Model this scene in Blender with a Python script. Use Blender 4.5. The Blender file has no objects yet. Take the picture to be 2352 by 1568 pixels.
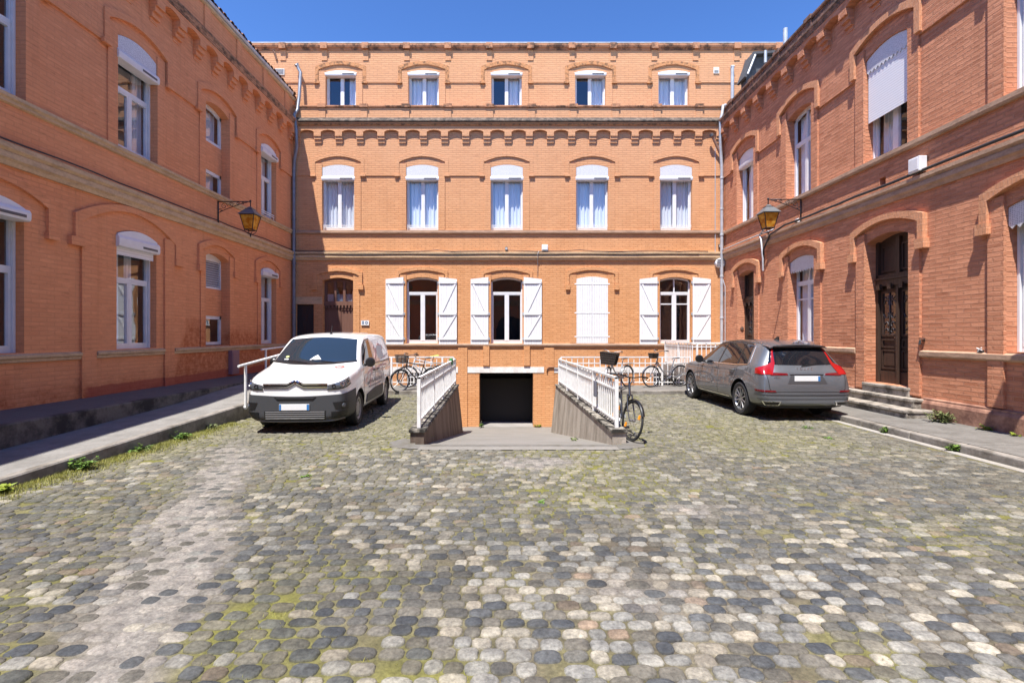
import bpy, bmesh, math, random
from mathutils import Vector, Matrix, noise
from mathutils.bvhtree import BVHTree
random.seed(7)
C = bpy.context.scene.collection
R = math.radians
PI = math.pi

# ------------------------------------------------------------------ scene frame
EYE = 1.76            # camera height
D = 19.3              # depth of the rear facade
XL, XR = -8.48, 8.28  # planes of the side facades
FPX, CX, CY = 1140.0, 1173.0, 768.0   # lens of the photograph, measured in a 2352 px wide copy
def bx(px, d=D): return (px - CX) / FPX * d
def bz(py, d=D): return EYE + (CY - py) / FPX * d
SUN = Vector((1.0, 2.05, -5.3))       # the way the light travels

# ------------------------------------------------------------------ materials
MATS = {}
def nt(name):
    m = bpy.data.materials.new(name); m.use_nodes = True
    t = m.node_tree; b = t.nodes['Principled BSDF']
    return m, t, b
def lk(t, a, b): t.links.new(a, b)
def node(t, kind, **kw):
    n = t.nodes.new(kind)
    for k, v in kw.items():
        if k in n.inputs: n.inputs[k].default_value = v
        else: setattr(n, k, v)
    return n
def ramp(t, fac, stops):
    r = t.nodes.new('ShaderNodeValToRGB')
    el = r.color_ramp.elements
    while len(el) < len(stops): el.new(0.5)
    for e, (p, c) in zip(el, stops):
        e.position = p; e.color = (*c, 1) if len(c) == 3 else c
    lk(t, fac, r.inputs[0]); return r.outputs[0]
def noise_tex(t, vec, scale, detail=4, rough=0.55):
    n = node(t, 'ShaderNodeTexNoise', Scale=scale, Detail=detail, Roughness=rough)
    if vec is not None: lk(t, vec, n.inputs['Vector'])
    return n.outputs['Fac']
def mixc(t, fac, a, b, mode='MIX'):
    n = t.nodes.new('ShaderNodeMix'); n.data_type = 'RGBA'; n.blend_type = mode
    for s, v in ((n.inputs[0], fac), (n.inputs[6], a), (n.inputs[7], b)):
        if hasattr(v, 'is_output') or hasattr(v, 'links'): lk(t, v, s)
        elif isinstance(v, (int, float)): s.default_value = v
        else: s.default_value = (*v, 1)
    return n.outputs[2]
def mth(t, op, a, b=None, clamp=False):
    n = t.nodes.new('ShaderNodeMath'); n.operation = op; n.use_clamp = clamp
    for s, v in ((n.inputs[0], a), (n.inputs[1], b)):
        if v is None: continue
        if hasattr(v, 'links'): lk(t, v, s)
        else: s.default_value = v
    return n.outputs[0]
def bump(t, b, h, strength, dist=0.02, prev=None):
    n = node(t, 'ShaderNodeBump', Strength=strength, Distance=dist)
    lk(t, h, n.inputs['Height'])
    if prev is not None: lk(t, prev, n.inputs['Normal'])
    lk(t, n.outputs[0], b.inputs['Normal']); return n.outputs[0]
def obco(t): return t.nodes.new('ShaderNodeTexCoord').outputs['Object']
def wpos(t): return t.nodes.new('ShaderNodeNewGeometry').outputs['Position']

def plain(name, col, rough=0.5, metal=0.0, var=0.0, scale=6.0, bmp=0.0, bscale=60.0, coat=0.0, spec=None):
    if name in MATS: return MATS[name]
    m, t, b = nt(name)
    b.inputs['Base Color'].default_value = (*col, 1)
    b.inputs['Roughness'].default_value = rough
    b.inputs['Metallic'].default_value = metal
    if coat: b.inputs['Coat Weight'].default_value = coat; b.inputs['Coat Roughness'].default_value = 0.04
    if spec is not None: b.inputs['Specular IOR Level'].default_value = spec
    if var:
        f = noise_tex(t, wpos(t), scale, 5)
        lk(t, ramp(t, f, [(0.3, [c * (1 - var) for c in col]), (0.7, [min(1, c * (1 + var)) for c in col])]), b.inputs['Base Color'])
    if bmp:
        bump(t, b, noise_tex(t, wpos(t), bscale, 3), bmp, 0.01)
    MATS[name] = m; return m

def brick(name, c1, c2, mortar, depth, pale, damp=None, row=0.062, width=0.30, mort=0.009, contrast=1.0, fade=None, stain=None, plinth=None):
    """Painted or bare Toulouse brick. UV is metres on the wall."""
    m, t, b = nt(name)
    uv = t.nodes.new('ShaderNodeUVMap'); uv.uv_map = 'UVMap'
    wob = node(t, 'ShaderNodeTexNoise', Scale=3.0, Detail=2.0)
    lk(t, uv.outputs[0], wob.inputs['Vector'])
    off = node(t, 'ShaderNodeVectorMath', operation='MULTIPLY_ADD')
    lk(t, wob.outputs['Color'], off.inputs[0]); off.inputs[1].default_value = (0.012, 0.012, 0); lk(t, uv.outputs[0], off.inputs[2])
    br = node(t, 'ShaderNodeTexBrick')
    lk(t, off.outputs[0], br.inputs['Vector'])
    br.inputs['Color1'].default_value = (*c1, 1); br.inputs['Color2'].default_value = (*c2, 1); br.inputs['Mortar'].default_value = (*mortar, 1)
    br.inputs['Scale'].default_value = 1.0; br.inputs['Mortar Size'].default_value = mort; br.inputs['Mortar Smooth'].default_value = 0.35
    br.inputs['Bias'].default_value = 0.0; br.inputs['Brick Width'].default_value = width; br.inputs['Row Height'].default_value = row
    br.offset = 0.5
    p = wpos(t)
    big = noise_tex(t, p, 0.55, 6, 0.6)
    col = mixc(t, mth(t, 'MULTIPLY', ramp(t, big, [(0.35, (0, 0, 0)), (0.7, (1, 1, 1))]), 0.55), br.outputs['Color'], pale)
    # single odd bricks and streaked weathering
    mapp = node(t, 'ShaderNodeMapping'); lk(t, uv.outputs[0], mapp.inputs[0]); mapp.inputs['Scale'].default_value = (2.6, 14.0, 1)
    pt = noise_tex(t, mapp.outputs[0], 1.0, 3, 0.7)
    col = mixc(t, mth(t, 'MULTIPLY', ramp(t, pt, [(0.56, (0, 0, 0)), (0.68, (1, 1, 1))]), 0.34 * contrast), col, [c * 1.32 for c in pale])
    col = mixc(t, mth(t, 'MULTIPLY', ramp(t, pt, [(0.30, (1, 1, 1)), (0.42, (0, 0, 0))]), 0.42 * contrast), col, [c1[0] * 0.55, c1[1] * 0.5, c1[2] * 0.5])
    m2 = node(t, 'ShaderNodeMapping'); lk(t, uv.outputs[0], m2.inputs[0]); m2.inputs['Scale'].default_value = (4.5, 0.32, 1)
    rain = noise_tex(t, m2.outputs[0], 1.0, 5, 0.7)
    col = mixc(t, mth(t, 'MULTIPLY', ramp(t, rain, [(0.52, (0, 0, 0)), (0.74, (1, 1, 1))]), 0.26), col, [c * 0.55 for c in c1])
    sep = t.nodes.new('ShaderNodeSeparateXYZ'); lk(t, p, sep.inputs[0])
    if fade:   # paint gone paler high up, kept deeper low down
        zf = mth(t, 'MULTIPLY', mth(t, 'ADD', sep.outputs['Z'], -3.0), 1 / 6.0, True)
        zf = mth(t, 'MULTIPLY', zf, 0.6)
        col = mixc(t, zf, col, mixc(t, 0.55, col, fade))
    if damp:
        nz = noise_tex(t, p, 1.3, 5, 0.65)
        lim = mth(t, 'ADD', mth(t, 'MULTIPLY', nz, damp[1]), damp[0])
        if stain:   # a tide mark that climbs higher between two points of the wall
            win = mth(t, 'MINIMUM', mth(t, 'MULTIPLY', mth(t, 'SUBTRACT', sep.outputs['Y'], stain[0]), 2.0, True), mth(t, 'MULTIPLY', mth(t, 'SUBTRACT', stain[1], sep.outputs['Y']), 2.0, True))
            lim = mth(t, 'ADD', lim, mth(t, 'MULTIPLY', win, stain[2]))
        d = mth(t, 'MULTIPLY', mth(t, 'SUBTRACT', lim, sep.outputs['Z']), 2.2, True)
        n2 = ramp(t, noise_tex(t, p, 9.0, 5, 0.7), [(0.35, (0.25, 0.25, 0.25)), (0.6, (1, 1, 1))])
        col = mixc(t, mth(t, 'MULTIPLY', mth(t, 'MULTIPLY', d, n2), 0.85), col, damp[2])
    if plinth:
        e = mth(t, 'ADD', plinth[1], mth(t, 'MULTIPLY', big, 0.25))
        pz = mth(t, 'MULTIPLY', mth(t, 'MULTIPLY', mth(t, 'SUBTRACT', e, sep.outputs['Z']), 30.0, True), mth(t, 'MULTIPLY', mth(t, 'SUBTRACT', sep.outputs['Y'], plinth[0]), 8.0, True))
        col = mixc(t, mth(t, 'MULTIPLY', pz, 0.8), col, plinth[2])
    lk(t, col, b.inputs['Base Color'])
    b.inputs['Roughness'].default_value = 0.85
    b.inputs['Specular IOR Level'].default_value = 0.25
    fine = noise_tex(t, p, 55.0, 4, 0.7)
    h = mth(t, 'ADD', mth(t, 'MULTIPLY', br.outputs['Fac'], -1.0), mth(t, 'MULTIPLY', fine, 0.45))
    h = mth(t, 'ADD', h, mth(t, 'MULTIPLY', pt, 0.4))
    bump(t, b, h, min(1.0, depth), 0.012 * max(1.0, depth))
    MATS[name] = m; return m

def stone(name, col, dirt=0.3, dirtcol=(0.03, 0.028, 0.025), scale=3.0, lo=0.45, hi=0.62, vert=1.0, bmp=0.4):
    m, t, b = nt(name)
    p = wpos(t)
    mp = node(t, 'ShaderNodeMapping'); lk(t, p, mp.inputs[0]); mp.inputs['Scale'].default_value = (1, 1, vert)
    f = noise_tex(t, mp.outputs[0], scale, 8, 0.68)
    g = noise_tex(t, p, 22.0, 4)
    c = mixc(t, g, [x * 0.75 for x in col], [min(1, x * 1.2) for x in col])
    c = mixc(t, mth(t, 'MULTIPLY', ramp(t, f, [(lo, (0, 0, 0)), (hi, (1, 1, 1))]), dirt), c, dirtcol)
    lk(t, c, b.inputs['Base Color']); b.inputs['Roughness'].default_value = 0.88
    b.inputs['Specular IOR Level'].default_value = 0.25
    bump(t, b, mth(t, 'ADD', g, f), bmp, 0.012)
    MATS[name] = m; return m

def glass(name, tint=(0.9, 0.95, 1.0), refl=1.0):
    m, t, b = nt(name)
    t.nodes.remove(b)
    out = t.nodes['Material Output']
    tr = node(t, 'ShaderNodeBsdfTransparent'); tr.inputs[0].default_value = (*tint, 1)
    gl = node(t, 'ShaderNodeBsdfGlossy', Roughness=0.012); gl.inputs[0].default_value = (0.95, 0.97, 1, 1)
    fr = node(t, 'ShaderNodeLayerWeight', Blend=0.5)
    wave = noise_tex(t, wpos(t), 1.6, 1)
    bn = node(t, 'ShaderNodeBump', Strength=0.06, Distance=0.05); lk(t, wave, bn.inputs['Height'])
    lk(t, bn.outputs[0], gl.inputs['Normal'])
    fac = mth(t, 'ADD', mth(t, 'MULTIPLY', mth(t, 'POWER', fr.outputs['Facing'], 4.0), 0.95), 0.10 * refl, True)
    mx = t.nodes.new('ShaderNodeMixShader')
    lk(t, fac, mx.inputs[0]); lk(t, tr.outputs[0], mx.inputs[1]); lk(t, gl.outputs[0], mx.inputs[2])
    lk(t, mx.outputs[0], out.inputs[0])
    MATS[name] = m; return m

def vcol(name, rough=0.8, bmp=0.5, bscale=90.0, mottle=0.35):
    m, t, b = nt(name)
    a = t.nodes.new('ShaderNodeVertexColor'); a.layer_name = 'Col'
    p = wpos(t)
    n1 = noise_tex(t, p, 38.0, 5, 0.7)
    c = mixc(t, mottle, a.outputs[0], ramp(t, n1, [(0.25, (0.45, 0.45, 0.45)), (0.75, (1.5, 1.5, 1.5))]), 'MULTIPLY')
    n2 = noise_tex(t, p, 7.0, 4, 0.6)
    c = mixc(t, mottle, c, ramp(t, n2, [(0.3, (0.6, 0.6, 0.6)), (0.7, (1.3, 1.28, 1.2))]), 'MULTIPLY')
    lk(t, c, b.inputs['Base Color']); b.inputs['Roughness'].default_value = rough
    b.inputs['Specular IOR Level'].default_value = 0.3
    bump(t, b, noise_tex(t, p, bscale, 4, 0.7), bmp, 0.008)
    MATS[name] = m; return m

# ------------------------------------------------------------------ mesh building
class MB:
    def __init__(self): self.v = []; self.f = []; self.m = []; self.c = None
    def add(self, vs, fs, m=0):
        o = len(self.v); self.v += [tuple(p) for p in vs]
        for f in fs: self.f.append([i + o for i in f]); self.m.append(m)
    def quad(self, a, b, c, d, m=0): self.add([a, b, c, d], [(0, 1, 2, 3)], m)
    def box(self, x0, x1, y0, y1, z0, z1, T=None, m=0):
        vs = [(x, y, z) for x in (x0, x1) for y in (y0, y1) for z in (z0, z1)]
        if T: vs = [T(*p) for p in vs]
        self.add(vs, [(0, 1, 3, 2), (4, 6, 7, 5), (0, 4, 5, 1), (2, 3, 7, 6), (0, 2, 6, 4), (1, 5, 7, 3)], m)
    def cbox(self, x0, x1, y0, y1, z0, z1, T=None, m=0, c=0.008):
        """box with chamfered long edges along z (section in x,y)"""
        self.prism([(x0 + c, y0), (x1 - c, y0), (x1, y0 + c), (x1, y1 - c), (x1 - c, y1), (x0 + c, y1), (x0, y1 - c), (x0, y0 + c)], z0, z1, T, m)
    def prism(self, poly, h0, h1, T=None, m=0):
        """poly in the first two coordinates, extruded along the third"""
        n = len(poly)
        vs = [(a, b, h0) for a, b in poly] + [(a, b, h1) for a, b in poly]
        if T: vs = [T(*p) for p in vs]
        self.add(vs, [tuple(range(n))[::-1], tuple(range(n, 2 * n))] + [(i, (i + 1) % n, n + (i + 1) % n, n + i) for i in range(n)], m)
    def tube(self, pts, r, n=8, closed=False, m=0, cap=True):
        pts = [Vector(p) for p in pts]; N = len(pts)
        if N < 2: return
        rr = r if isinstance(r, (list, tuple)) else [r] * N
        rings = []; prev = None
        for i, p in enumerate(pts):
            if closed: t = pts[(i + 1) % N] - pts[i - 1]
            else: t = pts[min(i + 1, N - 1)] - pts[max(i - 1, 0)]
            if t.length < 1e-9: t = Vector((0, 0, 1))
            t.normalize()
            if prev is None:
                up = Vector((0, 0, 1)) if abs(t.z) < 0.9 else Vector((1, 0, 0))
                a = t.cross(up).normalized()
            else:
                a = (prev - t * prev.dot(t))
                a = a.normalized() if a.length > 1e-6 else t.orthogonal().normalized()
            prev = a; b = t.cross(a)
            rings.append([p + (a * math.cos(2 * PI * k / n) + b * math.sin(2 * PI * k / n)) * rr[i] for k in range(n)])
        vs = [q for ring in rings for q in ring]; fs = []
        for i in range(N if closed else N - 1):
            j = (i + 1) % N
            for k in range(n):
                fs.append((i * n + k, i * n + (k + 1) % n, j * n + (k + 1) % n, j * n + k))
        if cap and not closed:
            fs.append(tuple(range(n))[::-1]); fs.append(tuple((N - 1) * n + k for k in range(n)))
        self.add(vs, fs, m)
    def lathe(self, prof, o, ax, n=24, m=0, closed=False):
        """prof [(radius, height)] about the axis AX through O"""
        o = Vector(o); ax = Vector(ax).normalized(); a = ax.orthogonal().normalized(); b = ax.cross(a)
        vs = []; fs = []; L = len(prof)
        for r, h in prof:
            for k in range(n):
                w = 2 * PI * k / n
                vs.append(o + ax * h + (a * math.cos(w) + b * math.sin(w)) * r)
        for i in range(L if closed else L - 1):
            j = (i + 1) % L
            for k in range(n):
                fs.append((i * n + k, i * n + (k + 1) % n, j * n + (k + 1) % n, j * n + k))
        self.add(vs, fs, m)
    def grid(self, rows, m=0):
        n = len(rows[0]); vs = [p for r in rows for p in r]; fs = []
        for i in range(len(rows) - 1):
            for k in range(n - 1):
                fs.append((i * n + k, i * n + k + 1, (i + 1) * n + k + 1, (i + 1) * n + k))
        self.add(vs, fs, m)
    def build(self, name, mats, parent=None, smooth=False, uv=False, local=False, recalc=True, bevel=0.0, tag=None):
        me = bpy.data.meshes.new(name)
        vs = self.v
        if parent is not None and not local:
            o = wloc(parent); vs = [(x - o.x, y - o.y, z - o.z) for x, y, z in vs]
        me.from_pydata(vs, [], self.f)
        mats = mats if isinstance(mats, (list, tuple)) else [mats]
        for m in mats: me.materials.append(m)
        if len(mats) > 1: me.polygons.foreach_set('material_index', self.m)
        if recalc:
            bm = bmesh.new(); bm.from_mesh(me)
            bmesh.ops.recalc_face_normals(bm, faces=bm.faces[:])
            bm.to_mesh(me); bm.free()
        if smooth:
            if smooth is True: me.polygons.foreach_set('use_smooth', [True] * len(me.polygons))
            else:
                me.polygons.foreach_set('use_smooth', [True] * len(me.polygons))
                me.set_sharp_from_angle(angle=R(smooth))
        if uv: boxuv(me, self.v)
        me.update()
        ob = bpy.data.objects.new(name, me); C.objects.link(ob)
        if parent is not None: ob.parent = parent
        if bevel:
            md = ob.modifiers.new('bevel', 'BEVEL'); md.width = bevel; md.segments = 2; md.limit_method = 'ANGLE'; md.angle_limit = R(40)
        if tag: tagit(ob, *tag)
        return ob

def wloc(o):
    v = Vector((0, 0, 0))
    while o is not None: v += o.location; o = o.parent
    return v
def boxuv(me, wv):
    uvl = me.uv_layers.new(name='UVMap')
    for p in me.polygons:
        n = p.normal; ax = max(range(3), key=lambda i: abs(n[i]))
        for li in p.loop_indices:
            x, y, z = wv[me.loops[li].vertex_index]
            uvl.data[li].uv = (y + 0.37, z) if ax == 0 else (x, z) if ax == 1 else (x, y)
def tagit(o, label, cat=None, group=None, kind=None):
    if label: o['label'] = label
    if cat: o['category'] = cat
    if group: o['group'] = group
    if kind: o['kind'] = kind
    return o
def empty(name, loc, label=None, cat=None, group=None, rz=0.0):
    o = bpy.data.objects.new(name, None); C.objects.link(o); o.location = loc; o.rotation_euler = (0, 0, rz); o.empty_display_size = 0.3
    return tagit(o, label, cat, group)
def struct(mb, name, mats, **kw):
    o = mb.build(name, mats, **kw); o['kind'] = 'structure'; return o
def dup(o, parent=None):
    c = o.copy(); C.objects.link(c); c.parent = parent
    for ch in list(o.children): dup(ch, c)
    return c
SKY_AIR, SKY_DUST, SKY_OZ, SKY_STR, SKY_GAM, SUN_STR, EXPO = 1.0, 0.0, 6.0, 0.058, 1.48, 4.3, 1.2
# ------------------------------------------------------------------ palette
BR_BACK = brick('painted_brick_ochre', (0.58, 0.272, 0.110), (0.66, 0.325, 0.140), (0.48, 0.212, 0.088), 0.65, (0.65, 0.345, 0.170), fade=(0.65, 0.365, 0.24), contrast=1.15, row=0.083, mort=0.013)
BR_LEFT = brick('painted_brick_orange', (0.68, 0.272, 0.122), (0.74, 0.312, 0.144), (0.63, 0.256, 0.122), 0.32, (0.76, 0.34, 0.168), row=0.083, mort=0.012,
                damp=(0.15, 1.5, (0.42, 0.115, 0.038)), contrast=1.0, stain=(12.45, 17.7, 1.25), plinth=(9.8, 0.60, (0.36, 0.085, 0.055)))
BR_RIGHT = brick('bare_brick_rose', (0.43, 0.165, 0.085), (0.67, 0.295, 0.165), (0.52, 0.24, 0.14), 1.6, (0.62, 0.285, 0.165), row=0.083, width=0.30, mort=0.015, contrast=0.9,
                 damp=(0.1, 0.9, (0.20, 0.095, 0.07)))
BR_TRIM = brick('trim_brick', (0.54, 0.235, 0.115), (0.66, 0.31, 0.16), (0.60, 0.31, 0.18), 0.8, (0.64, 0.32, 0.18), contrast=0.9, row=0.12, width=0.07, mort=0.012)
ST_BAND = stone('string_stone', (0.60, 0.42, 0.25), dirt=0.3, dirtcol=(0.16, 0.11, 0.075), vert=4)
ST_BANDR = stone('string_stone_rose', (0.47, 0.31, 0.21), dirt=0.4, dirtcol=(0.17, 0.10, 0.07), vert=4)
ST_CORN = stone('cornice_dirty', (0.46, 0.24, 0.14), dirt=0.82, dirtcol=(0.05, 0.04, 0.032), lo=0.42, hi=0.60, scale=4.0, vert=2.0)
SOOT = stone('sooty_brick', (0.58, 0.27, 0.12), dirt=0.75, dirtcol=(0.09, 0.06, 0.04), scale=7.0, lo=0.47, hi=0.60)
ST_CORNR = stone('cornice_lichen', (0.30, 0.165, 0.115), dirt=0.9, dirtcol=(0.06, 0.05, 0.042), scale=5.0, lo=0.40, hi=0.60)
ST_WEATH = stone('weathered_ledge', (0.19, 0.145, 0.112), dirt=0.92, dirtcol=(0.05, 0.045, 0.04), scale=6.0, lo=0.38, hi=0.58)
ST_COPE = stone('coping_dirty', (0.50, 0.24, 0.13), dirt=0.8, lo=0.46, hi=0.6, scale=3.0)
ST_LINTEL = stone('lintel_white', (0.80, 0.77, 0.72), dirt=0.25, dirtcol=(0.3, 0.25, 0.2))
CONC = stone('concrete', (0.30, 0.28, 0.26), dirt=0.6, dirtcol=(0.10, 0.095, 0.085), scale=1.5, lo=0.42, hi=0.7)
WHITE = plain('white_paint', (0.72, 0.715, 0.70), 0.5, var=0.12, scale=9)
PVC = plain('white_frame', (0.72, 0.72, 0.735), 0.4, var=0.06, scale=5)
SHUT = plain('shutter_white', (0.77, 0.77, 0.765), 0.55, var=0.06, scale=7)
DARKSLOT = plain('dark_slot', (0.10, 0.10, 0.11), 0.5)
SHADOWGAP = plain('shutter_gap', (0.30, 0.30, 0.30), 0.7)
IRON = plain('strap_iron', (0.36, 0.36, 0.37), 0.6)
GLASS = glass('window_glass')
GLASSL = glass('window_glass_pale', (0.9, 0.95, 1.0), 2.0)
GLASSD = glass('window_glass_dim', (0.75, 0.8, 0.85), 1.3)
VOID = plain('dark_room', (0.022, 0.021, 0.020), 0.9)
ROOM = plain('room_wall', (0.13, 0.125, 0.12), 0.9)
SHEER = plain('sheer_curtain', (0.80, 0.80, 0.82), 0.9)
SHEERG = plain('grey_curtain', (0.66, 0.65, 0.68), 0.9)
def lace(name, su, sv):
    m, t, b = nt(name)
    uv = t.nodes.new('ShaderNodeUVMap'); uv.uv_map = 'UVMap'
    v = node(t, 'ShaderNodeTexVoronoi', Scale=34.0); v.inputs['Randomness'].default_value = 0.25
    lk(t, uv.outputs[0], v.inputs['Vector'])
    lk(t, ramp(t, v.outputs['Distance'], [(0.20, (0.30, 0.30, 0.34)), (0.38, (0.68, 0.68, 0.70))]), b.inputs['Base Color'])
    b.inputs['Roughness'].default_value = 0.5
    return m
LACE = lace('pierced_pelmet', 1, 1)
def slats(name, pitch, col):
    m, t, b = nt(name)
    uv = t.nodes.new('ShaderNodeUVMap'); uv.uv_map = 'UVMap'
    sp = t.nodes.new('ShaderNodeSeparateXYZ'); lk(t, uv.outputs[0], sp.inputs[0])
    f = mth(t, 'FRACT', mth(t, 'MULTIPLY', sp.outputs['Y'], 1 / pitch))
    b.inputs['Base Color'].default_value = (*col, 1); b.inputs['Roughness'].default_value = 0.45
    lk(t, ramp(t, f, [(0.0, [c * 0.62 for c in col]), (0.16, col), (0.9, [min(1, c * 1.05) for c in col]), (1.0, [c * 0.62 for c in col])]), b.inputs['Base Color'])
    return m
ROLLSL = slats('roller_slats', 0.055, (0.76, 0.76, 0.79))
def wood(name, a, bcol):
    m, t, b = nt(name)
    mp = node(t, 'ShaderNodeMapping'); lk(t, wpos(t), mp.inputs[0]); mp.inputs['Scale'].default_value = (14, 14, 0.9)
    f = noise_tex(t, mp.outputs[0], 2.0, 6, 0.65)
    lk(t, ramp(t, f, [(0.3, a), (0.7, bcol)]), b.inputs['Base Color']); b.inputs['Roughness'].default_value = 0.55
    bump(t, b, f, 0.25, 0.01)
    return m
WOODB = wood('brown_door_paint', (0.13, 0.062, 0.042), (0.18, 0.09, 0.062))
WOODD = wood('dark_door_wood', (0.028, 0.017, 0.012), (0.075, 0.042, 0.028))
DOORDK = plain('dark_door_paint', (0.02, 0.021, 0.024), 0.4)
WIRON = plain('wrought_iron', (0.10, 0.10, 0.105), 0.5, 0.4)
LEAD = plain('zinc_pipe', (0.20, 0.215, 0.25), 0.45, 0.3, var=0.2, scale=5)
ZINC = plain('zinc_light', (0.48, 0.49, 0.51), 0.45, 0.3, var=0.15, scale=5)
CABLE = plain('black_cable', (0.03, 0.03, 0.033), 0.6)
RUST = plain('rusty_steel', (0.16, 0.08, 0.05), 0.8)
GREYPL = plain('grey_plastic', (0.45, 0.45, 0.46), 0.5)

# ------------------------------------------------------------------ facade tools
class Facade:
    def __init__(s, T, root, wall, trim, band):
        s.T, s.root, s.wall, s.trim, s.band = T, root, wall, trim, band
TB = lambda u, w, z: (u, D - w, z)
TA = lambda u, w, z: (u, D + 0.3 - w, z)
TL = lambda u, w, z: (XL + w, u, z)
TR = lambda u, w, z: (XR - w, u, z)

def arc_z(o, u):
    """top of opening o at u"""
    t = (u - o['u0']) / (o['u1'] - o['u0']) * 2 - 1
    return o['zs'] + o.get('rise', 0) * (1 - t * t)
def opening(uc, w, z0, zs, rise=0.11, reveal=0.17, **k):
    return dict(u0=uc - w / 2, u1=uc + w / 2, z0=z0, zs=zs, rise=rise, reveal=reveal, **k)

def wall_sheet(T, ops, u0, u1, z0, z1, mb=None, na=8):
    mb = mb or MB()
    br = {u0, u1}
    for o in ops:
        n = na if o.get('rise', 0) else 1
        for i in range(n + 1): br.add(round(o['u0'] + (o['u1'] - o['u0']) * i / n, 5))
    br = sorted(b for b in br if u0 - 1e-6 <= b <= u1 + 1e-6)
    for a, b in zip(br, br[1:]):
        mid = (a + b) / 2
        cur = [o for o in ops if o['u0'] < mid < o['u1']]
        cur.sort(key=lambda o: o['z0'])
        la = lb = z0
        for o in cur:
            if o['z0'] > la + 1e-5: mb.quad(T(a, 0, la), T(b, 0, lb), T(b, 0, o['z0']), T(a, 0, o['z0']))
            la, lb = arc_z(o, a), arc_z(o, b)
            r = o['reveal']
            mb.quad(T(a, 0, la), T(b, 0, lb), T(b, -r, lb), T(a, -r, la))      # soffit
            mb.quad(T(a, 0, o['z0']), T(b, 0, o['z0']), T(b, -r, o['z0']), T(a, -r, o['z0']))
        mb.quad(T(a, 0, la), T(b, 0, lb), T(b, 0, z1), T(a, 0, z1))
    for o in ops:
        for u in (o['u0'], o['u1']):
            mb.quad(T(u, 0, o['z0']), T(u, 0, o['zs']), T(u, -o['reveal'], o['zs']), T(u, -o['reveal'], o['z0']))
    return mb

def plate(mb, T, cols, w0, w1, m=0):
    """cols: [(ua, ub, low_a, low_b, high_a, high_b)] raised from w0 to w1"""
    for i, (a, b, la, lb, ha, hb) in enumerate(cols):
        mb.quad(T(a, w1, la), T(b, w1, lb), T(b, w1, hb), T(a, w1, ha), m)
        mb.quad(T(a, w0, la), T(b, w0, lb), T(b, w1, lb), T(a, w1, la), m)
        mb.quad(T(a, w0, ha), T(b, w0, hb), T(b, w1, hb), T(a, w1, ha), m)
        pa = cols[i - 1] if i else None; nb = cols[i + 1] if i + 1 < len(cols) else None
        def side(u, l, h, other):
            if other is None: mb.quad(T(u, w0, l), T(u, w1, l), T(u, w1, h), T(u, w0, h), m)
            else:
                if other[0] > l + 1e-4: mb.quad(T(u, w0, l), T(u, w1, l), T(u, w1, min(h, other[0])), T(u, w0, min(h, other[0])), m)
                if other[1] < h - 1e-4: mb.quad(T(u, w0, max(l, other[1])), T(u, w1, max(l, other[1])), T(u, w1, h), T(u, w0, h), m)
        same = pa is not None and abs(pa[1] - a) < 1e-4
        side(a, la, ha, (pa[3], pa[5]) if same else None)
        same = nb is not None and abs(nb[0] - b) < 1e-4
        side(b, lb, hb, (nb[2], nb[4]) if same else None)

def upper_plate(mb, T, hoods, u0, u1, zline, ztop, w):
    """raised upper wall: lower edge runs along zline and steps up over each window in an arch"""
    cols = []; cur = u0
    for (c, hi, zs, rise) in sorted(hoods):
        a, b = max(c - hi, u0), min(c + hi, u1)
        if b <= a: continue
        if a > cur + 1e-4: cols.append((cur, a, zline, zline, ztop, ztop))
        n = 12
        for i in range(n):
            ua, ub = c - hi + 2 * hi * i / n, c - hi + 2 * hi * (i + 1) / n
            if ub <= u0 or ua >= u1: continue
            f = lambda u: zs + rise * (1 - ((u - c) / hi) ** 2)
            cols.append((ua, ub, f(ua), f(ub), ztop, ztop))
        cur = b
    if cur < u1 - 1e-4: cols.append((cur, u1, zline, zline, ztop, ztop))
    plate(mb, T, cols, 0, w)

def hood_band(mb, T, c, hi, ho, zs, rise, zdrop, w0, w1, block=0.0, u_lim=None, bw=0.05):
    """arched hood mould with dropped ends"""
    cols = []; n = 12
    zo = zs + 0.13
    fo = lambda u: zo + rise * (1 - (max(-1, min(1, (u - c) / ho))) ** 2)
    fi = lambda u: zs + rise * (1 - ((u - c) / hi) ** 2)
    cols.append((c - ho, c - hi, zdrop, zdrop, fo(c - ho), fo(c - hi)))
    for i in range(n):
        ua, ub = c - hi + 2 * hi * i / n, c - hi + 2 * hi * (i + 1) / n
        cols.append((ua, ub, fi(ua), fi(ub), fo(ua), fo(ub)))
    cols.append((c + hi, c + ho, zdrop, zdrop, fo(c + hi), fo(c + ho)))
    if u_lim: cols = [k for k in cols if k[0] >= u_lim[0] - 1e-4 and k[1] <= u_lim[1] + 1e-4]
    plate(mb, T, cols, w0, w1)
    if block:
        for s in (-1, 1):
            x0, x1 = sorted((c + s * (hi - 0.03), c + s * (ho + bw)))
            if u_lim and (x0 < u_lim[0] or x1 > u_lim[1]): continue
            mb.box(x0, x1, w0 - 0.01, w1 + 0.03, zdrop - block, zdrop - 0.002, T)

def strip(mb, T, u0, u1, prof):
    """profile [(w, z)] swept along u (closed by its ends)"""
    n = len(prof)
    mb.add([T(u0, w, z) for w, z in prof] + [T(u1, w, z) for w, z in prof],
           [(i, i + 1, n + i + 1, n + i) for i in range(n - 1)] + [tuple(range(n)), tuple(range(n, 2 * n))])

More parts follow.
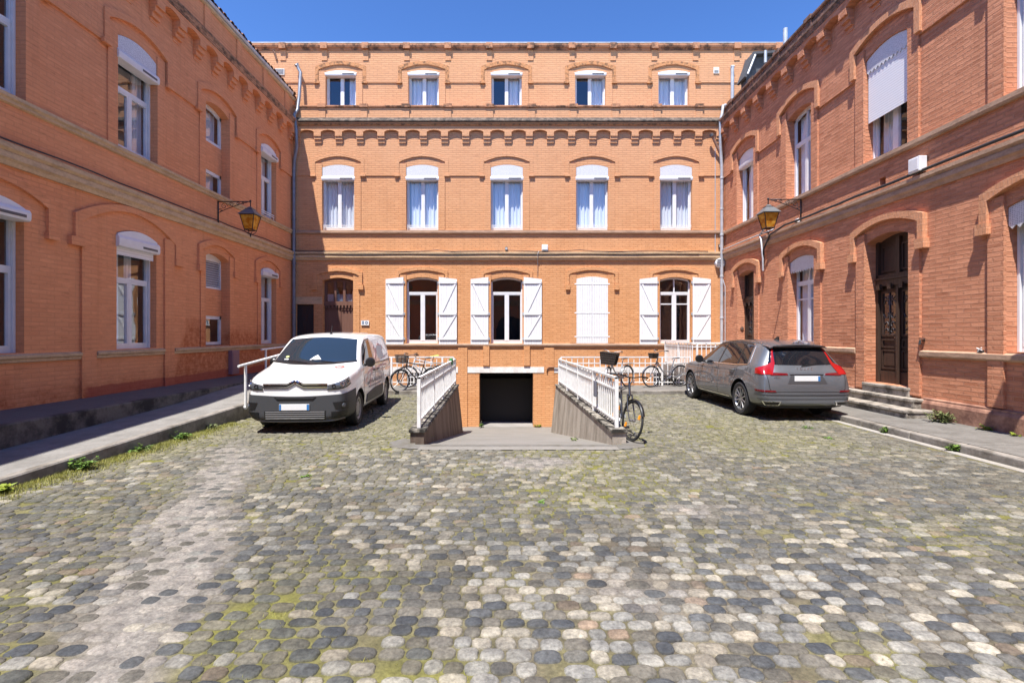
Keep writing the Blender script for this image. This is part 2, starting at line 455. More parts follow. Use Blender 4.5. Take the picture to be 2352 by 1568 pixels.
def arcade(mb, T, u0, u1, pitch, phase, zb, zt, w, corb_w=0.27, first=None):
    """row of little brick arches on stepped corbels"""
    k0 = math.ceil((u0 - phase) / pitch); us = []
    k = k0
    while phase + k * pitch < u1: us.append(phase + k * pitch); k += 1
    zs = zb + 0.16
    cols = []; edges = [u0] + us + [u1]
    cur = u0
    for a, b in zip(us, us[1:]):
        L, Rr = a + corb_w / 2, b - corb_w / 2
        cols.append((cur, L, zb, zb, zt, zt)); cur = Rr
        for i in range(6):
            ua, ub = L + (Rr - L) * i / 6, L + (Rr - L) * (i + 1) / 6
            f = lambda u: zs + 0.075 * (1 - ((u - (L + Rr) / 2) / ((Rr - L) / 2)) ** 2)
            cols.append((ua, ub, f(ua), f(ub), zt, zt))
    cols.append((cur, u1, zb, zb, zt, zt))
    plate(mb, T, cols, 0.0, w)
    for u in us:
        h = corb_w / 2
        mb.box(u - h, u + h, 0, w * 0.78, zb - 0.12, zb - 0.002, T)
        mb.box(u - h, u + h, 0, w * 0.52, zb - 0.24, zb - 0.122, T)
        mb.box(u - h * 0.9, u + h * 0.9, 0, w * 0.27, zb - 0.34, zb - 0.242, T)

def framebar(mb, T, u0, u1, w0, w1, z0, z1): mb.box(u0, u1, w0, w1, z0, z1, T)

def arched_panel(mb, T, o, w, zlo, inset=0.0, n=10, uv=False):
    rows = [[], []]
    for i in range(n + 1):
        u = o['u0'] + inset + (o['u1'] - o['u0'] - 2 * inset) * i / n
        rows[0].append(T(u, w, zlo)); rows[1].append(T(u, w, max(zlo + 0.001, arc_z(o, u) - inset)))
    mb.grid(rows)

def curtain_rows(T, u0, u1, z0, z1, w, seed, folds=9, amp=0.03, gather=0.0):
    rnd = random.Random(seed); n = folds * 8; rows = []
    ph = [rnd.uniform(0, 6.28) for _ in range(4)]
    for zi in range(5):
        t = zi / 4; z = z0 + (z1 - z0) * t; row = []
        for i in range(n + 1):
            s = i / n
            u = u0 + (u1 - u0) * s
            if gather: u = u0 + (u - u0) * (1 - gather * math.sin(PI * t) ** 2 * 0.6)
            k = s * folds * 2 * PI
            a = amp * (math.sin(k + ph[0]) + 0.5 * math.sin(k * 1.7 + ph[1]) + 0.3 * math.sin(k * 0.53 + ph[2] + t))
            row.append(T(u, w + a, z))
        rows.append(row)
    return rows

def make_window(F, o, name='window', box=None, lacew=False, transom=None, mullion=True, sub=None, rail=False, guide=True, curtains=None,
                curt_mat=None, seed=1, roll=None, gl=None, rooml=0.55, slot=True, fr=0.06, arched=True, bottom=0.09, lites=None, boxbow=0.16, mw=0.065):
    """white window: frame mesh with panes, curtain, roller box, guard rail below it"""
    T = F.T; r = o['reveal']; u0, u1, z0 = o['u0'], o['u1'], o['z0']; W = u1 - u0
    mb = MB(); w0, w1 = -r - 0.045, -r + 0.02
    n = 10
    for a, b in ((u0, u0 + fr), (u1 - fr, u1)):
        mb.box(a, b, w0, w1, z0, o['zs'] + 0.01, T)
    mb.box(u0 + fr, u1 - fr, w0, w1, z0, z0 + bottom, T)
    # arched head
    cols = []
    for i in range(n):
        a, b = u0 + W * i / n, u0 + W * (i + 1) / n
        cols.append((a, b, arc_z(o, a) - fr - 0.02, arc_z(o, b) - fr - 0.02, arc_z(o, a) + 0.015, arc_z(o, b) + 0.015))
    plate(mb, T, cols, w0, w1)
    top = transom if transom else o['zs'] - 0.05
    if transom: mb.box(u0 + fr, u1 - fr, w0, w1 + 0.012, transom - 0.045, transom + 0.045, T)
    m0, m1 = u0 + fr, u1 - fr
    if mullion:
        uc = (u0 + u1) / 2
        mb.box(uc - mw, uc + mw, w0, w1 + 0.01, z0 + bottom, top, T)
        if sub == 'full': mb.box(uc - 0.02, uc + 0.02, w0, w1, top, o['zs'] + o['rise'] - 0.06, T)
        for a, b in ((m0, uc - mw), (uc + mw, m1)):      # sashes
            s = 0.035
            mb.box(a, a + s, w0 + 0.01, w1 + 0.006, z0 + bottom, top - 0.02, T); mb.box(b - s, b, w0 + 0.01, w1 + 0.006, z0 + bottom, top - 0.02, T)
            mb.box(a + s, b - s, w0 + 0.01, w1 + 0.006, top - 0.045 - s, top - 0.04, T); mb.box(a + s, b - s, w0 + 0.01, w1 + 0.006, z0 + bottom, z0 + bottom + s, T)
            if lites: mb.box(a + s, b - s, w0 + 0.01, w1 + 0.004, lites - 0.022, lites + 0.022, T)
    if guide:
        for a in (u0 + 0.004, u1 - 0.044): mb.box(a, a + 0.04, -r + 0.025, -r + 0.065, z0 + 0.002, o['zs'] - 0.1, T)
    win = mb.build(name, PVC, F.root)
    g = MB(); arched_panel(g, T, o, -r - 0.012, z0 + 0.02, 0.01); g.build('pane', gl or GLASS, win, smooth=True)
    if curtains:
        cm = curt_mat or SHEER
        for (a, b) in curtains:
            c = MB(); c.grid(curtain_rows(T, u0 + fr + a * (W - 2 * fr), u0 + fr + b * (W - 2 * fr), z0 + 0.05, o['zs'] + 0.05, -r - 0.16, seed, folds=max(3, int(9 * (b - a)))))
            c.build('curtain', cm, win, smooth=True); seed += 1
    if rail:
        c = MB()
        for z in (z0 + 0.10, z0 + 0.17): c.box(u0 + 0.01, u1 - 0.01, -0.06, -0.035, z, z + 0.028, T)
        for q in range(5):
            u = u0 + 0.05 + (W - 0.1) * q / 4
            c.box(u - 0.008, u + 0.008, -0.055, -0.04, z0 + 0.01, z0 + 0.10, T)
        c.build('guard_rail', WHITE, win)
    if box:      # (bottom z of the box, proud)
        zb, pr = box; c = MB()
        zt = zb + boxbow
        prof = [(-r + 0.03, zb), (pr - 0.05, zb), (pr - 0.012, zb + 0.015), (pr, zb + 0.055), (pr, zt - 0.05), (pr - 0.03, zt), (-r + 0.03, zt + 0.004)]
        e = 0.02 if pr > 0.02 else -0.006
        strip(c, T, u0 - e, u1 + e, prof)
        if not lacew:
            cols = []
            for i in range(n):
                a, b = u0 + 0.01 + (W - 0.02) * i / n, u0 + 0.01 + (W - 0.02) * (i + 1) / n
                if arc_z(o, a) - 0.012 > zt and arc_z(o, b) - 0.012 > zt:
                    cols.append((a, b, zt, zt, arc_z(o, a) - 0.012, arc_z(o, b) - 0.012))
            if cols: plate(c, T, cols, -0.1, min(pr - 0.03, 0.03))
        bxo = c.build('roller_box', PVC, win, smooth=25, bevel=0)
        if slot:
            s = MB(); s.box(u1 - 0.52 * W * 0.85, u1 - 0.07, pr + 0.001, pr + 0.006, zb + 0.055, zb + 0.105, T); s.build('vent_slot', DARKSLOT, bxo)
        if lacew:
            l = MB(); cols = []
            for i in range(n):
                a, b = u0 + 0.005 + (W - 0.01) * i / n, u0 + 0.005 + (W - 0.01) * (i + 1) / n
                cols.append((a, b, zt + 0.004, zt + 0.004, max(zt + 0.02, arc_z(o, a) - 0.01), max(zt + 0.02, arc_z(o, b) - 0.01)))
            plate(l, T, cols, -0.02, 0.0); l.build('pelmet', LACE, win, uv=True)
    if roll is not None:      # lowered slatted curtain, down to z = roll
        c = MB(); c.box(u0 + 0.03, u1 - 0.03, -0.065, -0.052, roll, (box[0] if box else o['zs']) - 0.002, T)
        c.build('roller_shutter', ROLLSL, win, uv=True)
    return win

def saw_pelmet(F, o, win, zb, depth=0.02, teeth=11):
    """sheet pelmet with a scalloped lower edge"""
    T = F.T; mb = MB(); u0, u1 = o['u0'] + 0.005, o['u1'] - 0.005; n = teeth * 2; cols = []
    for i in range(n):
        a, b = u0 + (u1 - u0) * i / n, u0 + (u1 - u0) * (i + 1) / n
        za, zb2 = (zb, zb - 0.07) if i % 2 == 0 else (zb - 0.07, zb)
        cols.append((a, b, za, zb2, arc_z(o, a) - 0.01, arc_z(o, b) - 0.01))
    plate(mb, T, cols, -0.05, -0.05 + depth)
    mb.build('pelmet', LACE, win, uv=True)
# ================================================================== REAR BUILDING
rear = empty('brick_building', (0, D, 0), 'ochre painted brick building closing the courtyard, five attic windows above a corbelled cornice', 'building')
B = Facade(TB, rear, BR_BACK, BR_TRIM, ST_BAND)
BA = Facade(TA, rear, BR_BACK, BR_TRIM, ST_BAND)
gx = [bx(p) for p in (969.5, 1164, 1360, 1551)]
ux = [bx(p) for p in (777, 970, 1164, 1360, 1552.5)]
ax_ = [bx(p, D + 0.3) for p in (783, 973, 1163.5, 1356, 1547)]
gops = [opening(u, 1.22, 1.42, 3.88, 0.11, 0.17) for u in gx]
door_b = opening(bx(776.5), 1.19, 0.5, 3.85, 0.12, 0.24)
door_d = opening(bx(700.5), 0.68, 0.5, 2.93, 0.0, 0.16)
gar = opening(bx(1162.7), 2.10, -1.83, 0.27, 0.0, 0.5)
base_w = [opening(bx(970), 1.2, -1.35, 0.27, 0.0, 0.25), opening(bx(1545), 1.5, -1.35, 0.27, 0.0, 0.25)]
uops = [opening(u, 1.25, 5.82, 8.25, 0.11, 0.20) for u in ux]
aops = [opening(u, 1.20, 10.6, 12.10, 0.08, 0.20) for u in ax_]
mb = wall_sheet(TB, gops + [door_b, door_d, gar] + base_w + uops, XL - 0.3, XR + 0.3, -1.9, 10.3)
mb.build('wall', BR_BACK, rear, uv=True, recalc=False)
mb = wall_sheet(TA, aops, -10.2, 11.2, 10.0, 13.1)
for (a, b) in ((-10.2, -10.2), (11.2, 11.2)): mb.quad(TA(a, 0, 10), TA(a, -8, 10), TA(a, -8, 13.1), TA(a, 0, 13.1))
mb.build('attic_wall', BR_BACK, rear, uv=True, recalc=False)
# raised brickwork with the stepped hood line
mb = MB(); upper_plate(mb, TB, [(u, 0.90, 8.45, 0.22) for u in ux], XL, XR, 7.92, 9.62, 0.032); mb.build('raised_brickwork', BR_BACK, rear, uv=True)
mb = MB(); upper_plate(mb, TA, [(u, 0.88, 12.19, 0.20) for u in ax_], -10.1, 11.1, 11.68, 12.95, 0.032); mb.build('raised_brickwork', BR_BACK, rear, uv=True)
for u in ux:
    mb = MB(); hood_band(mb, TB, u, 0.89, 1.02, 8.45, 0.22, 7.97, 0.032, 0.046, 0.09); mb.build('hood_mould', BR_BACK, rear, uv=True)
for u in ax_:
    mb = MB(); hood_band(mb, TA, u, 0.87, 1.0, 12.19, 0.20, 11.72, 0.032, 0.046, 0.08); mb.build('hood_mould', SOOT, rear, uv=True)
for i, u in enumerate(gx):
    mb = MB(); hood_band(mb, TB, u, 0.89, 1.0, 4.10, 0.16, 3.7 if i == 2 else 3.96, 0.0, 0.045, 0.2 if i == 2 else 0.0, bw=0.03); mb.build('hood_mould', BR_BACK, rear, uv=True)
mb = MB(); hood_band(mb, TB, bx(776.5), 0.82, 0.95, 4.05, 0.17, 3.7, 0.0, 0.06, 0.2); mb.build('hood_mould', BR_BACK, rear, uv=True)
# window surrounds
for o in uops + aops + gops + [door_b]:
    T_ = TA if o in aops else TB
    z0, z1, e = (5.81, 8.4, 0.26) if o in uops else (10.2, 12.15, 0.26) if o in aops else (0.5 if o is door_b else 1.43, 4.08, 0.25)
    for a, b in ((o['u0'] - e, o['u0']), (o['u1'], o['u1'] + e)):
        mb = MB(); mb.box(a, b, 0, 0.026, z0, z1, T_); mb.build('window_jamb', BR_BACK, rear, uv=True)
for p0, p1 in ((1109.6, 1124), (1203, 1217)):
    mb = MB(); mb.box(bx(p0), bx(p1), 0, 0.06, 0.55, 1.31, TB); mb.build('pilaster_stub', BR_BACK, rear, uv=True)
# string and sill courses
mb = MB(); strip(mb, TB, XL, XR, [(0, 4.64), (0.05, 4.64), (0.07, 4.70), (0.11, 4.74), (0.11, 4.82), (0.09, 4.84), (0.14, 4.88), (0.14, 4.95), (0, 4.98)])
mb.build('string_course', ST_BAND, rear)
mb = MB(); strip(mb, TB, XL, XR, [(0, 5.66), (0.05, 5.67), (0.075, 5.70), (0.075, 5.79), (0, 5.81)]); mb.build('sill_course', ST_BANDR, rear)
mb = MB()
for a, b in ((bx(812) + 0.25, XR),): strip(mb, TB, a, b, [(0, 1.29), (0.05, 1.30), (0.065, 1.33), (0.065, 1.39), (0, 1.415)])
mb.build('sill_course', ST_BANDR, rear)
# corbelled cornice, dirty ledge, parapet
mb = MB(); arcade(mb, TB, XL, XR, 0.8185, bx(731.8), 9.42, 9.815, 0.145); mb.build('corbel_arcade', BR_BACK, rear, uv=True)
mb = MB(); strip(mb, TB, XL, XR, [(0, 9.94), (0.235, 9.94), (0.25, 9.955), (0.25, 9.975), (0.13, 10.13), (0, 10.135)]); mb.build('weathered_ledge', ST_WEATH, rear)
mb = MB(); strip(mb, TB, XL, XR, [(0, 9.885), (0.17, 9.885), (0.20, 9.90), (0.20, 9.925), (0, 9.938)]); mb.build('cornice', BR_BACK, rear, uv=True)
mb = MB(); strip(mb, TB, XL, XR, [(0.0, 9.82), (0.195, 9.82), (0.205, 9.84), (0.205, 9.865), (0, 9.88)]); mb.build('cornice_moulding', SOOT, rear)
mb = MB(); mb.box(XL, XR, -0.2, 0.10, 10.0, 10.52, TB)
pp = 1.62; p0 = bx(838)
k = [p0 + pp * i for i in range(-5, 13)]
for u in k:
    if XL + 0.2 < u < XR - 0.2: mb.box(u - 0.13, u + 0.13, 0.1, 0.135, 10.1, 10.50, TB)
mb.build('parapet', BR_BACK, rear, uv=True)
mb = MB(); strip(mb, TB, XL, XR, [(-0.2, 10.52), (0.12, 10.52), (0.15, 10.55), (0.15, 10.60), (-0.2, 10.63)])
for u in k:
    if XL + 0.2 < u < XR - 0.2: mb.box(u - 0.16, u + 0.16, 0.02, 0.19, 10.515, 10.64, TB)
mb.build('coping', ST_COPE, rear)
# roof edge of the attic
mb = MB(); strip(mb, TA, -10.2, 11.2, [(0, 12.93), (0.06, 12.95), (0.06, 13.0), (0.11, 13.04), (0.13, 13.10), (0.13, 13.17), (-0.3, 13.2)])
ka = [bx(746, D + .3) + pp * 1.003 * i for i in range(-1, 13)]
for u in ka:
    mb.box(u - 0.13, u + 0.13, 0.05, 0.16, 12.97, 13.19, TA)
mb.build('cornice', ST_COPE, rear)
for u in ka:
    mb = MB(); mb.box(u - 0.11, u + 0.11, 0.03, 0.058, 12.55, 12.968, TA); mb.build('hanging_pilaster', BR_BACK, rear, uv=True)
mb = MB(); mb.box(-10.2, 11.2, -0.5, 0.10, 13.205, 13.245, TA); mb.build('roof_flashing', ZINC, rear)
mb = MB(); mb.box(-10.2, 11.2, -8, -0.3, 13.0, 13.15, TA); mb.box(XL - .3, XR + .3, -0.4, -0.2, 10.0, 10.3, TB); mb.build('roof', CONC, rear)
# white stone band over the basement
mb = MB()
for a, b in ((885, 1052), (1074, 1249.5), (1273, 1670)): mb.box(bx(a), bx(b), -0.02, 0.018, 0.275, 0.5, TB)
mb.build('basement_lintel', ST_LINTEL, rear)
for a, b in ((1052.6, 1073.4), (1250, 1272.4)):
    mb = MB(); mb.box(bx(a), bx(b), 0, 0.03, -1.85, 1.28, TB); mb.build('pier', BR_BACK, rear, uv=True)
mb = MB(); mb.box(bx(668), bx(741), -0.02, 0.03, 2.94, 3.22, TB); mb.box(bx(672), bx(680.3), -0.02, 0.02, 0.5, 2.935, TB); mb.build('door_lintel', ST_BAND, rear)
# windows
for i, o in enumerate(gops):
    if i == 2: continue
    make_window(B, o, mw=0.05, fr=0.05, transom=3.38, guide=False, seed=10 + i, sub='full' if i == 3 else None, lites=2.95 if i == 3 else None, gl=GLASS)
    # slab sill
for i, o in enumerate(uops):
    if i in (0, 4): cs, cm = [(0, 0.47), (0.53, 1)], SHEERG
    else: cs, cm = [(0, 0.5), (0.5, 1)], SHEER
    make_window(B, o, box=(7.74, 0.04), lacew=True, rail=True, mw=0.035, fr=0.05, curtains=cs, curt_mat=SHEER, seed=30 + 3 * i)
for i, o in enumerate(aops):
    cs = [[(0.72, 1)], [(0, 0.5), (0.5, 1)], [(0.6, 1)], [(0.55, 1)], [(0, 0.5), (0.5, 1)]][i]
    make_window(BA, o, mw=0.035, fr=0.05, box=(11.95, 0.05), boxbow=0.14, curtains=cs, seed=60 + 3 * i, bottom=0.05)
# dark interiors
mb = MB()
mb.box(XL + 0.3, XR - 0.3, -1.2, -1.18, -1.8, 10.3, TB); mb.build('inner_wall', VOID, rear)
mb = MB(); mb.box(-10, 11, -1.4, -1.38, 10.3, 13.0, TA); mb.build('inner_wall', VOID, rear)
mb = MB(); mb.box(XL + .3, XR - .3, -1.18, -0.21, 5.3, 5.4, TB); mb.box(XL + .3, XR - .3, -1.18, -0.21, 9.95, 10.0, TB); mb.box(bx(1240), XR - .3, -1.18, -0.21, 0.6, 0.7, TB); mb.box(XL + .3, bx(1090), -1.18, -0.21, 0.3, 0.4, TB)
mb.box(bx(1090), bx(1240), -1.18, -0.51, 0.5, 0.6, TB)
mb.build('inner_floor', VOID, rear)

# shutters
def shutter(F, o, side, z0=1.38, z1=3.9, w=0.69, skew=0.0):
    T = F.T; a = o['u0'] - 0.10 - w if side < 0 else o['u1'] + 0.05; b = a + w
    mb = MB(); n = 7
    for i in range(n):
        x0, x1 = a + w * i / n, a + w * (i + 1) / n - 0.004
        f = lambda u: z1 + 0.085 * ((u - a) / w if side < 0 else (b - u) / w)
        plate(mb, T, [(x0, x1, z0, z0, f(x0), f(x1))], 0.035, 0.068)
    sh = mb.build('shutter', SHUT, F.root)
    m2 = MB()
    zs = (z0 + 0.22, z0 + (z1 - z0) * 0.47, z1 - 0.12)
    for z in zs: m2.box(a + 0.02, b - 0.02, 0.068, 0.095, z - 0.045, z + 0.045, T)
    m2.build('batten', SHUT, sh)
    m3 = MB()
    for zl, zh in ((zs[0] + 0.05, zs[1] - 0.05), (zs[1] + 0.05, zs[2] - 0.05)):
        p, q = ((a + 0.09, zh), (b - 0.10, zl)) if side < 0 else ((b - 0.06, zh), (a + 0.12, zl))
        d = 0.034
        m3.prism([(p[0] - d, p[1]), (p[0] + d, p[1]), (q[0] + d, q[1]), (q[0] - d, q[1])], 0.068, 0.09, lambda u, z, w_: T(u, w_, z))
    m3.build('brace', SHUT, sh)
    m4 = MB()
    for z in zs:
        m4.box(a + 0.03, b - 0.04, 0.092, 0.098, z - 0.055, z - 0.038, T)
        hb = b if side < 0 else a
        m4.box(hb - 0.05, hb + 0.05, 0.03, 0.06, z - 0.05, z + 0.05, T)
    m4.build('hinge', IRON, sh)
    return sh
for i in (0, 1, 3):
    shutter(B, gops[i], -1); shutter(B, gops[i], 1, w=0.70)
# the closed pair
o = gops[2]; mb = MB(); n = 14; a, b = o['u0'] - 0.045, o['u1'] + 0.045
for i in range(n):
    x0, x1 = a + (b - a) * i / n, a + (b - a) * (i + 1) / n - (0.012 if i == 6 else 0.006)
    f = lambda u: 3.9 + 0.1 * (1 - ((u - (a + b) / 2) / (b - a) * 2) ** 2)
    plate(mb, TB, [(x0, x1, 1.42, 1.42, f(x0), f(x1))], -0.02, 0.022)
cl = mb.build('closed_shutter', SHUT, rear)
mb = MB()
for z in (1.68, 2.60, 3.72):
    mb.box(a - 0.03, (a + b) / 2 - 0.02, 0.022, 0.03, z - 0.022, z + 0.022, TB); mb.box((a + b) / 2 + 0.02, b + 0.03, 0.022, 0.03, z - 0.022, z + 0.022, TB)
mb.build('strap_hinge', SHUT, cl)
# brown panelled door with its fanlight
T = TB; o = door_b; mb = MB(); r = 0.2
u0, u1 = o['u0'], o['u1']; W = u1 - u0
mb.box(u0 + 0.005, u1 - 0.005, -r - 0.06, -r, 0.5, 2.95, T)
for q in range(2):
    a, b = u0 + 0.06 + q * (W / 2 - 0.03), u0 + W / 2 - 0.04 + q * (W / 2 - 0.02)
    for zl, zh in ((0.68, 1.2), (1.35, 2.75)):
        for (c0, c1, d0, d1) in ((a, a + 0.04, zl, zh), (b - 0.04, b, zl, zh), (a, b, zl, zl + 0.04), (a, b, zh - 0.04, zh)): mb.box(c0, c1, -r, -r + 0.022, d0, d1, T)
mb.box(u0 + W / 2 - 0.035, u0 + W / 2 + 0.035, -r, -r + 0.035, 0.5, 2.9, T)
mb.box(u0, u1, -r - 0.05, -r + 0.06, 2.9, 3.06, T)
for q in range(9):
    u = u0 + 0.08 + q * (W - 0.16) / 8; mb.box(u - 0.03, u + 0.03, -r, -r + 0.085, 2.80, 2.9, T)
for q in (0, 1 / 3, 2 / 3, 1):
    u = u0 + 0.05 + q * (W - 0.1); mb.box(u - 0.05, u + 0.05, -r - 0.04, -r + 0.02, 3.06, 3.95, T)
cols = [(u0 + W * i / 8, u0 + W * (i + 1) / 8, arc_z(o, u0 + W * i / 8) - 0.12, arc_z(o, u0 + W * (i + 1) / 8) - 0.12, arc_z(o, u0 + W * i / 8) + .02, arc_z(o, u0 + W * (i + 1) / 8) + .02) for i in range(8)]
plate(mb, T, cols, -r - 0.04, -r + 0.021)
bd = mb.build('entrance_door', WOODB, rear)
g = MB(); g.box(u0 + 0.03, u1 - 0.03, -r - 0.02, -r - 0.012, 3.05, 3.9, T); g.build('fanlight_pane', GLASSD, bd)
g = MB(); g.grid(curtain_rows(T, u0 + 0.05, u1 - 0.05, 3.05, 3.35, -r - 0.12, 5, 5, 0.01)); g.build('net_curtain', SHEER, bd)
# small dark door
o = door_d; mb = MB(); mb.box(o['u0'], o['u1'], -0.14, -0.09, 0.5, 2.93, TB)
for q in range(3): mb.box(o['u0'] + 0.05 + q * 0.2, o['u0'] + 0.2 + q * 0.2, -0.09, -0.08, 0.6, 2.8, TB)
dd = mb.build('side_door', DOORDK, rear)
h = MB(); h.tube([TB(o['u0'] + 0.06, -0.08, 1.5), TB(o['u0'] + 0.06, -0.03, 1.5), TB(o['u0'] + 0.17, -0.03, 1.5)], 0.012); h.build('door_handle', ZINC, dd)
# garage mouth
mb = MB(); a, b = gar['u0'], gar['u1']
for u in (a, b): mb.quad(TB(u, -0.5, -1.83), TB(u, -0.5, 0.27), TB(u, -7, 0.27), TB(u, -7, -1.83))
mb.quad(TB(a, -0.5, 0.27), TB(b, -0.5, 0.27), TB(b, -7, 0.27), TB(a, -7, 0.27)); mb.quad(TB(a, -7, -1.83), TB(b, -7, -1.83), TB(b, -7, 0.27), TB(a, -7, 0.27))
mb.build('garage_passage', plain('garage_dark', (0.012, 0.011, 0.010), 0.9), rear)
# basement windows with white bars
for o in base_w:
    mb = MB()
    n = int((o['u1'] - o['u0']) / 0.115)
    for q in range(n + 1):
        u = o['u0'] + 0.02 + (o['u1'] - o['u0'] - 0.04) * q / n; mb.box(u - 0.011, u + 0.011, -0.06, -0.035, o['z0'], o['zs'], TB)
    for z in (-1.2, -0.55, 0.1): mb.box(o['u0'], o['u1'], -0.065, -0.03, z - 0.02, z + 0.02, TB)
    gr = mb.build('basement_grille', WHITE, rear)
    mb = MB(); mb.box(o['u0'], o['u1'], -0.26, -0.25, o['z0'], o['zs'], TB); mb.build('basement_pane', GLASSD, gr)
# ventilation plates in the attic
for px, py in ((1644, 163.7), (643, 167)):
    mb = MB(); u, z = bx(px, D + .3), bz(py, D + .3); s = 0.11 if px > 1000 else 0.2
    mb.box(u - s, u + s, 0.0, 0.06, z - 0.12, z + 0.12, TA)
    v = mb.build('vent_plate', ST_LINTEL, rear)
    mb = MB()
    for q in range(4 if s > .15 else 2): mb.box(u - s + 0.03, u + s - 0.03, 0.061, 0.066, z - 0.085 + q * 0.05, z - 0.06 + q * 0.05, TA)
    mb.build('vent_slot', DARKSLOT, v)
# tie-plates (dark scars) under the eaves
for px, px1, py0, py1 in ((629, 637, 117, 140), (1712, 1707, 140, 163)):
    mb = MB(); mb.tube([TA(bx(px, D + .3), 0.03, bz(py0, D + .3)), TA(bx((px + px1) / 2, D + .3), 0.04, bz((py0 + py1) / 2 - 3, D + .3)), TA(bx(px1, D + .3), 0.04, bz(py1, D + .3))], 0.045, 6)
    mb.build('tie_plate', RUST, rear)

# ================================================================== LEFT BUILDING
left = empty('brick_building', (XL, 11, 0), 'shaded orange painted brick wing with canal tile eaves above the wheelchair ramp', 'building')
L = Facade(TL, left, BR_LEFT, BR_TRIM, ST_BAND)
lc = (8.05, 11.28, 14.35, 17.35); lw = (1.2, 1.2, 1.18, 1.08)
lg = [opening(c, w, 1.44, 3.95, 0.14, 0.21) for c, w in zip(lc, lw)]
lu = [opening(c, w, 5.84, 8.22, 0.14, 0.21) for c, w in zip(lc, lw)]
lg[2]['reveal'] = 0.28; lu[2]['reveal'] = 0.28
UA, UB = -3.0, D
mb = wall_sheet(TL, lg + lu, UA, UB, 0.0, 11.0); mb.build('wall', BR_LEFT, left, uv=True, recalc=False)
mb = MB(); upper_plate(mb, TL, [(c, 0.9 if w > 1.1 else 0.82, 8.42, 0.24) for c, w in zip(lc, lw)], UA, UB, 7.85, 9.62, 0.05); mb.build('raised_brickwork', BR_LEFT, left, uv=True)
for c, w in zip(lc, lw):
    hi = 0.88 if w > 1.1 else 0.8
    mb = MB(); hood_band(mb, TL, c, hi, hi + 0.13, 8.42, 0.24, 7.9, 0.05, 0.085, 0.1); mb.build('hood_mould', BR_LEFT, left, uv=True)
for i, c in enumerate(lc):
    mb = MB()
    if i == 1: hood_band(mb, TL, 11.13, 1.36, 1.52, 4.0, 0.46, 3.66, 0.0, 0.06, 0.17, bw=0.12)
    elif i == 0: hood_band(mb, TL, 8.05, 1.0, 1.14, 4.05, 0.30, 3.6, 0.0, 0.06, 0.1)
    else: hood_band(mb, TL, c, 0.80, 0.92, 4.08, 0.24, 3.66, 0.0, 0.06, 0.17, bw=0.03)
    mb.build('hood_mould', BR_LEFT, left, uv=True)
for a, b in ((9.77, 10.12), (12.12, 12.46)):
    mb = MB(); mb.box(a, b, 0, 0.045, 0.3, 4.1, TL); mb.build('pilaster', BR_LEFT, left, uv=True)
for o, z0, z1, e in [(lg[i], 1.42, 4.1, 0.22) for i in (2, 3)] + [(o, 5.81, 8.4, 0.26) for o in lu]:
    for a, b in ((o['u0'] - e, o['u0']), (o['u1'], o['u1'] + e)):
        mb = MB(); mb.box(a, b, 0, 0.03, z0, z1, TL); mb.build('window_jamb', BR_LEFT, left, uv=True)
mb = MB(); strip(mb, TL, UA, UB, [(0, 4.60), (0.05, 4.60), (0.07, 4.67), (0.11, 4.71), (0.11, 4.80), (0.09, 4.82), (0.14, 4.87), (0.14, 4.95), (0, 4.99)]); mb.build('string_course', ST_BAND, left)
mb = MB(); strip(mb, TL, UA, UB, [(0, 5.64), (0.05, 5.66), (0.05, 5.71), (0.085, 5.74), (0.085, 5.80), (0, 5.83)]); mb.build('sill_course', ST_BAND, left)
mb = MB()
for a, b in ((UA, 9.76), (10.13, 12.11), (12.47, UB)): strip(mb, TL, a, b, [(0, 1.27), (0.04, 1.28), (0.04, 1.33), (0.07, 1.35), (0.07, 1.40), (0, 1.425)])
mb.build('sill_course', ST_BAND, left)
mb = MB(); arcade(mb, TL, UA, UB, 0.80, 18.9, 9.42, 9.86, 0.25); mb.build('corbel_arcade', BR_LEFT, left, uv=True)
mb = MB(); strip(mb, TL, UA, UB, [(0, 9.76), (0.265, 9.76), (0.265, 9.80), (0.28, 9.82), (0.28, 9.86), (0.30, 9.90), (0.30, 9.97), (0.1, 10.10), (0, 10.12)]); mb.build('cornice', ST_CORN, left)
mb = MB(); mb.box(UA, UB, -0.1, 0.06, 10.05, 10.80, TL)
for i in range(14): 
    u = 18.6 - 1.62 * i; mb.box(u - 0.14, u + 0.14, 0.06, 0.1, 10.08, 10.80, TL)
mb.build('parapet', BR_LEFT, left, uv=True)
mb = MB(); strip(mb, TL, UA, UB, [(-0.1, 10.80), (0.08, 10.80), (0.13, 10.84), (0.13, 10.90), (-0.1, 10.92)]); mb.build('coping', ST_BAND, left)
mb = MB(); mb.tube([TL(UA, 0.05, 11.06), TL(UB - 0.2, 0.05, 11.02)], 0.075, 8); mb.build('gutter', ZINC, left)
mb = MB(); mb.box(UA, UB, -0.6, -0.1, 10.92, 11.12, TL); mb.build('eaves_board', plain('eaves_wood', (0.25, 0.10, 0.05), 0.8), left)
mb = MB(); rnd = random.Random(3)
mb.quad(TL(UA, 0.02, 11.12), TL(UB + .3, 0.02, 11.12), TL(UB + .3, -4, 12.6), TL(UA, -4, 12.6))
u = UA
while u < UB + 0.2:
    rows = []
    for w, z in ((0.09 + rnd.uniform(-.02, .02), 11.115), (-0.4, 11.30), (-4, 12.64)):
        rows.append([TL(u + 0.10 * math.cos(PI * q / 6), w, z + 0.075 * math.sin(PI * q / 6)) for q in range(7)])
    mb.grid(rows)
    rows = [[TL(u + 0.085 * math.cos(PI * q / 6), w, z - 0.03 + 0.075 * math.sin(PI * q / 6)) for q in range(7)] for w, z in ((0.07, 11.118), (0.0, 11.14))]
    mb.grid(rows); u += 0.205 + rnd.uniform(-0.01, 0.01)
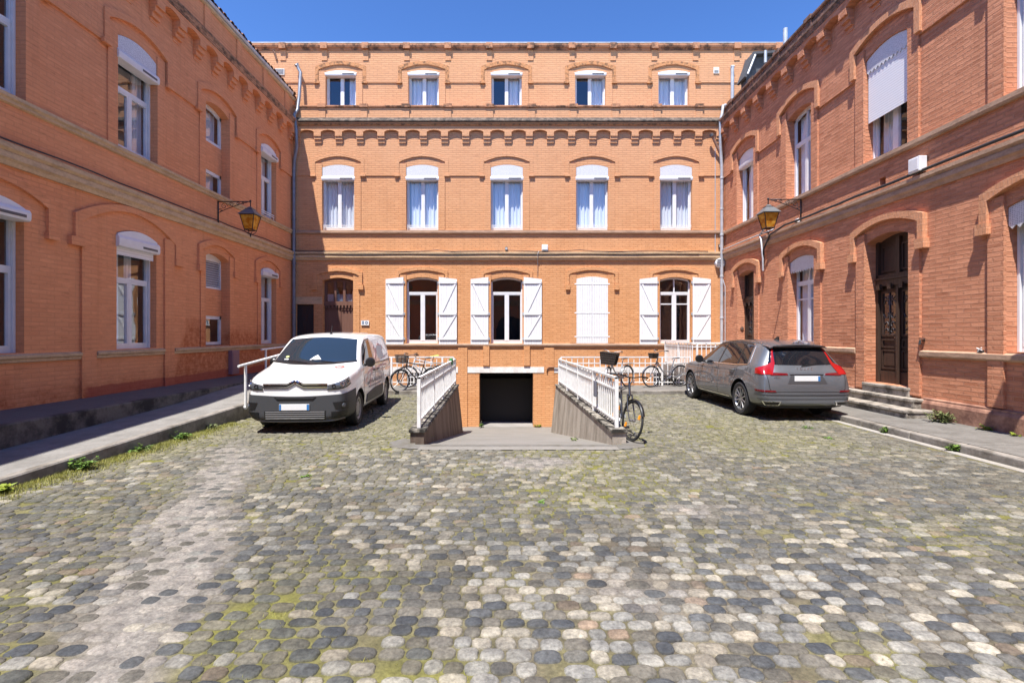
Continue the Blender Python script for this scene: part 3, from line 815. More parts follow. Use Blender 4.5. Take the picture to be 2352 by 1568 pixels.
TILE = stone('canal_tile', (0.30, 0.15, 0.095), dirt=0.7, dirtcol=(0.06, 0.045, 0.04), scale=4.0)
mb.build('tiled_roof', TILE, left, smooth=True)
mb = MB(); mb.box(UA, UB, -0.7, -0.68, 0.3, 10.9, TL); mb.box(UA, UB, -0.68, -0.29, 5.0, 5.1, TL); mb.box(UA, UB, -0.68, -0.29, 9.0, 9.1, TL); mb.build('inner_wall', ROOM, left)
mb = MB(); mb.box(UA, UB, -9, -8.9, 0, 12.6, TL); mb.box(UB + .2, UB + .3, -9, -0.1, 0, 11.1, TL); mb.box(UA - .1, UA, -9, 0, 0, 11.1, TL); mb.build('outer_wall', BR_LEFT, left, uv=True)
# left windows
make_window(L, mw=0.032, gl=GLASSL, o=lg[0], box=(3.72, 0.11), boxbow=0.2, transom=2.9, seed=101, curt_mat=SHEERG, curtains=[(0, 1)])
make_window(L, mw=0.032, gl=GLASSL, o=lg[1], box=(3.66, 0.08), boxbow=0.24, transom=2.98, seed=104, roll=3.50, curtains=[(0, 0.42), (0.58, 0.74)])
make_window(L, mw=0.032, gl=GLASSL, o=lg[3], box=(3.76, 0.11), boxbow=0.2, transom=3.0, mullion=True, seed=107, curt_mat=SHEERG, curtains=[(0, 1)])
make_window(L, mw=0.032, gl=GLASSL, o=lu[0], transom=7.15, seed=110, curt_mat=SHEERG, curtains=[(0, 1)])
make_window(L, mw=0.032, gl=GLASSL, o=lu[1], box=(7.72, 0.07), lacew=True, boxbow=0.2, transom=7.2, seed=113, curt_mat=SHEERG, curtains=[(0, 0.3), (0.75, 1)])
make_window(L, mw=0.032, gl=GLASSL, o=lu[3], box=(7.95, 0.10), boxbow=0.18, transom=7.25, rail=True, seed=116, curt_mat=SHEERG, curtains=[(0, 1)])
# bays blocked down to small windows
def small_window(F, base, z0, z1, arched, seed, louvre=False, curtain=None):
    o = dict(base); o['z0'] = z0; o['reveal'] = base['reveal'] - 0.02
    if not arched: o['zs'] = z1; o['rise'] = 0.0
    if louvre:
        T = F.T; mb = MB(); r = o['reveal']
        mb.box(o['u0'], o['u1'], -r - 0.03, -r + 0.02, z0, z0 + 0.06, T); mb.box(o['u0'], o['u0'] + 0.05, -r - 0.03, -r + 0.02, z0 + .06, z1, T); mb.box(o['u1'] - 0.05, o['u1'], -r - 0.03, -r + 0.02, z0 + .06, z1, T)
        cols = [(o['u0'] + 0.05 + (o['u1'] - o['u0'] - .1) * i / 8, o['u0'] + 0.05 + (o['u1'] - o['u0'] - .1) * (i + 1) / 8) for i in range(8)]
        plate(mb, T, [(a, b, z1 - 0.06, z1 - 0.06, arc_z(base, a) + .01, arc_z(base, b) + .01) for a, b in cols], -r - 0.03, -r + 0.02)
        fr = mb.build('louvre_window', PVC, F.root)
        mb = MB(); nz = 11
        for q in range(nz):
            z = z0 + 0.08 + (z1 - z0 - 0.14) * q / nz
            mb.add([T(o['u0'] + .05, -r - 0.05, z + 0.065), T(o['u1'] - .05, -r - 0.05, z + 0.065), T(o['u1'] - .05, -r + 0.015, z), T(o['u0'] + .05, -r + 0.015, z)], [(0, 1, 2, 3)])
        mb.build('louvre_slat', PVC, fr)
        mb = MB(); mb.box(o['u0'], o['u1'], -r - 0.07, -r - 0.06, z0, z1, T); mb.build('louvre_back', VOID, fr)
        return fr
    return make_window(F, o, gl=GLASSL, mullion=False, guide=False, seed=seed, fr=0.075, bottom=0.085, curtains=curtain, curt_mat=SHEERG)
small_window(L, lg[2], 3.09, 3.95, True, 0, louvre=True)
small_window(L, lg[2], 1.46, 2.30, False, 120)
small_window(L, lu[2], 7.30, 8.22, True, 122, curtain=[(0, 1)])
small_window(L, lu[2], 5.84, 6.50, False, 124, curtain=[(0, 1)])
for o, z0, z1 in ((lg[2], 2.30, 3.09), (lu[2], 6.50, 7.30)):
    mb = MB(); mb.box(o['u0'], o['u1'], -0.30, -0.22, z0 + .002, z1 - .002, TL); mb.build('blocked_bay', BR_LEFT, left, uv=True)

# ================================================================== RIGHT BUILDING
right = empty('brick_building', (XR, 11, 0), 'sunlit rose brick wing with carved dark doors and arched hoods beside the pavement', 'building')
Rf = Facade(TR, right, BR_RIGHT, BR_TRIM, ST_BANDR)
rc = (7.62, 10.92, 14.12, 17.42)
rg = [opening(7.62, 1.34, 1.47, 3.88, 0.12, 0.24), opening(10.92, 1.28, 0.66, 3.86, 0.14, 0.30), opening(14.12, 1.27, 1.45, 3.88, 0.13, 0.24), opening(17.42, 1.23, 0.66, 3.88, 0.12, 0.30)]
ru = [opening(7.62, 1.34, 5.74, 8.12, 0.14, 0.24), opening(10.95, 1.28, 5.74, 8.12, 0.14, 0.24), opening(14.24, 1.24, 5.74, 8.12, 0.14, 0.24), opening(17.47, 1.24, 5.74, 8.12, 0.14, 0.24)]
holeo = dict(u0=10.96, u1=11.14, z0=5.02, zs=5.25, rise=0, reveal=0.25)
mb = wall_sheet(TR, rg + ru + [holeo], UA, UB, 0.0, 10.3); mb.build('wall', BR_RIGHT, right, uv=True, recalc=False)
mb = MB(); upper_plate(mb, TR, [(c, 0.9, 8.40, 0.23) for c in (7.62, 10.95, 14.24, 17.47)], UA, UB, 7.80, 9.62, 0.05); mb.build('raised_brickwork', BR_RIGHT, right, uv=True)
for c in (7.62, 10.95, 14.24, 17.47):
    mb = MB(); hood_band(mb, TR, c, 0.88, 1.02, 8.40, 0.23, 7.84, 0.05, 0.11, 0.0); mb.build('hood_mould', BR_TRIM, right, uv=True)
for i, c in enumerate(rc):
    mb = MB(); hi = 0.92 if i < 2 else 0.86
    hood_band(mb, TR, c, hi, hi + 0.14, 4.05, 0.22, 3.68, 0.0, 0.10, 0.2, bw=0.05); mb.build('hood_mould', BR_TRIM, right, uv=True)
for o, z0, z1, w_ in [(o, 0.52, 4.08, 0.05) for o in rg] + [(o, 5.73, 8.38, 0.045) for o in ru]:
    for a, b in ((o['u0'] - 0.28, o['u0']), (o['u1'], o['u1'] + 0.28)):
        mb = MB(); mb.box(a, b, 0, w_, z0, z1, TR); mb.build('window_jamb', BR_RIGHT, right, uv=True)
mb = MB(); strip(mb, TR, UA, UB, [(0, 4.62), (0.04, 4.62), (0.06, 4.68), (0.10, 4.72), (0.10, 4.80), (0.08, 4.82), (0.13, 4.87), (0.13, 4.94), (0, 4.97)]); mb.build('string_course', ST_BANDR, right)
mb = MB(); strip(mb, TR, UA, UB, [(0, 5.60), (0.06, 5.60), (0.085, 5.64), (0.085, 5.72), (0, 5.74)]); mb.build('sill_course', ST_BANDR, right)
mb = MB()
for a, b in ((UA, 9.98), (11.86, 16.5), (18.4, UB)): strip(mb, TR, a, b, [(0, 1.30), (0.05, 1.31), (0.075, 1.34), (0.075, 1.42), (0, 1.445)])
mb.build('sill_course', ST_BANDR, right)
mb = MB()
for a, b in ((UA, 9.9), (11.95, UB)): strip(mb, TR, a, b, [(0.09, 0.0), (0.09, 0.40), (0.07, 0.44), (0.05, 0.46), (0.05, 0.49), (0, 0.51)])
mb.build('plinth', stone('plinth_stone', (0.40, 0.22, 0.15), dirt=0.8, dirtcol=(0.13, 0.06, 0.045), scale=2.5, lo=0.4, hi=0.6), right)
mb = MB(); arcade(mb, TR, UA, UB, 0.86, 18.9, 9.42, 9.86, 0.26); mb.build('corbel_arcade', BR_RIGHT, right, uv=True)
mb = MB(); strip(mb, TR, UA, UB, [(0, 9.76), (0.275, 9.76), (0.275, 9.80), (0.29, 9.82), (0.29, 9.86), (0.32, 9.90), (0.32, 9.97), (0.1, 10.08), (0, 10.10)]); mb.build('cornice', ST_CORNR, right)
mb = MB(); mb.box(UA, UB, -0.2, 0.06, 10.05, 10.36, TR)
for i in range(14):
    u = 18.5 - 1.62 * i; mb.box(u - 0.13, u + 0.13, 0.06, 0.10, 10.06, 10.36, TR)
mb.build('parapet', ST_CORNR, right)
mb = MB(); strip(mb, TR, UA, UB, [(-0.2, 10.36), (0.09, 10.36), (0.12, 10.39), (0.12, 10.44), (-0.2, 10.46)])
for i in range(14):
    u = 18.5 - 1.62 * i; mb.box(u - 0.16, u + 0.16, -0.02, 0.15, 10.355, 10.47, TR)
mb.build('coping', ST_CORNR, right)
mb = MB(); mb.box(UA, UB + .3, -9, -0.2, 10.1, 10.2, TR); mb.build('roof', CONC, right)
mb = MB(); mb.box(UA, UB, -9, -8.9, 0, 10.1, TR); mb.box(UB + .2, UB + .3, -9, -0.1, 0, 10.1, TR); mb.box(UA - .1, UA, -9, 0, 0, 10.1, TR); mb.build('outer_wall', BR_RIGHT, right, uv=True)
mb = MB(); mb.box(UA, UB, -1.0, -0.98, 0.3, 10.0, TR); mb.box(UA, UB, -0.98, -0.30, 5.0, 5.1, TR); mb.box(UA, UB, -0.98, -0.30, 9.0, 9.1, TR); mb.build('inner_wall', ROOM, right)
# right windows
wn = make_window(Rf, mw=0.04, o=rg[0], transom=3.2, seed=201, mullion=True, curtains=[(0, 1)], guide=True); saw_pelmet(Rf, rg[0], wn, 3.58)
wn = make_window(Rf, mw=0.04, o=rg[2], transom=3.26, seed=204, lites=2.78, curtains=[(0, 1)], guide=False, sub='full'); saw_pelmet(Rf, rg[2], wn, 3.62)
wn = make_window(Rf, mw=0.04, o=ru[0], seed=207, curtains=[(0, 1)])
wn = make_window(Rf, mw=0.04, o=ru[1], seed=210, box=None, roll=6.66, curtains=[(0.02, 0.35), (0.7, 1)], transom=None); saw_pelmet(Rf, ru[1], wn, 7.85)
wn = make_window(Rf, mw=0.04, o=ru[2], transom=7.35, sub='full', seed=213, curtains=[(0, 1)], guide=False)
wn = make_window(Rf, mw=0.04, o=ru[3], seed=216, curtains=[(0, 1)], box=(7.72, -0.03), boxbow=0.2, slot=False)
# carved double doors
def carved_door(F, o):
    T = F.T; r = o['reveal'] - 0.05; u0, u1 = o['u0'], o['u1']; W = u1 - u0; zt = 2.92
    mb = MB()
    for a, b in ((u0, u0 + 0.07), (u1 - 0.07, u1)): mb.box(a, b, -r - 0.08, -r + 0.03, 0.66, 3.9, T)
    mb.box(u0 + 0.07, u1 - 0.07, -r - 0.09, -r - 0.05, 0.66, 2.86, T)
    cols = [(u0 + W * i / 8, u0 + W * (i + 1) / 8, 3.12, 3.12, arc_z(o, u0 + W * i / 8) + .01, arc_z(o, u0 + W * (i + 1) / 8) + .01) for i in range(8)]
    plate(mb, T, cols, -r - 0.09, -r - 0.05)
    mb.box(u0 + .03, u1 - .03, -r - 0.06, -r + 0.05, 2.86, 3.0, T); mb.box(u0 + .03, u1 - .03, -r - 0.06, -r + 0.08, 3.0, 3.05, T); mb.box(u0 + .03, u1 - .03, -r - 0.06, -r + 0.03, 3.05, 3.12, T)
    for q in range(4):
        u = u0 + 0.14 + q * (W - 0.28) / 3; mb.box(u - 0.05, u + 0.05, -r, -r + 0.09, 2.78, 2.9, T)
    mid = (u0 + u1) / 2
    mb.box(mid - 0.05, mid + 0.05, -r - 0.06, -r + 0.02, 3.12, 3.92, T)
    mb.box(mid - 0.035, mid + 0.035, -r - 0.06, -r + 0.035, 0.66, 2.86, T)
    def ring(a, b, z0, z1, d=-r - 0.02, t=0.035):
        mb.box(a, a + t, -r - 0.06, d, z0, z1, T); mb.box(b - t, b, -r - 0.06, d, z0, z1, T); mb.box(a + t, b - t, -r - 0.06, d, z0, z0 + t, T); mb.box(a + t, b - t, -r - 0.06, d, z1 - t, z1, T)
    for a, b in ((u0 + 0.11, mid - 0.06), (mid + 0.06, u1 - 0.11)):
        ring(a, b, 0.98, 1.42); mb.box(a + .07, b - .07, -r - 0.06, -r - 0.03, 1.06, 1.34, T)
        ring(a, b, 1.46, 1.66); mb.box(a - .01, b + .01, -r - 0.06, -r - 0.01, 0.66, 0.93, T)
        ring(a, b, 1.72, 2.74)
        ring(a, b, 3.18, 3.78)
    dr = mb.build('carved_door', WOODD, F.root)
    ir = MB()
    for a, b in ((u0 + 0.15, mid - 0.10), (mid + 0.10, u1 - 0.15)):
        c = (a + b) / 2; h = (b - a) / 2
        for s in (-1, 1):
            for zc, rr, tw in ((1.98, 0.6, 1), (2.22, 0.75, -1), (2.46, 0.7, 1), (2.62, 0.5, -1), (1.84, 0.5, 1)):
                pts = []
                for q in range(15):
                    an = q / 14 * 4.6; rad = h * rr * (1 - q / 19)
                    pts.append(T(c + s * (0.06 + rad * math.cos(an) * 0.55 + rad * 0.25), -r - 0.035, zc + tw * rad * 0.75 * math.sin(an)))
                ir.tube(pts, 0.009, 5)
        ir.tube([T(c, -r - 0.035, 1.76), T(c, -r - 0.035, 2.7)], 0.011, 5)
        ir.box(a, b, -r - 0.038, -r - 0.032, 1.765, 1.775, T)
    ir.build('iron_scrollwork', WIRON, dr, smooth=True)
    g = MB(); g.box(u0 + 0.15, u1 - 0.15, -r - 0.052, -r - 0.048, 1.75, 2.7, T); g.build('door_pane', GLASSD, dr)
    h = MB(); h.lathe([(0, 0.07), (0.02, 0.068), (0.032, 0.05), (0.02, 0.03), (0.012, 0.0)], T(mid + 0.09, -r - 0.06, 1.69), Vector(T(0, 1, 0)) - Vector(T(0, 0, 0)), 10); h.build('door_knob', RUST, dr, smooth=True)
    return dr
carved_door(Rf, rg[1]); carved_door(Rf, rg[3])
# shed dormer on the flat roof
dm = empty('roof_dormer', (9.0, 17.7, 10.2), 'small grey dormer with pale rake edge standing on the rose brick wing roof', 'dormer')
mb = MB(); mb.prism([(8.36, 10.2), (8.36, 10.95), (8.60, 11.60), (9.8, 11.66), (9.8, 10.2)], 17.62, 18.0, lambda a, b, c: (a, c, b)); mb.build('cheek', plain('slate_grey', (0.10, 0.102, 0.108), 0.8, var=0.2, scale=8, spec=0.1), dm)
mb = MB(); mb.prism([(8.22, 10.82), (8.30, 10.80), (8.60, 11.62), (9.9, 11.70), (9.9, 11.78), (8.54, 11.70)], 17.45, 18.05, lambda a, b, c: (a, c, b)); mb.build('roof', plain('roof_slate', (0.09, 0.092, 0.098), 0.85, var=0.2, scale=9, spec=0.1), dm)
mb = MB(); mb.tube([(8.33, 17.44, 10.9), (8.60, 17.44, 11.58)], 0.035, 6); mb.tube([(8.95, 17.44, 11.3), (8.95, 17.44, 11.72)], 0.05, 6); mb.build('rake_board', ZINC, dm)

# ================================================================== WING BEHIND THE CAMERA (mirrored in the window panes)
front = empty('brick_building', (0, -9, 0), 'shaded brick wing opposite the ochre building, mirrored in its dark ground floor panes', 'building')
TF = lambda u, w, z: (u, -9.0 + w, z)
fo = [opening(u, 1.25, z, z + 2.4, 0.11, 0.2) for u in (-6.5, -3.2, 3.2, 6.5) for z in (1.4, 5.8)] + [opening(0, 2.6, 0.0, 3.0, 0.5, 0.4)]
mb = wall_sheet(TF, fo, XL - 2, XR + 2, 0, 10.4); mb.quad(TF(XL - 2, 0, 10.4), TF(XR + 2, 0, 10.4), TF(XR + 2, -6, 10.4), TF(XL - 2, -6, 10.4)); mb.build('wall', BR_LEFT, front, uv=True, recalc=False)
mb = MB(); strip(mb, TF, XL - 2, XR + 2, [(0, 4.6), (0.1, 4.7), (0.14, 4.95), (0, 4.98)]); mb.build('string_course', ST_BAND, front)
for o in fo:
    mb = MB(); mb.box(o['u0'], o['u1'], -0.4, -0.38, o['z0'], o['zs'] + 0.5, TF); mb.build('window', VOID, front)
# ================================================================== GROUND
def ramp_z(y):      # basement ramp surface
    if y < 7.9: return 0.0
    if y < 16.0: return -1.40 * (y - 7.9) / 8.1
    return -1.40 - 0.43 * min(1, (y - 16.0) / 3.0)
def rl(y): return -1.40 - 0.30 * (y - 8.0) / 8.0     # inner tops of the ramp walls
def rr(y): return 1.64 - 0.17 * (y - 8.0) / 8.0
def lerp(a, b, t): return a + (b - a) * t
def fb(x, y, s, seed=0.0, o=3): return noise.fractal(Vector((x * s + seed, y * s - seed, seed * 1.7)), 0.9, 2.0, o)
KERB_X = 6.72
def patch_amount(x, y):   # worn mortar washed over the setts
    c = -2.15 - (y - 2.5) * 0.40; w = 0.42 + 0.10 * fb(x, y, 0.9, 3.1)
    d = abs(x - c + 0.28 * fb(x, y, 1.1, 8.0)) / w
    a = max(0.0, 1.25 - d) * (1 if y < 6.8 else max(0, 1 - (y - 6.8) / 1.8))
    d2 = math.hypot((x - 0.35) / 0.75, (y - 6.85) / 0.42); a = max(a, 1.3 * max(0, 1 - d2 + 0.3 * fb(x, y, 2.2, 5)))
    d3 = math.hypot((x - 1.9) / 0.75, (y - 5.0) / 0.4); a = max(a, 0.8 * max(0, 1 - d3 + 0.3 * fb(x, y, 2.2, 6)))
    d4 = math.hypot((x - 0.85) / 0.45, (y - 3.4) / 0.35); a = max(a, 0.8 * max(0, 1 - d4 + 0.3 * fb(x, y, 2.2, 7)))
    return max(0.0, min(1.0, a))
def moss_amount(x, y):
    m = 0.29 + 0.55 * fb(x, y, 0.55, 11.0) + 0.35 * fb(x, y, 1.9, 2.0) + 0.06 * max(0, min(y, 9) - 3.5)
    ke = kerb_left(y)
    m += 0.9 * max(0, 1 - (x - ke) / 1.1)
    m += 0.25 * math.exp(-((x - 3.4) ** 2 / 2.0 + (y - 9.5) ** 2 / 9))
    return max(0.0, min(1.0, m - 0.8 * patch_amount(x, y)))
def kerb_left(y): return -5.72 + 0.03 * (y - 5.5)

def mixl(a, b, t): return tuple(x + (y - x) * t for x, y in zip(a, b))
GREEN = (0.15, 0.145, 0.038); SAND = (0.16, 0.138, 0.105); MORT = (0.205, 0.19, 0.175); DIRT = (0.085, 0.072, 0.055)
def joint_col(x, y):
    c = mixl(SAND, DIRT, max(0, min(1, 0.45 + 1.0 * fb(x, y, 2.4, 4.0))))
    c = mixl(c, GREEN, min(1, moss_amount(x, y) * 1.25))
    return mixl(c, MORT, patch_amount(x, y))
def colour_mesh(me, cols):
    at = me.color_attributes.new('Col', 'FLOAT_COLOR', 'POINT')
    flat = []
    for c in cols: flat += [c[0], c[1], c[2], 1.0]
    at.data.foreach_set('color', flat)

SETT = vcol('setts', 0.8, 0.9, 55.0, 0.95)
JOINT = vcol('joint_moss', 0.95, 1.0, 60.0, 0.8)
PAVE = stone('pavement_asphalt', (0.175, 0.165, 0.15), dirt=0.6, dirtcol=(0.095, 0.088, 0.076), scale=2.6, lo=0.4, hi=0.66, bmp=0.7)
ASPH = stone('ramp_asphalt', (0.225, 0.215, 0.20), dirt=0.6, dirtcol=(0.135, 0.128, 0.115), scale=3.0, lo=0.4, hi=0.64, bmp=0.9)
ASPHD = stone('platform_asphalt', (0.135, 0.128, 0.12), dirt=0.3, dirtcol=(0.08, 0.078, 0.085), scale=2.2, bmp=0.5)
KERB = stone('kerb_stone', (0.27, 0.245, 0.215), dirt=0.7, dirtcol=(0.075, 0.065, 0.05), scale=2.8, lo=0.42, hi=0.62)
GUTT = stone('gutter_stone', (0.33, 0.31, 0.28), dirt=0.6, dirtcol=(0.25, 0.22, 0.17), scale=3)

# base sheet: courtyard with a hole for the basement ramp and the light well
mb = MB(); cols = []
def sheet(x0, x1, y0, y1, nx, ny, z, fx0=None, fx1=None):
    rows = []
    for j in range(ny + 1):
        y = y0 + (y1 - y0) * j / ny; row = []
        a = fx0(y) if fx0 else x0; b = fx1(y) if fx1 else x1
        for i in range(nx + 1):
            x = a + (b - a) * i / nx
            row.append((x, y, z + 0.004 * fb(x, y, 1.5))); cols.append(joint_col(x, y))
        rows.append(row)
    mb.grid(rows)
GZ = -0.0065
sheet(-9, 9, 1.0, 7.9, 170, 90, GZ)
sheet(-9, -1.6, 7.9, 16.2, 70, 80, GZ, None, lambda y: rl(y) - 0.12)
sheet(1.8, 9, 7.9, 16.2, 70, 80, GZ, lambda y: rr(y) + 0.12, None)
sheet(-9, 9, -6, 1.0, 20, 8, GZ)
me = bpy.data.meshes.new('cobbled_ground'); me.from_pydata(mb.v, [], mb.f); me.materials.append(JOINT); colour_mesh(me, cols)
o = bpy.data.objects.new('cobbled_ground', me); C.objects.link(o); o['kind'] = 'structure'
mb = MB()
for x0, x1, y0, y1 in ((-150, -9, -150, 150), (9, 150, -150, 150), (-9, 9, -150, -6), (-9, 9, 20, 150)): mb.quad((x0, y0, -0.02), (x1, y0, -0.02), (x1, y1, -0.02), (x0, y1, -0.02))
struct(mb, 'outer_ground', PAVE)

# the setts
random.seed(21)
V = []; F = []; CO = []
DARKS = [((0.056, 0.061, 0.070), 19), ((0.076, 0.080, 0.086), 20), ((0.100, 0.097, 0.091), 21), ((0.112, 0.104, 0.090), 22), ((0.138, 0.128, 0.112), 18), ((0.14, 0.112, 0.088), 3)]
LIGHTS = [((0.285, 0.262, 0.222), 10), ((0.23, 0.222, 0.205), 10), ((0.26, 0.232, 0.19), 6), ((0.185, 0.182, 0.174), 10), ((0.22, 0.165, 0.125), 1)]
dpal = [c for c, w in DARKS for _ in range(w)]; lpal = [c for c, w in LIGHTS for _ in range(w)]
y = 1.7; row = 0
NS = 14
while y < 15.2:
    pitch = random.uniform(0.088, 0.112)
    hw = min(9, y * 1.10 + 1.6)
    x = -hw + random.uniform(0, 0.1)
    bow = [random.uniform(-1, 1) for _ in range(3)]
    while x < hw:
        w = random.choice((0.11, 0.125, 0.14, 0.15, 0.165)) * random.uniform(0.92, 1.08)
        cx = x + w / 2; x += w + random.uniform(-0.005, 0.006)
        cy = y + 0.035 * math.sin(cx * 0.8 + bow[0] * 0.3 + y * 0.6) + random.uniform(-0.008, 0.008) + 0.05 * fb(cx, y, 0.4, 9)
        if cy < 1.75 or cx > KERB_X - 0.24 or cx < kerb_left(cy) + 0.01 or cy > 14.6: continue
        if cy > 8.3 and rl(cy) - 0.30 < cx < rr(cy) + 0.30: continue
        if 7.61 < cy <= 8.38 and -1.92 + 1.2 * max(0, 7.85 - cy) < cx < 2.10 - 1.2 * max(0, 7.85 - cy): continue
        if random.random() < 0.02: continue
        pa = patch_amount(cx, cy); mo = moss_amount(cx, cy)
        k = random.uniform(0.80, 1.2)
        dk = fb(cx, cy, 0.45, 31.0)
        base = random.choice(lpal) if random.random() < max(0.05, min(0.6, 0.25 + 0.45 * dk + 0.5 * fb(cx, cy, 1.6, 43.0))) else random.choice(dpal)
        k *= 1 + 0.22 * fb(cx, cy, 0.3, 55.0)
        col = tuple(c * k for c in base)
        col = mixl(col, mixl((0.105, 0.10, 0.078), (0.195, 0.182, 0.145), random.random()), max(0, min(0.66, (cy - 3.2) * 0.13)))   # setts blend towards one dull tan tone with distance
        col = mixl(col, (0.20, 0.185, 0.07), 0.38 * max(0, mo - 0.35))
        sink = 0.0
        if pa > 0.1:
            if random.random() < 0.62: col = mixl(col, mixl(MORT, (0.26, 0.235, 0.215), random.random()), min(0.85, pa * 1.2)); 
            sink = 0.010 * pa
        a, b = w / 2, pitch / 2 * random.uniform(0.95, 1.10)
        rot = random.uniform(-0.06, 0.06) + 0.10 * fb(cx, cy, 0.5, 17); tz = random.uniform(-0.003, 0.004) - sink
        px, py = random.uniform(-0.06, 0.06), random.uniform(-0.06, 0.06)
        e = random.uniform(2.5, 4.6); j0 = [random.uniform(0.90, 1.07) for _ in range(7)]; j = [(j0[q // 2] if q % 2 == 0 else (j0[q // 2] + j0[(q // 2 + 1) % 7]) / 2) for q in range(NS)]
        o0 = len(V); ca, sa = math.cos(rot), math.sin(rot)
        for s, z in ((1.0, -0.016), (0.95, -0.002), (0.82, 0.0045), (0.42, 0.0065)):
            for q in range(NS):
                an = 2 * PI * q / NS; c, sn = math.cos(an), math.sin(an)
                rad = (abs(c) ** e + abs(sn) ** e) ** (-1 / e) * j[q] * s
                lx, ly = a * rad * c, b * rad * sn
                V.append((cx + lx * ca - ly * sa, cy + lx * sa + ly * ca, z + tz + lx * px * .5 + ly * py * .5))
                CO.append(col if s < 0.9 else mixl(col, joint_col(cx, cy), 0.5 if s > .97 else 0.22))
        V.append((cx, cy, 0.007 + tz)); CO.append(col)
        for g in range(3):
            for q in range(NS):
                F.append((o0 + g * NS + q, o0 + g * NS + (q + 1) % NS, o0 + (g + 1) * NS + (q + 1) % NS, o0 + (g + 1) * NS + q))
        for q in range(NS): F.append((o0 + 3 * NS + q, o0 + 3 * NS + (q + 1) % NS, o0 + 4 * NS))
    y += pitch * 0.985; row += 1
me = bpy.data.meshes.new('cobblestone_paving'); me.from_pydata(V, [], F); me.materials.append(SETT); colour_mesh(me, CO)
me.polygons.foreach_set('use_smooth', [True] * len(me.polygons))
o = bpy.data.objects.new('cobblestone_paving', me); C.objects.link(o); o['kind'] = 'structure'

# --- basement ramp, its apron and the light well floor
mb = MB(); rows = []
for j in range(40):
    y = 7.55 + (19.35 - 7.55) * j / 39
    a, b = rl(max(y, 7.95)) - 0.02, rr(max(y, 7.95)) + 0.02
    if y >= 16.0: a, b = -1.9, 1.7
    rows.append([(a + (b - a) * i / 10, y, ramp_z(y) + (0.009 if y < 7.95 else 0.0)) for i in range(11)])
mb.grid(rows)
RAMPC = stone('ramp_concrete', (0.22, 0.205, 0.185), dirt=0.6, dirtcol=(0.15, 0.14, 0.12), scale=1.3, lo=0.4, hi=0.7)
struct(mb, 'basement_ramp', RAMPC)
mb = MB(); rnd = random.Random(12)      # worn asphalt apron round the ramp mouth
ap = [(-1.86, 8.35), (-1.98, 8.1), (-1.9, 7.78), (-1.55, 7.62), (-0.9, 7.6), (0.1, 7.64), (1.0, 7.59), (1.8, 7.63), (2.1, 7.76), (2.14, 8.0), (2.02, 8.3)]
inn = [(rl(8.0) - 0.16, 8.35), (rl(8.0) - 0.16, 8.1), (rl(8.0) - 0.12, 7.9), (rl(8.0) + 0.3, 7.9), (-0.7, 7.9), (0.1, 7.9), (0.9, 7.9), (rr(8.0) - 0.2, 7.9), (rr(8.0) + 0.12, 7.9), (rr(8.0) + 0.16, 8.1), (rr(8.0) + 0.16, 8.3)]
mb.grid([[(x, y, 0.006) for x, y in ap], [(x, y, 0.012) for x, y in inn]])
struct(mb, 'ramp_apron', stone('apron_asphalt', (0.155, 0.146, 0.135), dirt=0.7, dirtcol=(0.10, 0.09, 0.065), scale=4.5, lo=0.4, hi=0.65))
mb = MB()
for a, b in ((XL, -1.9), (1.7, XR)): mb.quad((a, 16.2, -1.83), (b, 16.2, -1.83), (b, 19.35, -1.83), (a, 19.35, -1.83))
mb.quad((-1.2, 19.3, -1.826), (1.2, 19.3, -1.826), (1.2, 26, -1.826), (-1.2, 26, -1.826))
struct(mb, 'light_well_floor', CONC)
# rear pavement along the light well and its retaining face
mb = MB()
for a, b in ((-5.6, rl(16) - 0.22), (rr(16) + 0.22, KERB_X)):
    mb.box(a, b, 14.78, 16.28, -0.05, 0.10)
struct(mb, 'rear_pavement', PAVE)
mb = MB()
for a, b in ((-5.6, rl(15) - 0.25), (rr(15) + 0.25, KERB_X)): mb.box(a, b, 14.6, 14.776, -0.05, 0.105)
struct(mb, 'rear_kerb', KERB, bevel=0.012)
mb = MB()
for a, b in ((XL, rl(16) - 0.2), (rr(16) + 0.2, XR)): mb.box(a, b, 16.285, 16.4, -1.85, 0.09)
struct(mb, 'light_well_wall', CONC)

# --- right pavement with slabs, kerb and gutter stones
mb = MB(); y = -4.0; rnd = random.Random(5)
while y < 19.2:
    L_ = rnd.uniform(0.85, 1.0); xs = [KERB_X + 0.165, 7.35, XR - 0.0]
    if y > 3.0 and y < 12:
        for a, b in zip(xs, xs[1:]):
            mb.add([(a + .004, y + .004, 0.115), (b - .004, y + .004, 0.135 if b > 8 else 0.12), (b - .004, y + L_ - .004, 0.135 if b > 8 else 0.12), (a + .004, y + L_ - .004, 0.115)], [(0, 1, 2, 3)])
    else: mb.quad((xs[0], y, 0.115), (xs[2], y, 0.13), (xs[2], y + L_, 0.13), (xs[0], y + L_, 0.115))
    y += L_
mb.quad((KERB_X + .1, -4, 0.10), (XR, -4, 0.105), (XR, 19.3, 0.105), (KERB_X + .1, 19.3, 0.10))
struct(mb, 'right_pavement', PAVE)
mb = MB(); y = -4.0
while y < 14.6:
    L_ = rnd.uniform(0.9, 1.3); t = rnd.uniform(-0.006, 0.006); mb.box(KERB_X + t, KERB_X + 0.16, y + .004, y + L_ - .004, -0.05, 0.118 + t * 0.5); y += L_
struct(mb, 'right_kerb', KERB, bevel=0.02)
mb = MB(); y = 1.5
while y < 10.6:
    L_ = rnd.uniform(0.8, 1.2); mb.box(KERB_X - 0.17, KERB_X - 0.035, y + .006, y + L_ - .006, -0.05, 0.008 + rnd.uniform(-.003, .004)); y += L_
struct(mb, 'right_gutter', GUTT, bevel=0.008)

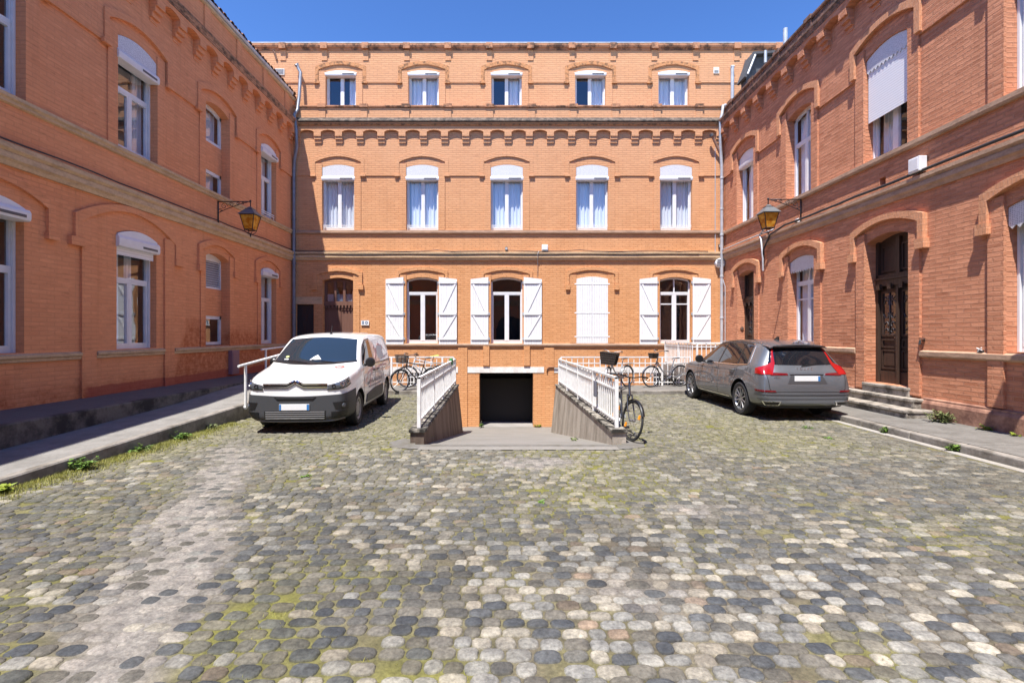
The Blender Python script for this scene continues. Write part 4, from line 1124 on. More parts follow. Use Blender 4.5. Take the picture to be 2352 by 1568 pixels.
# --- left: wheelchair ramp, platform
def lz(y):
    pts = [(-5, 0.02), (2.0, 0.03), (5.5, 0.12), (10.3, 0.29), (12.6, 0.45), (14.5, 0.5), (16.5, 0.5)]
    for (a, za), (b, zb) in zip(pts, pts[1:]):
        if y <= b: return za + (zb - za) * (y - a) / (b - a)
    return 0.5
def lx2(y): return -7.05
ys = [-4 + 0.5 * i for i in range(41)]
mb = MB(); mb.grid([[(lx2(y) - 0.05, y, lz(y)), (-6.3, y, lz(y)), (kerb_left(y) - 0.10, y, lz(y))] for y in ys if y <= 16.4])
struct(mb, 'wheelchair_ramp', ASPH)
mb = MB(); rows = []
for y in [v for v in ys if v <= 16.2]:
    k = kerb_left(y); z = lz(y) + 0.012
    rows.append([(k + 0.012, y, -0.05), (k + 0.004, y, z - 0.02), (k - 0.012, y, z), (k - 0.11, y, z), (k - 0.11, y, -0.05)])
mb.grid(rows); struct(mb, 'left_kerb', KERB)
mb = MB(); mb.box(XL, lx2(0) - 0.14, -4, 16.4, 0.3, 0.5); struct(mb, 'left_platform', ASPHD)
mb = MB(); rows = []
for y in [v for v in ys if v <= 14.0]: rows.append([(-7.05, y, -0.05), (-7.055, y, 0.485), (-7.07, y, 0.504), (-7.19, y, 0.504), (-7.19, y, 0.3)])
mb.grid(rows)
PLATW = stone('platform_face', (0.17, 0.15, 0.125), dirt=0.92, dirtcol=(0.035, 0.032, 0.03), scale=1.7, lo=0.42, hi=0.58)
struct(mb, 'platform_kerb', PLATW)
mb = MB(); mb.box(XL, -5.65, 16.2, 19.3, 0.2, 0.5); struct(mb, 'door_landing', ASPHD)
mb = MB(); mb.box(5.9, XR, 16.2, 19.3, 0.2, 0.62); struct(mb, 'right_landing', CONC)

# ================================================================== THINGS ON THE GROUND
# retaining walls of the ramp
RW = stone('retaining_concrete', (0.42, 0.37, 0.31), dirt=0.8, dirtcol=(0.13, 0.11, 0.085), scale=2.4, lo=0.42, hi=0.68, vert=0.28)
RWD = stone('retaining_concrete_shade_stained', (0.24, 0.18, 0.14), dirt=0.85, dirtcol=(0.06, 0.045, 0.035), scale=2.4, lo=0.34, hi=0.64, vert=0.25)  # darker base paints in the shade of this side; the streaks are dirt
RWT = stone('wall_top_dirty', (0.34, 0.31, 0.26), dirt=0.97, dirtcol=(0.02, 0.019, 0.017), scale=4.0, lo=0.38, hi=0.54)
def wt(y): return 0.235 - 0.09 * (y - 8.0) / 8.0
for s, fx, m, lab in ((-1, rl, RWD, 'stained retaining wall with painted-in shade under the railing on the van side of the basement ramp'), (1, rr, RW, 'pale concrete retaining wall under the railing the black bicycle leans on')):
    t = empty('retaining_wall', (fx(12) + s * 0.12, 12, 0), lab, 'wall')
    mb = MB(); rows = []
    for i in range(25):
        y = 8.0 + 8.15 * i / 24; x = fx(y); bt = 0.0 + 0.16 * (y - 8) / 8.15
        zb = ramp_z(y) - 0.06
        rows.append([(x - s * bt, y, zb), (x, y, wt(y) - 0.05), (x + s * 0.22, y, wt(y) - 0.05), (x + s * 0.22, y, min(-0.06, zb))])
    mb.grid(rows)
    for r_ in (rows[0], rows[-1]): mb.add(r_, [(0, 1, 2, 3)])
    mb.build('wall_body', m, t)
    mb = MB(); rows = []
    for i in range(25):
        y = 7.97 + 8.2 * i / 24; x = fx(y); z = wt(y)
        rows.append([(x - s * 0.025, y, z - 0.05), (x - s * 0.025, y, z - 0.008), (x - s * 0.01, y, z), (x + s * 0.22, y, z), (x + s * 0.24, y, z - 0.01), (x + s * 0.24, y, z - 0.05)])
    mb.grid(rows)
    for r_ in (rows[0], rows[-1]): mb.add(r_, [tuple(range(6))])
    mb.build('coping', RWT, t)

# railings: flat top rail, second rail, balusters that alternate in height
def railing(name, label, path, ztop, zbot, spacing=0.18, post_every=10, gap=0.23):
    """path: [(x, y)], heights as functions of the distance share"""
    P = [Vector((*p, 0)) for p in path]
    seg = [(b - a).length for a, b in zip(P, P[1:])]; tot = sum(seg)
    def at(s):
        for a, b, l in zip(P, P[1:], seg):
            if s <= l + 1e-6: return a + (b - a) * (s / l), (b - a).normalized()
            s -= l
        return P[-1], (P[-1] - P[-2]).normalized()
    root = empty(name, (P[0].x, P[0].y, zbot(0)), label, 'railing')
    def bar(z0, h, w, nm):
        mb = MB(); n = max(2, int(tot / 0.6)); rows = []
        ss = sorted(set([tot * i / n for i in range(n + 1)] + [sum(seg[:k]) for k in range(len(seg) + 1)]))
        for s in ss:
            p, d = at(s); q = Vector((-d.y, d.x, 0)) * w / 2; z = z0(s / tot)
            rows.append([(p + q) + Vector((0, 0, z)), (p + q) + Vector((0, 0, z + h)), (p - q) + Vector((0, 0, z + h)), (p - q) + Vector((0, 0, z)), (p + q) + Vector((0, 0, z))])
        mb.grid([[tuple(v) for v in r_] for r_ in rows]); mb.build(nm, WHITE, root)
    bar(lambda t: ztop(t) - 0.035, 0.035, 0.05, 'top_rail')
    bar(lambda t: ztop(t) - gap, 0.03, 0.03, 'middle_rail')
    bar(lambda t: zbot(t) + 0.09, 0.03, 0.03, 'bottom_rail')
    n = int(tot / spacing); proto = {}
    posts = []
    for i in range(n + 1):
        s = tot * i / n; p, d = at(s); t = s / tot
        post = i % post_every == 0 or i == n
        tall = post or i % 2 == 0
        w = 0.028 if post else 0.0125
        mb = MB()
        zb = zbot(t) - 0.01 if post else zbot(t) + 0.06
        zt = ztop(t) - 0.036 if tall else ztop(t) - 0.085
        mb.box(p.x - w, p.x + w, p.y - w, p.y + w, zb, zt)
        mb.build('post' if post else 'baluster', WHITE, root)
    return root
for s, fx, lab in ((-1, rl, 'white steel railing above the darker ramp wall on the van side'), (1, rr, 'white steel railing with the black bicycle leaning on its near end')):
    railing('ramp_railing', lab, [(fx(8.15) + s * 0.10, 8.15), (fx(16.1) + s * 0.10, 16.1)], lambda t: wt(8.15 + 7.95 * t) + 0.83, lambda t: wt(8.15 + 7.95 * t), post_every=11)
railing('rear_railing', 'white railing along the light well behind the parked van', [(-5.55, 16.2), (rl(16) - 0.16, 16.2)], lambda t: 1.04, lambda t: 0.10, spacing=0.178, post_every=9)
railing('rear_railing', 'white railing along the light well behind the bicycles near the grey car', [(rr(16) + 0.16, 16.2), (5.86, 16.2)], lambda t: 1.04, lambda t: 0.10, spacing=0.178, post_every=9)
railing('landing_railing', 'taller white railing round the raised landing behind the grey car', [(5.95, 19.1), (5.95, 16.25), (8.2, 16.25)], lambda t: 1.50, lambda t: 0.62, spacing=0.15, post_every=10, gap=0.16)
# handrails of the wheelchair ramp
def handrail(label, pts, posts, r=0.026):
    root = empty('handrail', pts[0], label, 'handrail')
    mb = MB(); mb.tube(pts, r, 10); mb.build('rail', WHITE, root, smooth=40)
    for (x, y, z0, z1, out) in posts:
        mb = MB(); mb.tube([(x, y, z0), (x, y, z1)], 0.028, 10)
        if out: mb.tube([(x + 0.02, y, z0 + 0.04), (x - 0.06, y, z0 + 0.04)], 0.04, 10)
        mb.build('post', WHITE, root, smooth=40)
    return root
hx = lambda y: kerb_left(y) + 0.03
handrail('white tubular handrail on the outer kerb of the wheelchair ramp beside the van', [(hx(10.1), 10.12, 1.11), (hx(12.4), 12.4, 1.33), (hx(14.5), 14.5, 1.42), (hx(16), 16.0, 1.42)],
         [(hx(10.35), 10.38, 0.20, 1.13, True), (hx(11.7), 11.75, 0.30, 1.26, True), (hx(14.2), 14.2, 0.42, 1.41, True)])
handrail('white handrail on the platform edge by the rear doors, behind the van', [(-7.08, 14.1, 1.33), (-7.08, 16.1, 1.40)], [(-7.08, 14.35, 0.5, 1.34, False), (-7.08, 15.9, 0.5, 1.39, False)])

# stone door steps on the right
STEP = stone('step_stone', (0.36, 0.32, 0.27), dirt=0.8, dirtcol=(0.07, 0.062, 0.05), scale=3.5, lo=0.45, hi=0.6)
st = empty('door_steps', (8.0, 10.9, 0.12), 'three worn stone steps rising to the carved double door by the grey car', 'steps')
for (x0, ya, yb, z0, z1, nm) in ((7.66, 9.62, 12.45, 0.10, 0.285, 'step'), (8.00, 9.88, 12.1, 0.286, 0.465, 'step'), (8.18, 10.22, 11.62, 0.466, 0.655, 'doorstep')):
    mb = MB(); mb.box(x0 + 0.03, XR + 0.0 if nm == 'step' else XR + 0.2, ya + 0.02, yb - 0.02, z0, z1 - 0.06); 
    mb.cbox(x0, XR - .002 if nm == 'step' else XR + 0.2, ya, yb, z1 - 0.06, z1, None, 0, 0.05)
    mb.build(nm, STEP, st, bevel=0.012)
# ================================================================== WALL FIXTURES
IRONBL = plain('lamp_iron', (0.035, 0.036, 0.04), 0.45, 0.5)
IRONGR = plain('lamp_cap', (0.17, 0.18, 0.19), 0.45, 0.4)
def amber():
    m, t, b = nt('amber_glass')
    b.inputs['Base Color'].default_value = (0.80, 0.34, 0.03, 1); b.inputs['Roughness'].default_value = 0.25
    b.inputs['Transmission Weight'].default_value = 0.35; b.inputs['IOR'].default_value = 1.2
    f = noise_tex(t, wpos(t), 9.0, 3); lk(t, ramp(t, f, [(0.35, (0.55, 0.17, 0.012)), (0.65, (0.90, 0.48, 0.07))]), b.inputs['Base Color'])
    return m
AMBER = amber()
def lantern(T, u, zc, label, reach=0.95, group='wall lanterns on scrolled brackets'):
    """bracket at wall position u with a tapered four sided lantern hung from its end"""
    root = empty('wall_lantern', T(u, 0, zc), label, 'lantern', group)
    zt = zc + 0.62
    mb = MB()
    mb.tube([T(u, 0.02, zt), T(u, reach, zt)], 0.016, 6); mb.tube([T(u, 0.02, zt + 0.02), T(u, 0.02, zt - 0.62)], 0.018, 6)
    mb.tube([T(u, reach, zt + 0.03), T(u, reach, zt - 0.14)], 0.014, 6)
    mb.lathe([(0, 0.05), (0.025, 0.04), (0.03, 0.0), (0.0, -0.03)], T(u, reach, zt), (0, 0, 1), 8)
    pts = [T(u, 0.03 + 0.88 * reach * t, zt - 0.30 * (1 - t) ** 2.0 - 0.02 - 0.05 * math.sin(PI * t)) for t in [i / 14 for i in range(15)]]
    mb.tube(pts, 0.011, 5)
    for (c, zz, r0, sg, turns) in ((0.20, -0.13, 0.095, 1, 9.0), (0.42, -0.085, 0.07, -1, 8.5), (0.62, -0.06, 0.05, 1, 8.0), (0.78, -0.045, 0.035, -1, 7.5), (0.10, -0.24, 0.05, -1, 7)):
        pts = []
        for q in range(26):
            k = q / 25; an = turns * k; rad = r0 * (1 - 0.82 * k)
            pts.append(T(u, c * reach + sg * rad * math.cos(an), zt + zz + rad * math.sin(an)))
        mb.tube(pts, 0.008, 5)
    mb.build('bracket', IRONBL, root, smooth=True)
    def sq(h, z): return [T(u - h, reach - h, z), T(u + h, reach - h, z), T(u + h, reach + h, z), T(u - h, reach + h, z)]
    def frust(mb, h0, z0, h1, z1):
        a, b = sq(h0, z0), sq(h1, z1); mb.add(a + b, [(0, 1, 5, 4), (1, 2, 6, 5), (2, 3, 7, 6), (3, 0, 4, 7), (0, 1, 2, 3), (4, 5, 6, 7)])
    z = zc
    mb = MB(); frust(mb, 0.245, z + 0.22, 0.235, z + 0.245); frust(mb, 0.225, z + 0.246, 0.10, z + 0.39); frust(mb, 0.10, z + 0.392, 0.11, z + 0.41); frust(mb, 0.08, z + 0.411, 0.03, z + 0.47)
    mb.build('cap', IRONGR, root)
    mb = MB(); a, b = sq(0.115, z - 0.20), sq(0.20, z + 0.215)
    mb.add(a + b, [(0, 1, 5, 4), (1, 2, 6, 5), (2, 3, 7, 6), (3, 0, 4, 7)]); mb.build('pane', AMBER, root)
    mb = MB()
    for i in range(4): mb.tube([Vector(a[i]), Vector(b[i])], 0.013, 5); mb.tube([a[i], a[(i + 1) % 4]], 0.014, 5); mb.tube([b[i], b[(i + 1) % 4]], 0.012, 5)
    for i in range(4):
        k = sq(0.12, z - 0.21)[i]; c = Vector(T(u, reach, z - 0.34)); kk = Vector(k)
        mb.tube([kk, kk.lerp(c, 0.3) + Vector((0, 0, -0.03)), kk.lerp(c, 0.75) + Vector((0, 0, -0.02)), c], 0.008, 5)
    mb.lathe([(0, 0.05), (0.02, 0.03), (0.012, 0.0), (0.018, -0.03), (0, -0.08)], T(u, reach, z - 0.34), (0, 0, 1), 8)
    mb.build('frame', IRONBL, root)
    return root
lantern(TL, 14.36, 4.98, 'iron lantern with amber panes on the shaded orange wing')
lantern(TR, 14.13, 4.98, 'iron lantern with amber panes on the sunlit rose wing near the corner')
lantern(TR, 6.42, 4.98, 'iron lantern on the rose wing nearest the camera, seen by its shadow below the sill')

def pipe(name, label, runs, mat, r=0.055, collars=(), parts=True):
    root = empty(name, runs[0][-1], label, 'drainpipe')
    for i, pts in enumerate(runs):
        mb = MB(); mb.tube(pts, r, 12); mb.build('pipe_run', mat, root, smooth=40)
    for p in collars:
        mb = MB(); mb.lathe([(r, -0.04), (r + 0.014, -0.03), (r + 0.014, 0.03), (r, 0.04)], p, (0, 0, 1), 12)
        mb.build('collar', mat, root, smooth=40)
    return root
cx_, cy_ = XL + 0.10, D - 0.12
pipe('drainpipe', 'dark grey drainpipe in the corner of the orange wing', [
    [(cx_ - 0.02, D + 0.1, 12.25), (cx_ + .02, D + 0.14, 12.35), (cx_ + 0.05, D + 0.15, 12.2), (cx_ + 0.16, D + 0.12, 12.0), (cx_ + 0.17, D - 0.03, 11.0), (cx_ + 0.17, D - 0.18, 10.4), (cx_ + 0.1, D - 0.36, 10.1)],
    [(cx_ + 0.12, D - 0.38, 10.15), (cx_ + 0.19, D - 0.36, 9.6), (cx_ + 0.19, D - 0.30, 8.95), (cx_ + 0.04, D - 0.15, 8.5), (cx_, cy_, 8.0), (cx_, cy_, 0.5)]], LEAD, 0.062,
     [(cx_, cy_, z) for z in (7.4, 6.2, 4.5, 2.6, 1.1)])
cx2, cy2 = XR - 0.13, D - 0.13
pipe('drainpipe', 'light grey zinc drainpipe in the corner of the rose wing', [
    [(cx2 + 0.1, D - 0.25, 10.55), (cx2 - 0.02, D - 0.30, 10.5), (cx2 - 0.06, D - 0.32, 10.2), (cx2 - 0.13, D - 0.34, 9.95), (cx2 - 0.13, D - 0.32, 9.6), (cx2 - 0.08, D - 0.2, 9.0), (cx2, cy2, 8.3), (cx2, cy2, 0.62)]], ZINC, 0.06,
     [(cx2, cy2, z) for z in (7.8, 6.6, 5.6, 4.0, 2.4)])
pipe('vent_pipe', 'grey vent pipe standing against the attic wall above the rose wing', [[(bx(1682, 19.5), D + 0.2, 9.9), (bx(1682, 19.5), D + 0.2, 12.25)], [(bx(1682, 19.5) - 0.06, D + 0.2, 12.26), (bx(1682, 19.5) + 0.06, D + 0.2, 12.26)]], ZINC, 0.065)
pipe('flue_pipe', 'grey flue rising from the rose wing roof against the sky', [[(9.85, 17.8, 10.2), (9.85, 17.8, 12.72)]], ZINC, 0.075)
pipe('conduit', 'thin pale conduit running down the rear wall beside the zinc drainpipe', [[(XR - 0.34, D - 0.03, 9.0), (XR - 0.34, D - 0.03, 4.9)], [(XR - 0.18, D - 0.05, 4.3), (XR - 0.05, D - 0.25, 3.6), (XR - 0.05, D - 0.25, 0.6)]], ZINC, 0.016)
pipe('conduit', 'grey conduit dropping from the string course to the far carved door', [[TR(15.75, 0.18, 5.18), TR(16.2, 0.16, 5.0), TR(16.1, 0.16, 4.85), TR(16.02, 0.14, 4.2), TR(16.05, 0.12, 3.82)]], ZINC, 0.028)
def cable(label, pts, r, mat=CABLE):
    mb = MB(); mb.tube(pts, r, 6); return mb.build('cable', mat, None, smooth=True, tag=(label, 'cable'))
rnd = random.Random(9)
cable('thin dark cable lying on the string course of the orange wing', [TL(u, 0.12 + rnd.uniform(-.01, .01), 5.0 + rnd.uniform(-.012, .02)) for u in [-2 + 0.7 * i for i in range(31)] if u < 19.2], 0.014)
cable('thick black cable bundle along the string course of the rose wing', [TR(u, 0.11 + rnd.uniform(-.01, .01), 5.01 + rnd.uniform(-.01, .02)) for u in [-2 + 0.6 * i for i in range(30)] if u < 15.3] + [TR(15.6, 0.13, 4.9), TR(16.0, 0.13, 4.5), TR(16.05, 0.1, 3.9)], 0.03)
cable('pale conduit along the string course in the far corner of the rose wing', [TR(u, 0.12, 5.02 + rnd.uniform(-.005, .008)) for u in (15.4, 16.2, 17.0, 17.8, 18.6, 19.1)] , 0.022, ZINC)
cable('sagging dark cable on the string course of the ochre building', [TB(XL + 0.15 + 0.55 * i, 0.145, 4.97 + rnd.uniform(-.008, .02) + (0.03 if i % 5 == 0 else 0)) for i in range(30)], 0.014)
cable('second cable under the string course top of the ochre building', [TB(XL + 0.15 + 0.6 * i, 0.125, 4.855 + 0.012 * math.sin(i * 1.1)) for i in range(27)], 0.012)
cable('thin vertical wire crossing the string course near the white wall box', [TB(bx(1237), 0.16, 4.98), TB(bx(1234), 0.155, 4.82), TB(bx(1235), 0.06, 4.6), TB(bx(1235), 0.02, 4.0)], 0.008, GREYPL)

def wallbox(name, label, cat, T, u, w, z, su, sw, sz, mat, cap=None):
    root = empty(name, T(u, w, z), label, cat)
    mb = MB(); mb.box(u - su, u + su, w, w + sw, z - sz, z + sz, T); mb.build('housing', mat, root, bevel=0.012)
    mb = MB(); mb.box(u - su * .85, u + su * .85, w + sw + .001, w + sw + 0.014, z - sz * .8, z + sz * .8, T); mb.build('cover', cap or mat, root, bevel=0.006)
    return root
wallbox('junction_box', 'square white box on the string course of the ochre building', 'wall box', TB, bx(1251), 0.02, bz(570), 0.12, 0.12, 0.11, PVC)
wallbox('junction_box', 'white box on the cable of the rose wing under the half lowered shutter', 'wall box', TR, 9.98, 0.02, 5.16, 0.14, 0.16, 0.15, PVC)
wallbox('junction_box', 'tiny white box under the lantern bracket of the orange wing', 'wall box', TL, 14.42, 0.0, 4.93, 0.05, 0.08, 0.055, PVC)
wallbox('junction_box', 'tiny white box under the lantern bracket of the rose wing', 'wall box', TR, 14.25, 0.0, 5.02, 0.06, 0.08, 0.06, PVC)
wallbox('utility_box', 'mauve grey meter box low on the orange wing beside the handrail', 'meter box', TL, 15.1, 0.0, 0.92, 0.20, 0.12, 0.36, plain('mauve_box', (0.27, 0.15, 0.17), 0.5))
wallbox('alarm_box', 'dark rectangular box on the ochre building next to the dark drainpipe', 'wall box', TB, bx(676), 0.0, 5.33, 0.07, 0.08, 0.2, DARKSLOT)
def spot(name, label, T, u, z, mat):
    root = empty(name, T(u, 0, z), label, 'floodlight')
    mb = MB(); mb.box(u - 0.05, u + 0.05, 0.02, 0.11, z - 0.05, z + 0.07, T); mb.build('housing', mat, root, bevel=0.01)
    mb = MB(); mb.tube([T(u, 0.0, z - 0.1), T(u, 0.08, z - 0.1), T(u, 0.08, z - 0.03)], 0.013, 6); mb.build('arm', mat, root)
    mb = MB(); mb.box(u - 0.042, u + 0.042, 0.111, 0.118, z - 0.04, z + 0.04, T); mb.build('lens', GREYPL, root)
spot('floodlight', 'small dark floodlight above the string course of the ochre building', TB, bx(1163), bz(572), plain('olive_metal', (0.09, 0.08, 0.05), 0.5))
spot('floodlight', 'black camera bracket on the zinc drainpipe', TB, bx(1652), bz(566), CABLE)
v = empty('round_vent', TB(bx(1653), 0.05, bz(605)), 'round slatted vent cowl on the ochre building by the zinc drainpipe', 'vent')
mb = MB(); mb.lathe([(0.0, 0.16), (0.16, 0.16), (0.19, 0.12), (0.19, 0.0)], TB(bx(1652), 0.0, bz(605)), (0, -1, 0), 20); mb.build('cowl', PVC, v, smooth=35)
mb = MB()
for q in range(5): mb.box(bx(1652) - 0.15, bx(1652) + 0.15, 0.162, 0.17, bz(605) - 0.13 + q * 0.06, bz(605) - 0.105 + q * 0.06, TB)
mb.build('slot', DARKSLOT, v)
s = empty('wall_sign', TB(bx(839), 0.03, bz(741)), 'small white plaque with blue emblems beside the brown entrance door', 'sign')
mb = MB(); mb.box(bx(830), bx(848), 0.025, 0.04, bz(747), bz(735.6), TB); mb.build('plate', WHITE, s)
mb = MB()
BLUE = plain('sign_blue', (0.05, 0.13, 0.25), 0.5)
for zz in (-0.05, -0.015, 0.02, 0.055): mb.box(bx(832.5), bx(836.5), 0.0405, 0.043, bz(741) + zz - 0.011, bz(741) + zz + 0.012, TB)
mb.lathe([(0.028, 0), (0.055, 0), (0.055, 0.003), (0.028, 0.003)], TB(bx(842.5), 0.041, bz(741)), (0, -1, 0), 16); mb.build('emblem', BLUE, s)
b_ = empty('wall_strut', TB(bx(1640), 0.2, 9.0), 'rusty diagonal strut tube fixed under the corbels by the zinc drainpipe', 'strut')
mb = MB(); mb.tube([TB(bx(1627), 0.25, bz(312)), TB(bx(1657), 0.12, bz(368))], 0.05, 8); mb.build('tube', plain('strut_paint', (0.30, 0.17, 0.12), 0.6), b_, smooth=40)
mb = MB(); mb.lathe([(0.0, 0), (0.075, 0), (0.075, 0.1), (0.0, 0.1)], TB(bx(1627), 0.25, bz(314)), (0.45, 0, -0.9), 8); mb.build('end_cap', DARKSLOT, b_)
mb = MB(); mb.tube([TB(bx(1256), 0.06, 0.30), TB(bx(1257), 0.06, 0.44), TB(bx(1262), 0.06, 0.49), TB(bx(1300), 0.06, 0.49)], 0.022, 6)
mb.build('basement_pipe', RUST, None, smooth=True, tag=('rusty elbow pipe across the white basement lintel by the garage mouth', 'pipe'))
bl = empty('doorbell', TR(16.3, 0.05, 1.95), 'dark doorbell plate in the reveal of the far carved door', 'doorbell')
mb = MB(); mb.lathe([(0.0, 0.02), (0.06, 0.02), (0.07, 0.0)], (XR + 0.12, 18.02, 1.98), (0, -1, 0), 12); mb.build('plate', RUST, bl)
mb = MB(); mb.lathe([(0.0, 0.03), (0.02, 0.028), (0.022, 0.018)], (XR + 0.12, 18.02, 1.98), (0, -1, 0), 10); mb.build('button', DARKSLOT, bl)
hb = empty('hose_tap', TR(9.86, 0.06, 1.62), 'small dark tap on the pilaster beside the carved double door', 'tap')
mb = MB(); mb.tube([TR(9.93, 0, 1.64), TR(9.93, 0.09, 1.64), TR(9.93, 0.1, 1.56)], 0.022, 6); mb.build('spout', CABLE, hb); mb = MB(); mb.lathe([(0, 0.05), (0.05, 0.05), (0.05, 0.03), (0, 0.03)], TR(9.93, 0.05, 1.64), (0, 0, 1), 8); mb.build('handle', CABLE, hb)
ck = empty('wall_cleat', TR(8.72, 0.02, 1.50), 'white cleat with knotted cord end above the sill course of the rose wing', 'cleat')
mb = MB()
for a in (0.5, 2.3, 3.6, 5.2): mb.tube([TR(8.72, 0.04, 1.50), TR(8.72 + 0.06 * math.cos(a), 0.045, 1.50 + 0.04 * math.sin(a))], 0.010, 5)
mb.build('cord', WHITE, ck); mb = MB(); mb.box(8.68, 8.76, 0.0, 0.05, 1.445, 1.49, TR); mb.build('base', CABLE, ck)

# ================================================================== PLANTS
def leafmat(name, a, b):
    m, t, bs = nt(name)
    f = noise_tex(t, wpos(t), 30.0, 2); lk(t, ramp(t, f, [(0.35, a), (0.65, b)]), bs.inputs['Base Color'])
    bs.inputs['Roughness'].default_value = 0.5
    return m
LEAFA = leafmat('weed_leaf', (0.06, 0.13, 0.018), (0.14, 0.23, 0.035)); LEAFB = leafmat('bush_leaf', (0.07, 0.10, 0.03), (0.20, 0.22, 0.085)); LEAFY = leafmat('yellow_leaf', (0.16, 0.22, 0.02), (0.26, 0.30, 0.03))
def plant(name, label, x, y, z, rad, h, n, mat, leaf=(0.05, 0.02), seed=0, cat='weed', group=None, upright=0.4):
    rnd = random.Random(seed); root = empty(name, (x, y, z), label, cat, group)
    st_, lf = MB(), MB()
    k = max(4, n // 9)
    tips = []
    for i in range(k):
        an = rnd.uniform(0, 2 * PI); rr_ = rad * math.sqrt(rnd.random()); hh = h * rnd.uniform(0.45, 1.0) * (1 - 0.4 * rr_ / rad)
        p0 = Vector((x + 0.25 * rr_ * math.cos(an), y + 0.25 * rr_ * math.sin(an), z - 0.01)); p2 = Vector((x + rr_ * math.cos(an), y + rr_ * math.sin(an), z + hh))
        p1 = p0.lerp(p2, 0.5) + Vector((0, 0, hh * 0.2)); st_.tube([p0, p1, p2], [0.004, 0.003, 0.0015], 4); tips.append((p0, p1, p2))
    for i in range(n):
        p0, p1, p2 = rnd.choice(tips); t = rnd.uniform(0.15, 1.0)
        p = p0.lerp(p1, t * 2) if t < .5 else p1.lerp(p2, t * 2 - 1)
        an = rnd.uniform(0, 2 * PI); el = rnd.uniform(-0.3, 0.9) * upright * 2
        d = Vector((math.cos(an) * math.cos(el), math.sin(an) * math.cos(el), math.sin(el))); s = d.cross(Vector((rnd.uniform(-.3, .3), rnd.uniform(-.3, .3), 1))).normalized()
        L_ = leaf[0] * rnd.uniform(0.6, 1.3); w = leaf[1] * rnd.uniform(0.7, 1.3); dn = Vector((0, 0, -L_ * 0.25))
        lf.add([p, p + d * L_ * 0.45 + s * w, p + d * L_ + dn, p + d * L_ * 0.45 - s * w], [(0, 1, 2), (0, 2, 3)])
    st_.build('stem', LEAFB, root); lf.build('foliage', mat, root, recalc=False)
    return root
gL = 'weeds along the ramp kerb'
kx = kerb_left
plant('weed', 'bright broad leaved weed at the near end of the ramp kerb', kx(5.45) + 0.10, 5.45, 0, 0.09, 0.13, 46, LEAFY, (0.11, 0.028), 1, group=gL)
plant('weed', 'tall leafy green weed clump with pale flowers against the ramp kerb', kx(6.45) + 0.09, 6.45, 0, 0.20, 0.24, 190, LEAFA, (0.06, 0.022), 2, group=gL)
plant('weed', 'low green weed clump midway along the ramp kerb', kx(7.45) + 0.10, 7.45, 0, 0.17, 0.13, 130, LEAFA, (0.05, 0.02), 3, group=gL)
plant('weed', 'dense green weed clump on the ramp kerb towards the van', kx(8.3) + 0.11, 8.3, 0, 0.20, 0.19, 190, LEAFA, (0.05, 0.02), 4, group=gL)
plant('weed', 'small grey green weed farthest along the ramp kerb, just before the van', kx(9.2) + 0.08, 9.2, 0, 0.12, 0.17, 80, LEAFB, (0.05, 0.015), 5, group=gL)
plant('bush', 'sprawling olive green bush between the door steps and the rose wing plinth', 8.02, 9.25, 0.12, 0.27, 0.27, 330, LEAFB, (0.055, 0.022), 6, 'bush')
plant('weed', 'low bright weed at the foot of the plinth near the bush', 8.13, 8.45, 0.13, 0.17, 0.10, 90, LEAFY, (0.05, 0.02), 7)
plant('weed', 'small weed at the foot of the plinth near the frame edge', 8.14, 7.95, 0.13, 0.12, 0.06, 50, LEAFY, (0.045, 0.02), 17)
plant('weed', 'compact green weed growing from the pavement kerb behind the car', KERB_X - 0.05, 8.85, 0.0, 0.09, 0.15, 90, LEAFA, (0.045, 0.018), 8)
plant('weed', 'round dark green weed growing from the kerb joint towards the frame edge', KERB_X - 0.03, 7.5, 0.0, 0.15, 0.15, 150, LEAFA, (0.045, 0.02), 9)
plant('weed', 'small weed at the corner of the garage mouth on the van side', -1.12, 19.15, -1.8, 0.13, 0.13, 60, LEAFA, (0.07, 0.03), 10)
plant('weed', 'small weed at the corner of the garage mouth on the black bicycle side', 1.05, 19.2, -1.8, 0.16, 0.08, 50, LEAFY, (0.07, 0.03), 11)
plant('weed', 'little weed at the foot of the pale retaining wall', 1.25, 9.6, ramp_z(9.6), 0.12, 0.09, 50, LEAFB, (0.045, 0.02), 12)
plant('weed', 'flat green weed among the setts behind the parked car', 5.35, 8.35, 0, 0.16, 0.03, 60, LEAFA, (0.045, 0.016), 13)
plant('weed', 'flat green weed among the setts in front of the parked van', -2.55, 6.15, 0, 0.07, 0.035, 40, LEAFA, (0.04, 0.016), 14)
plant('weed', 'flat weed in the middle of the courtyard setts', 0.30, 5.2, 0, 0.07, 0.03, 30, LEAFA, (0.035, 0.014), 15)
plant('weed', 'grassy weed beside the rear wheel of the grey car', 5.55, 9.25, 0, 0.12, 0.05, 60, LEAFA, (0.06, 0.006), 16, upright=0.8)

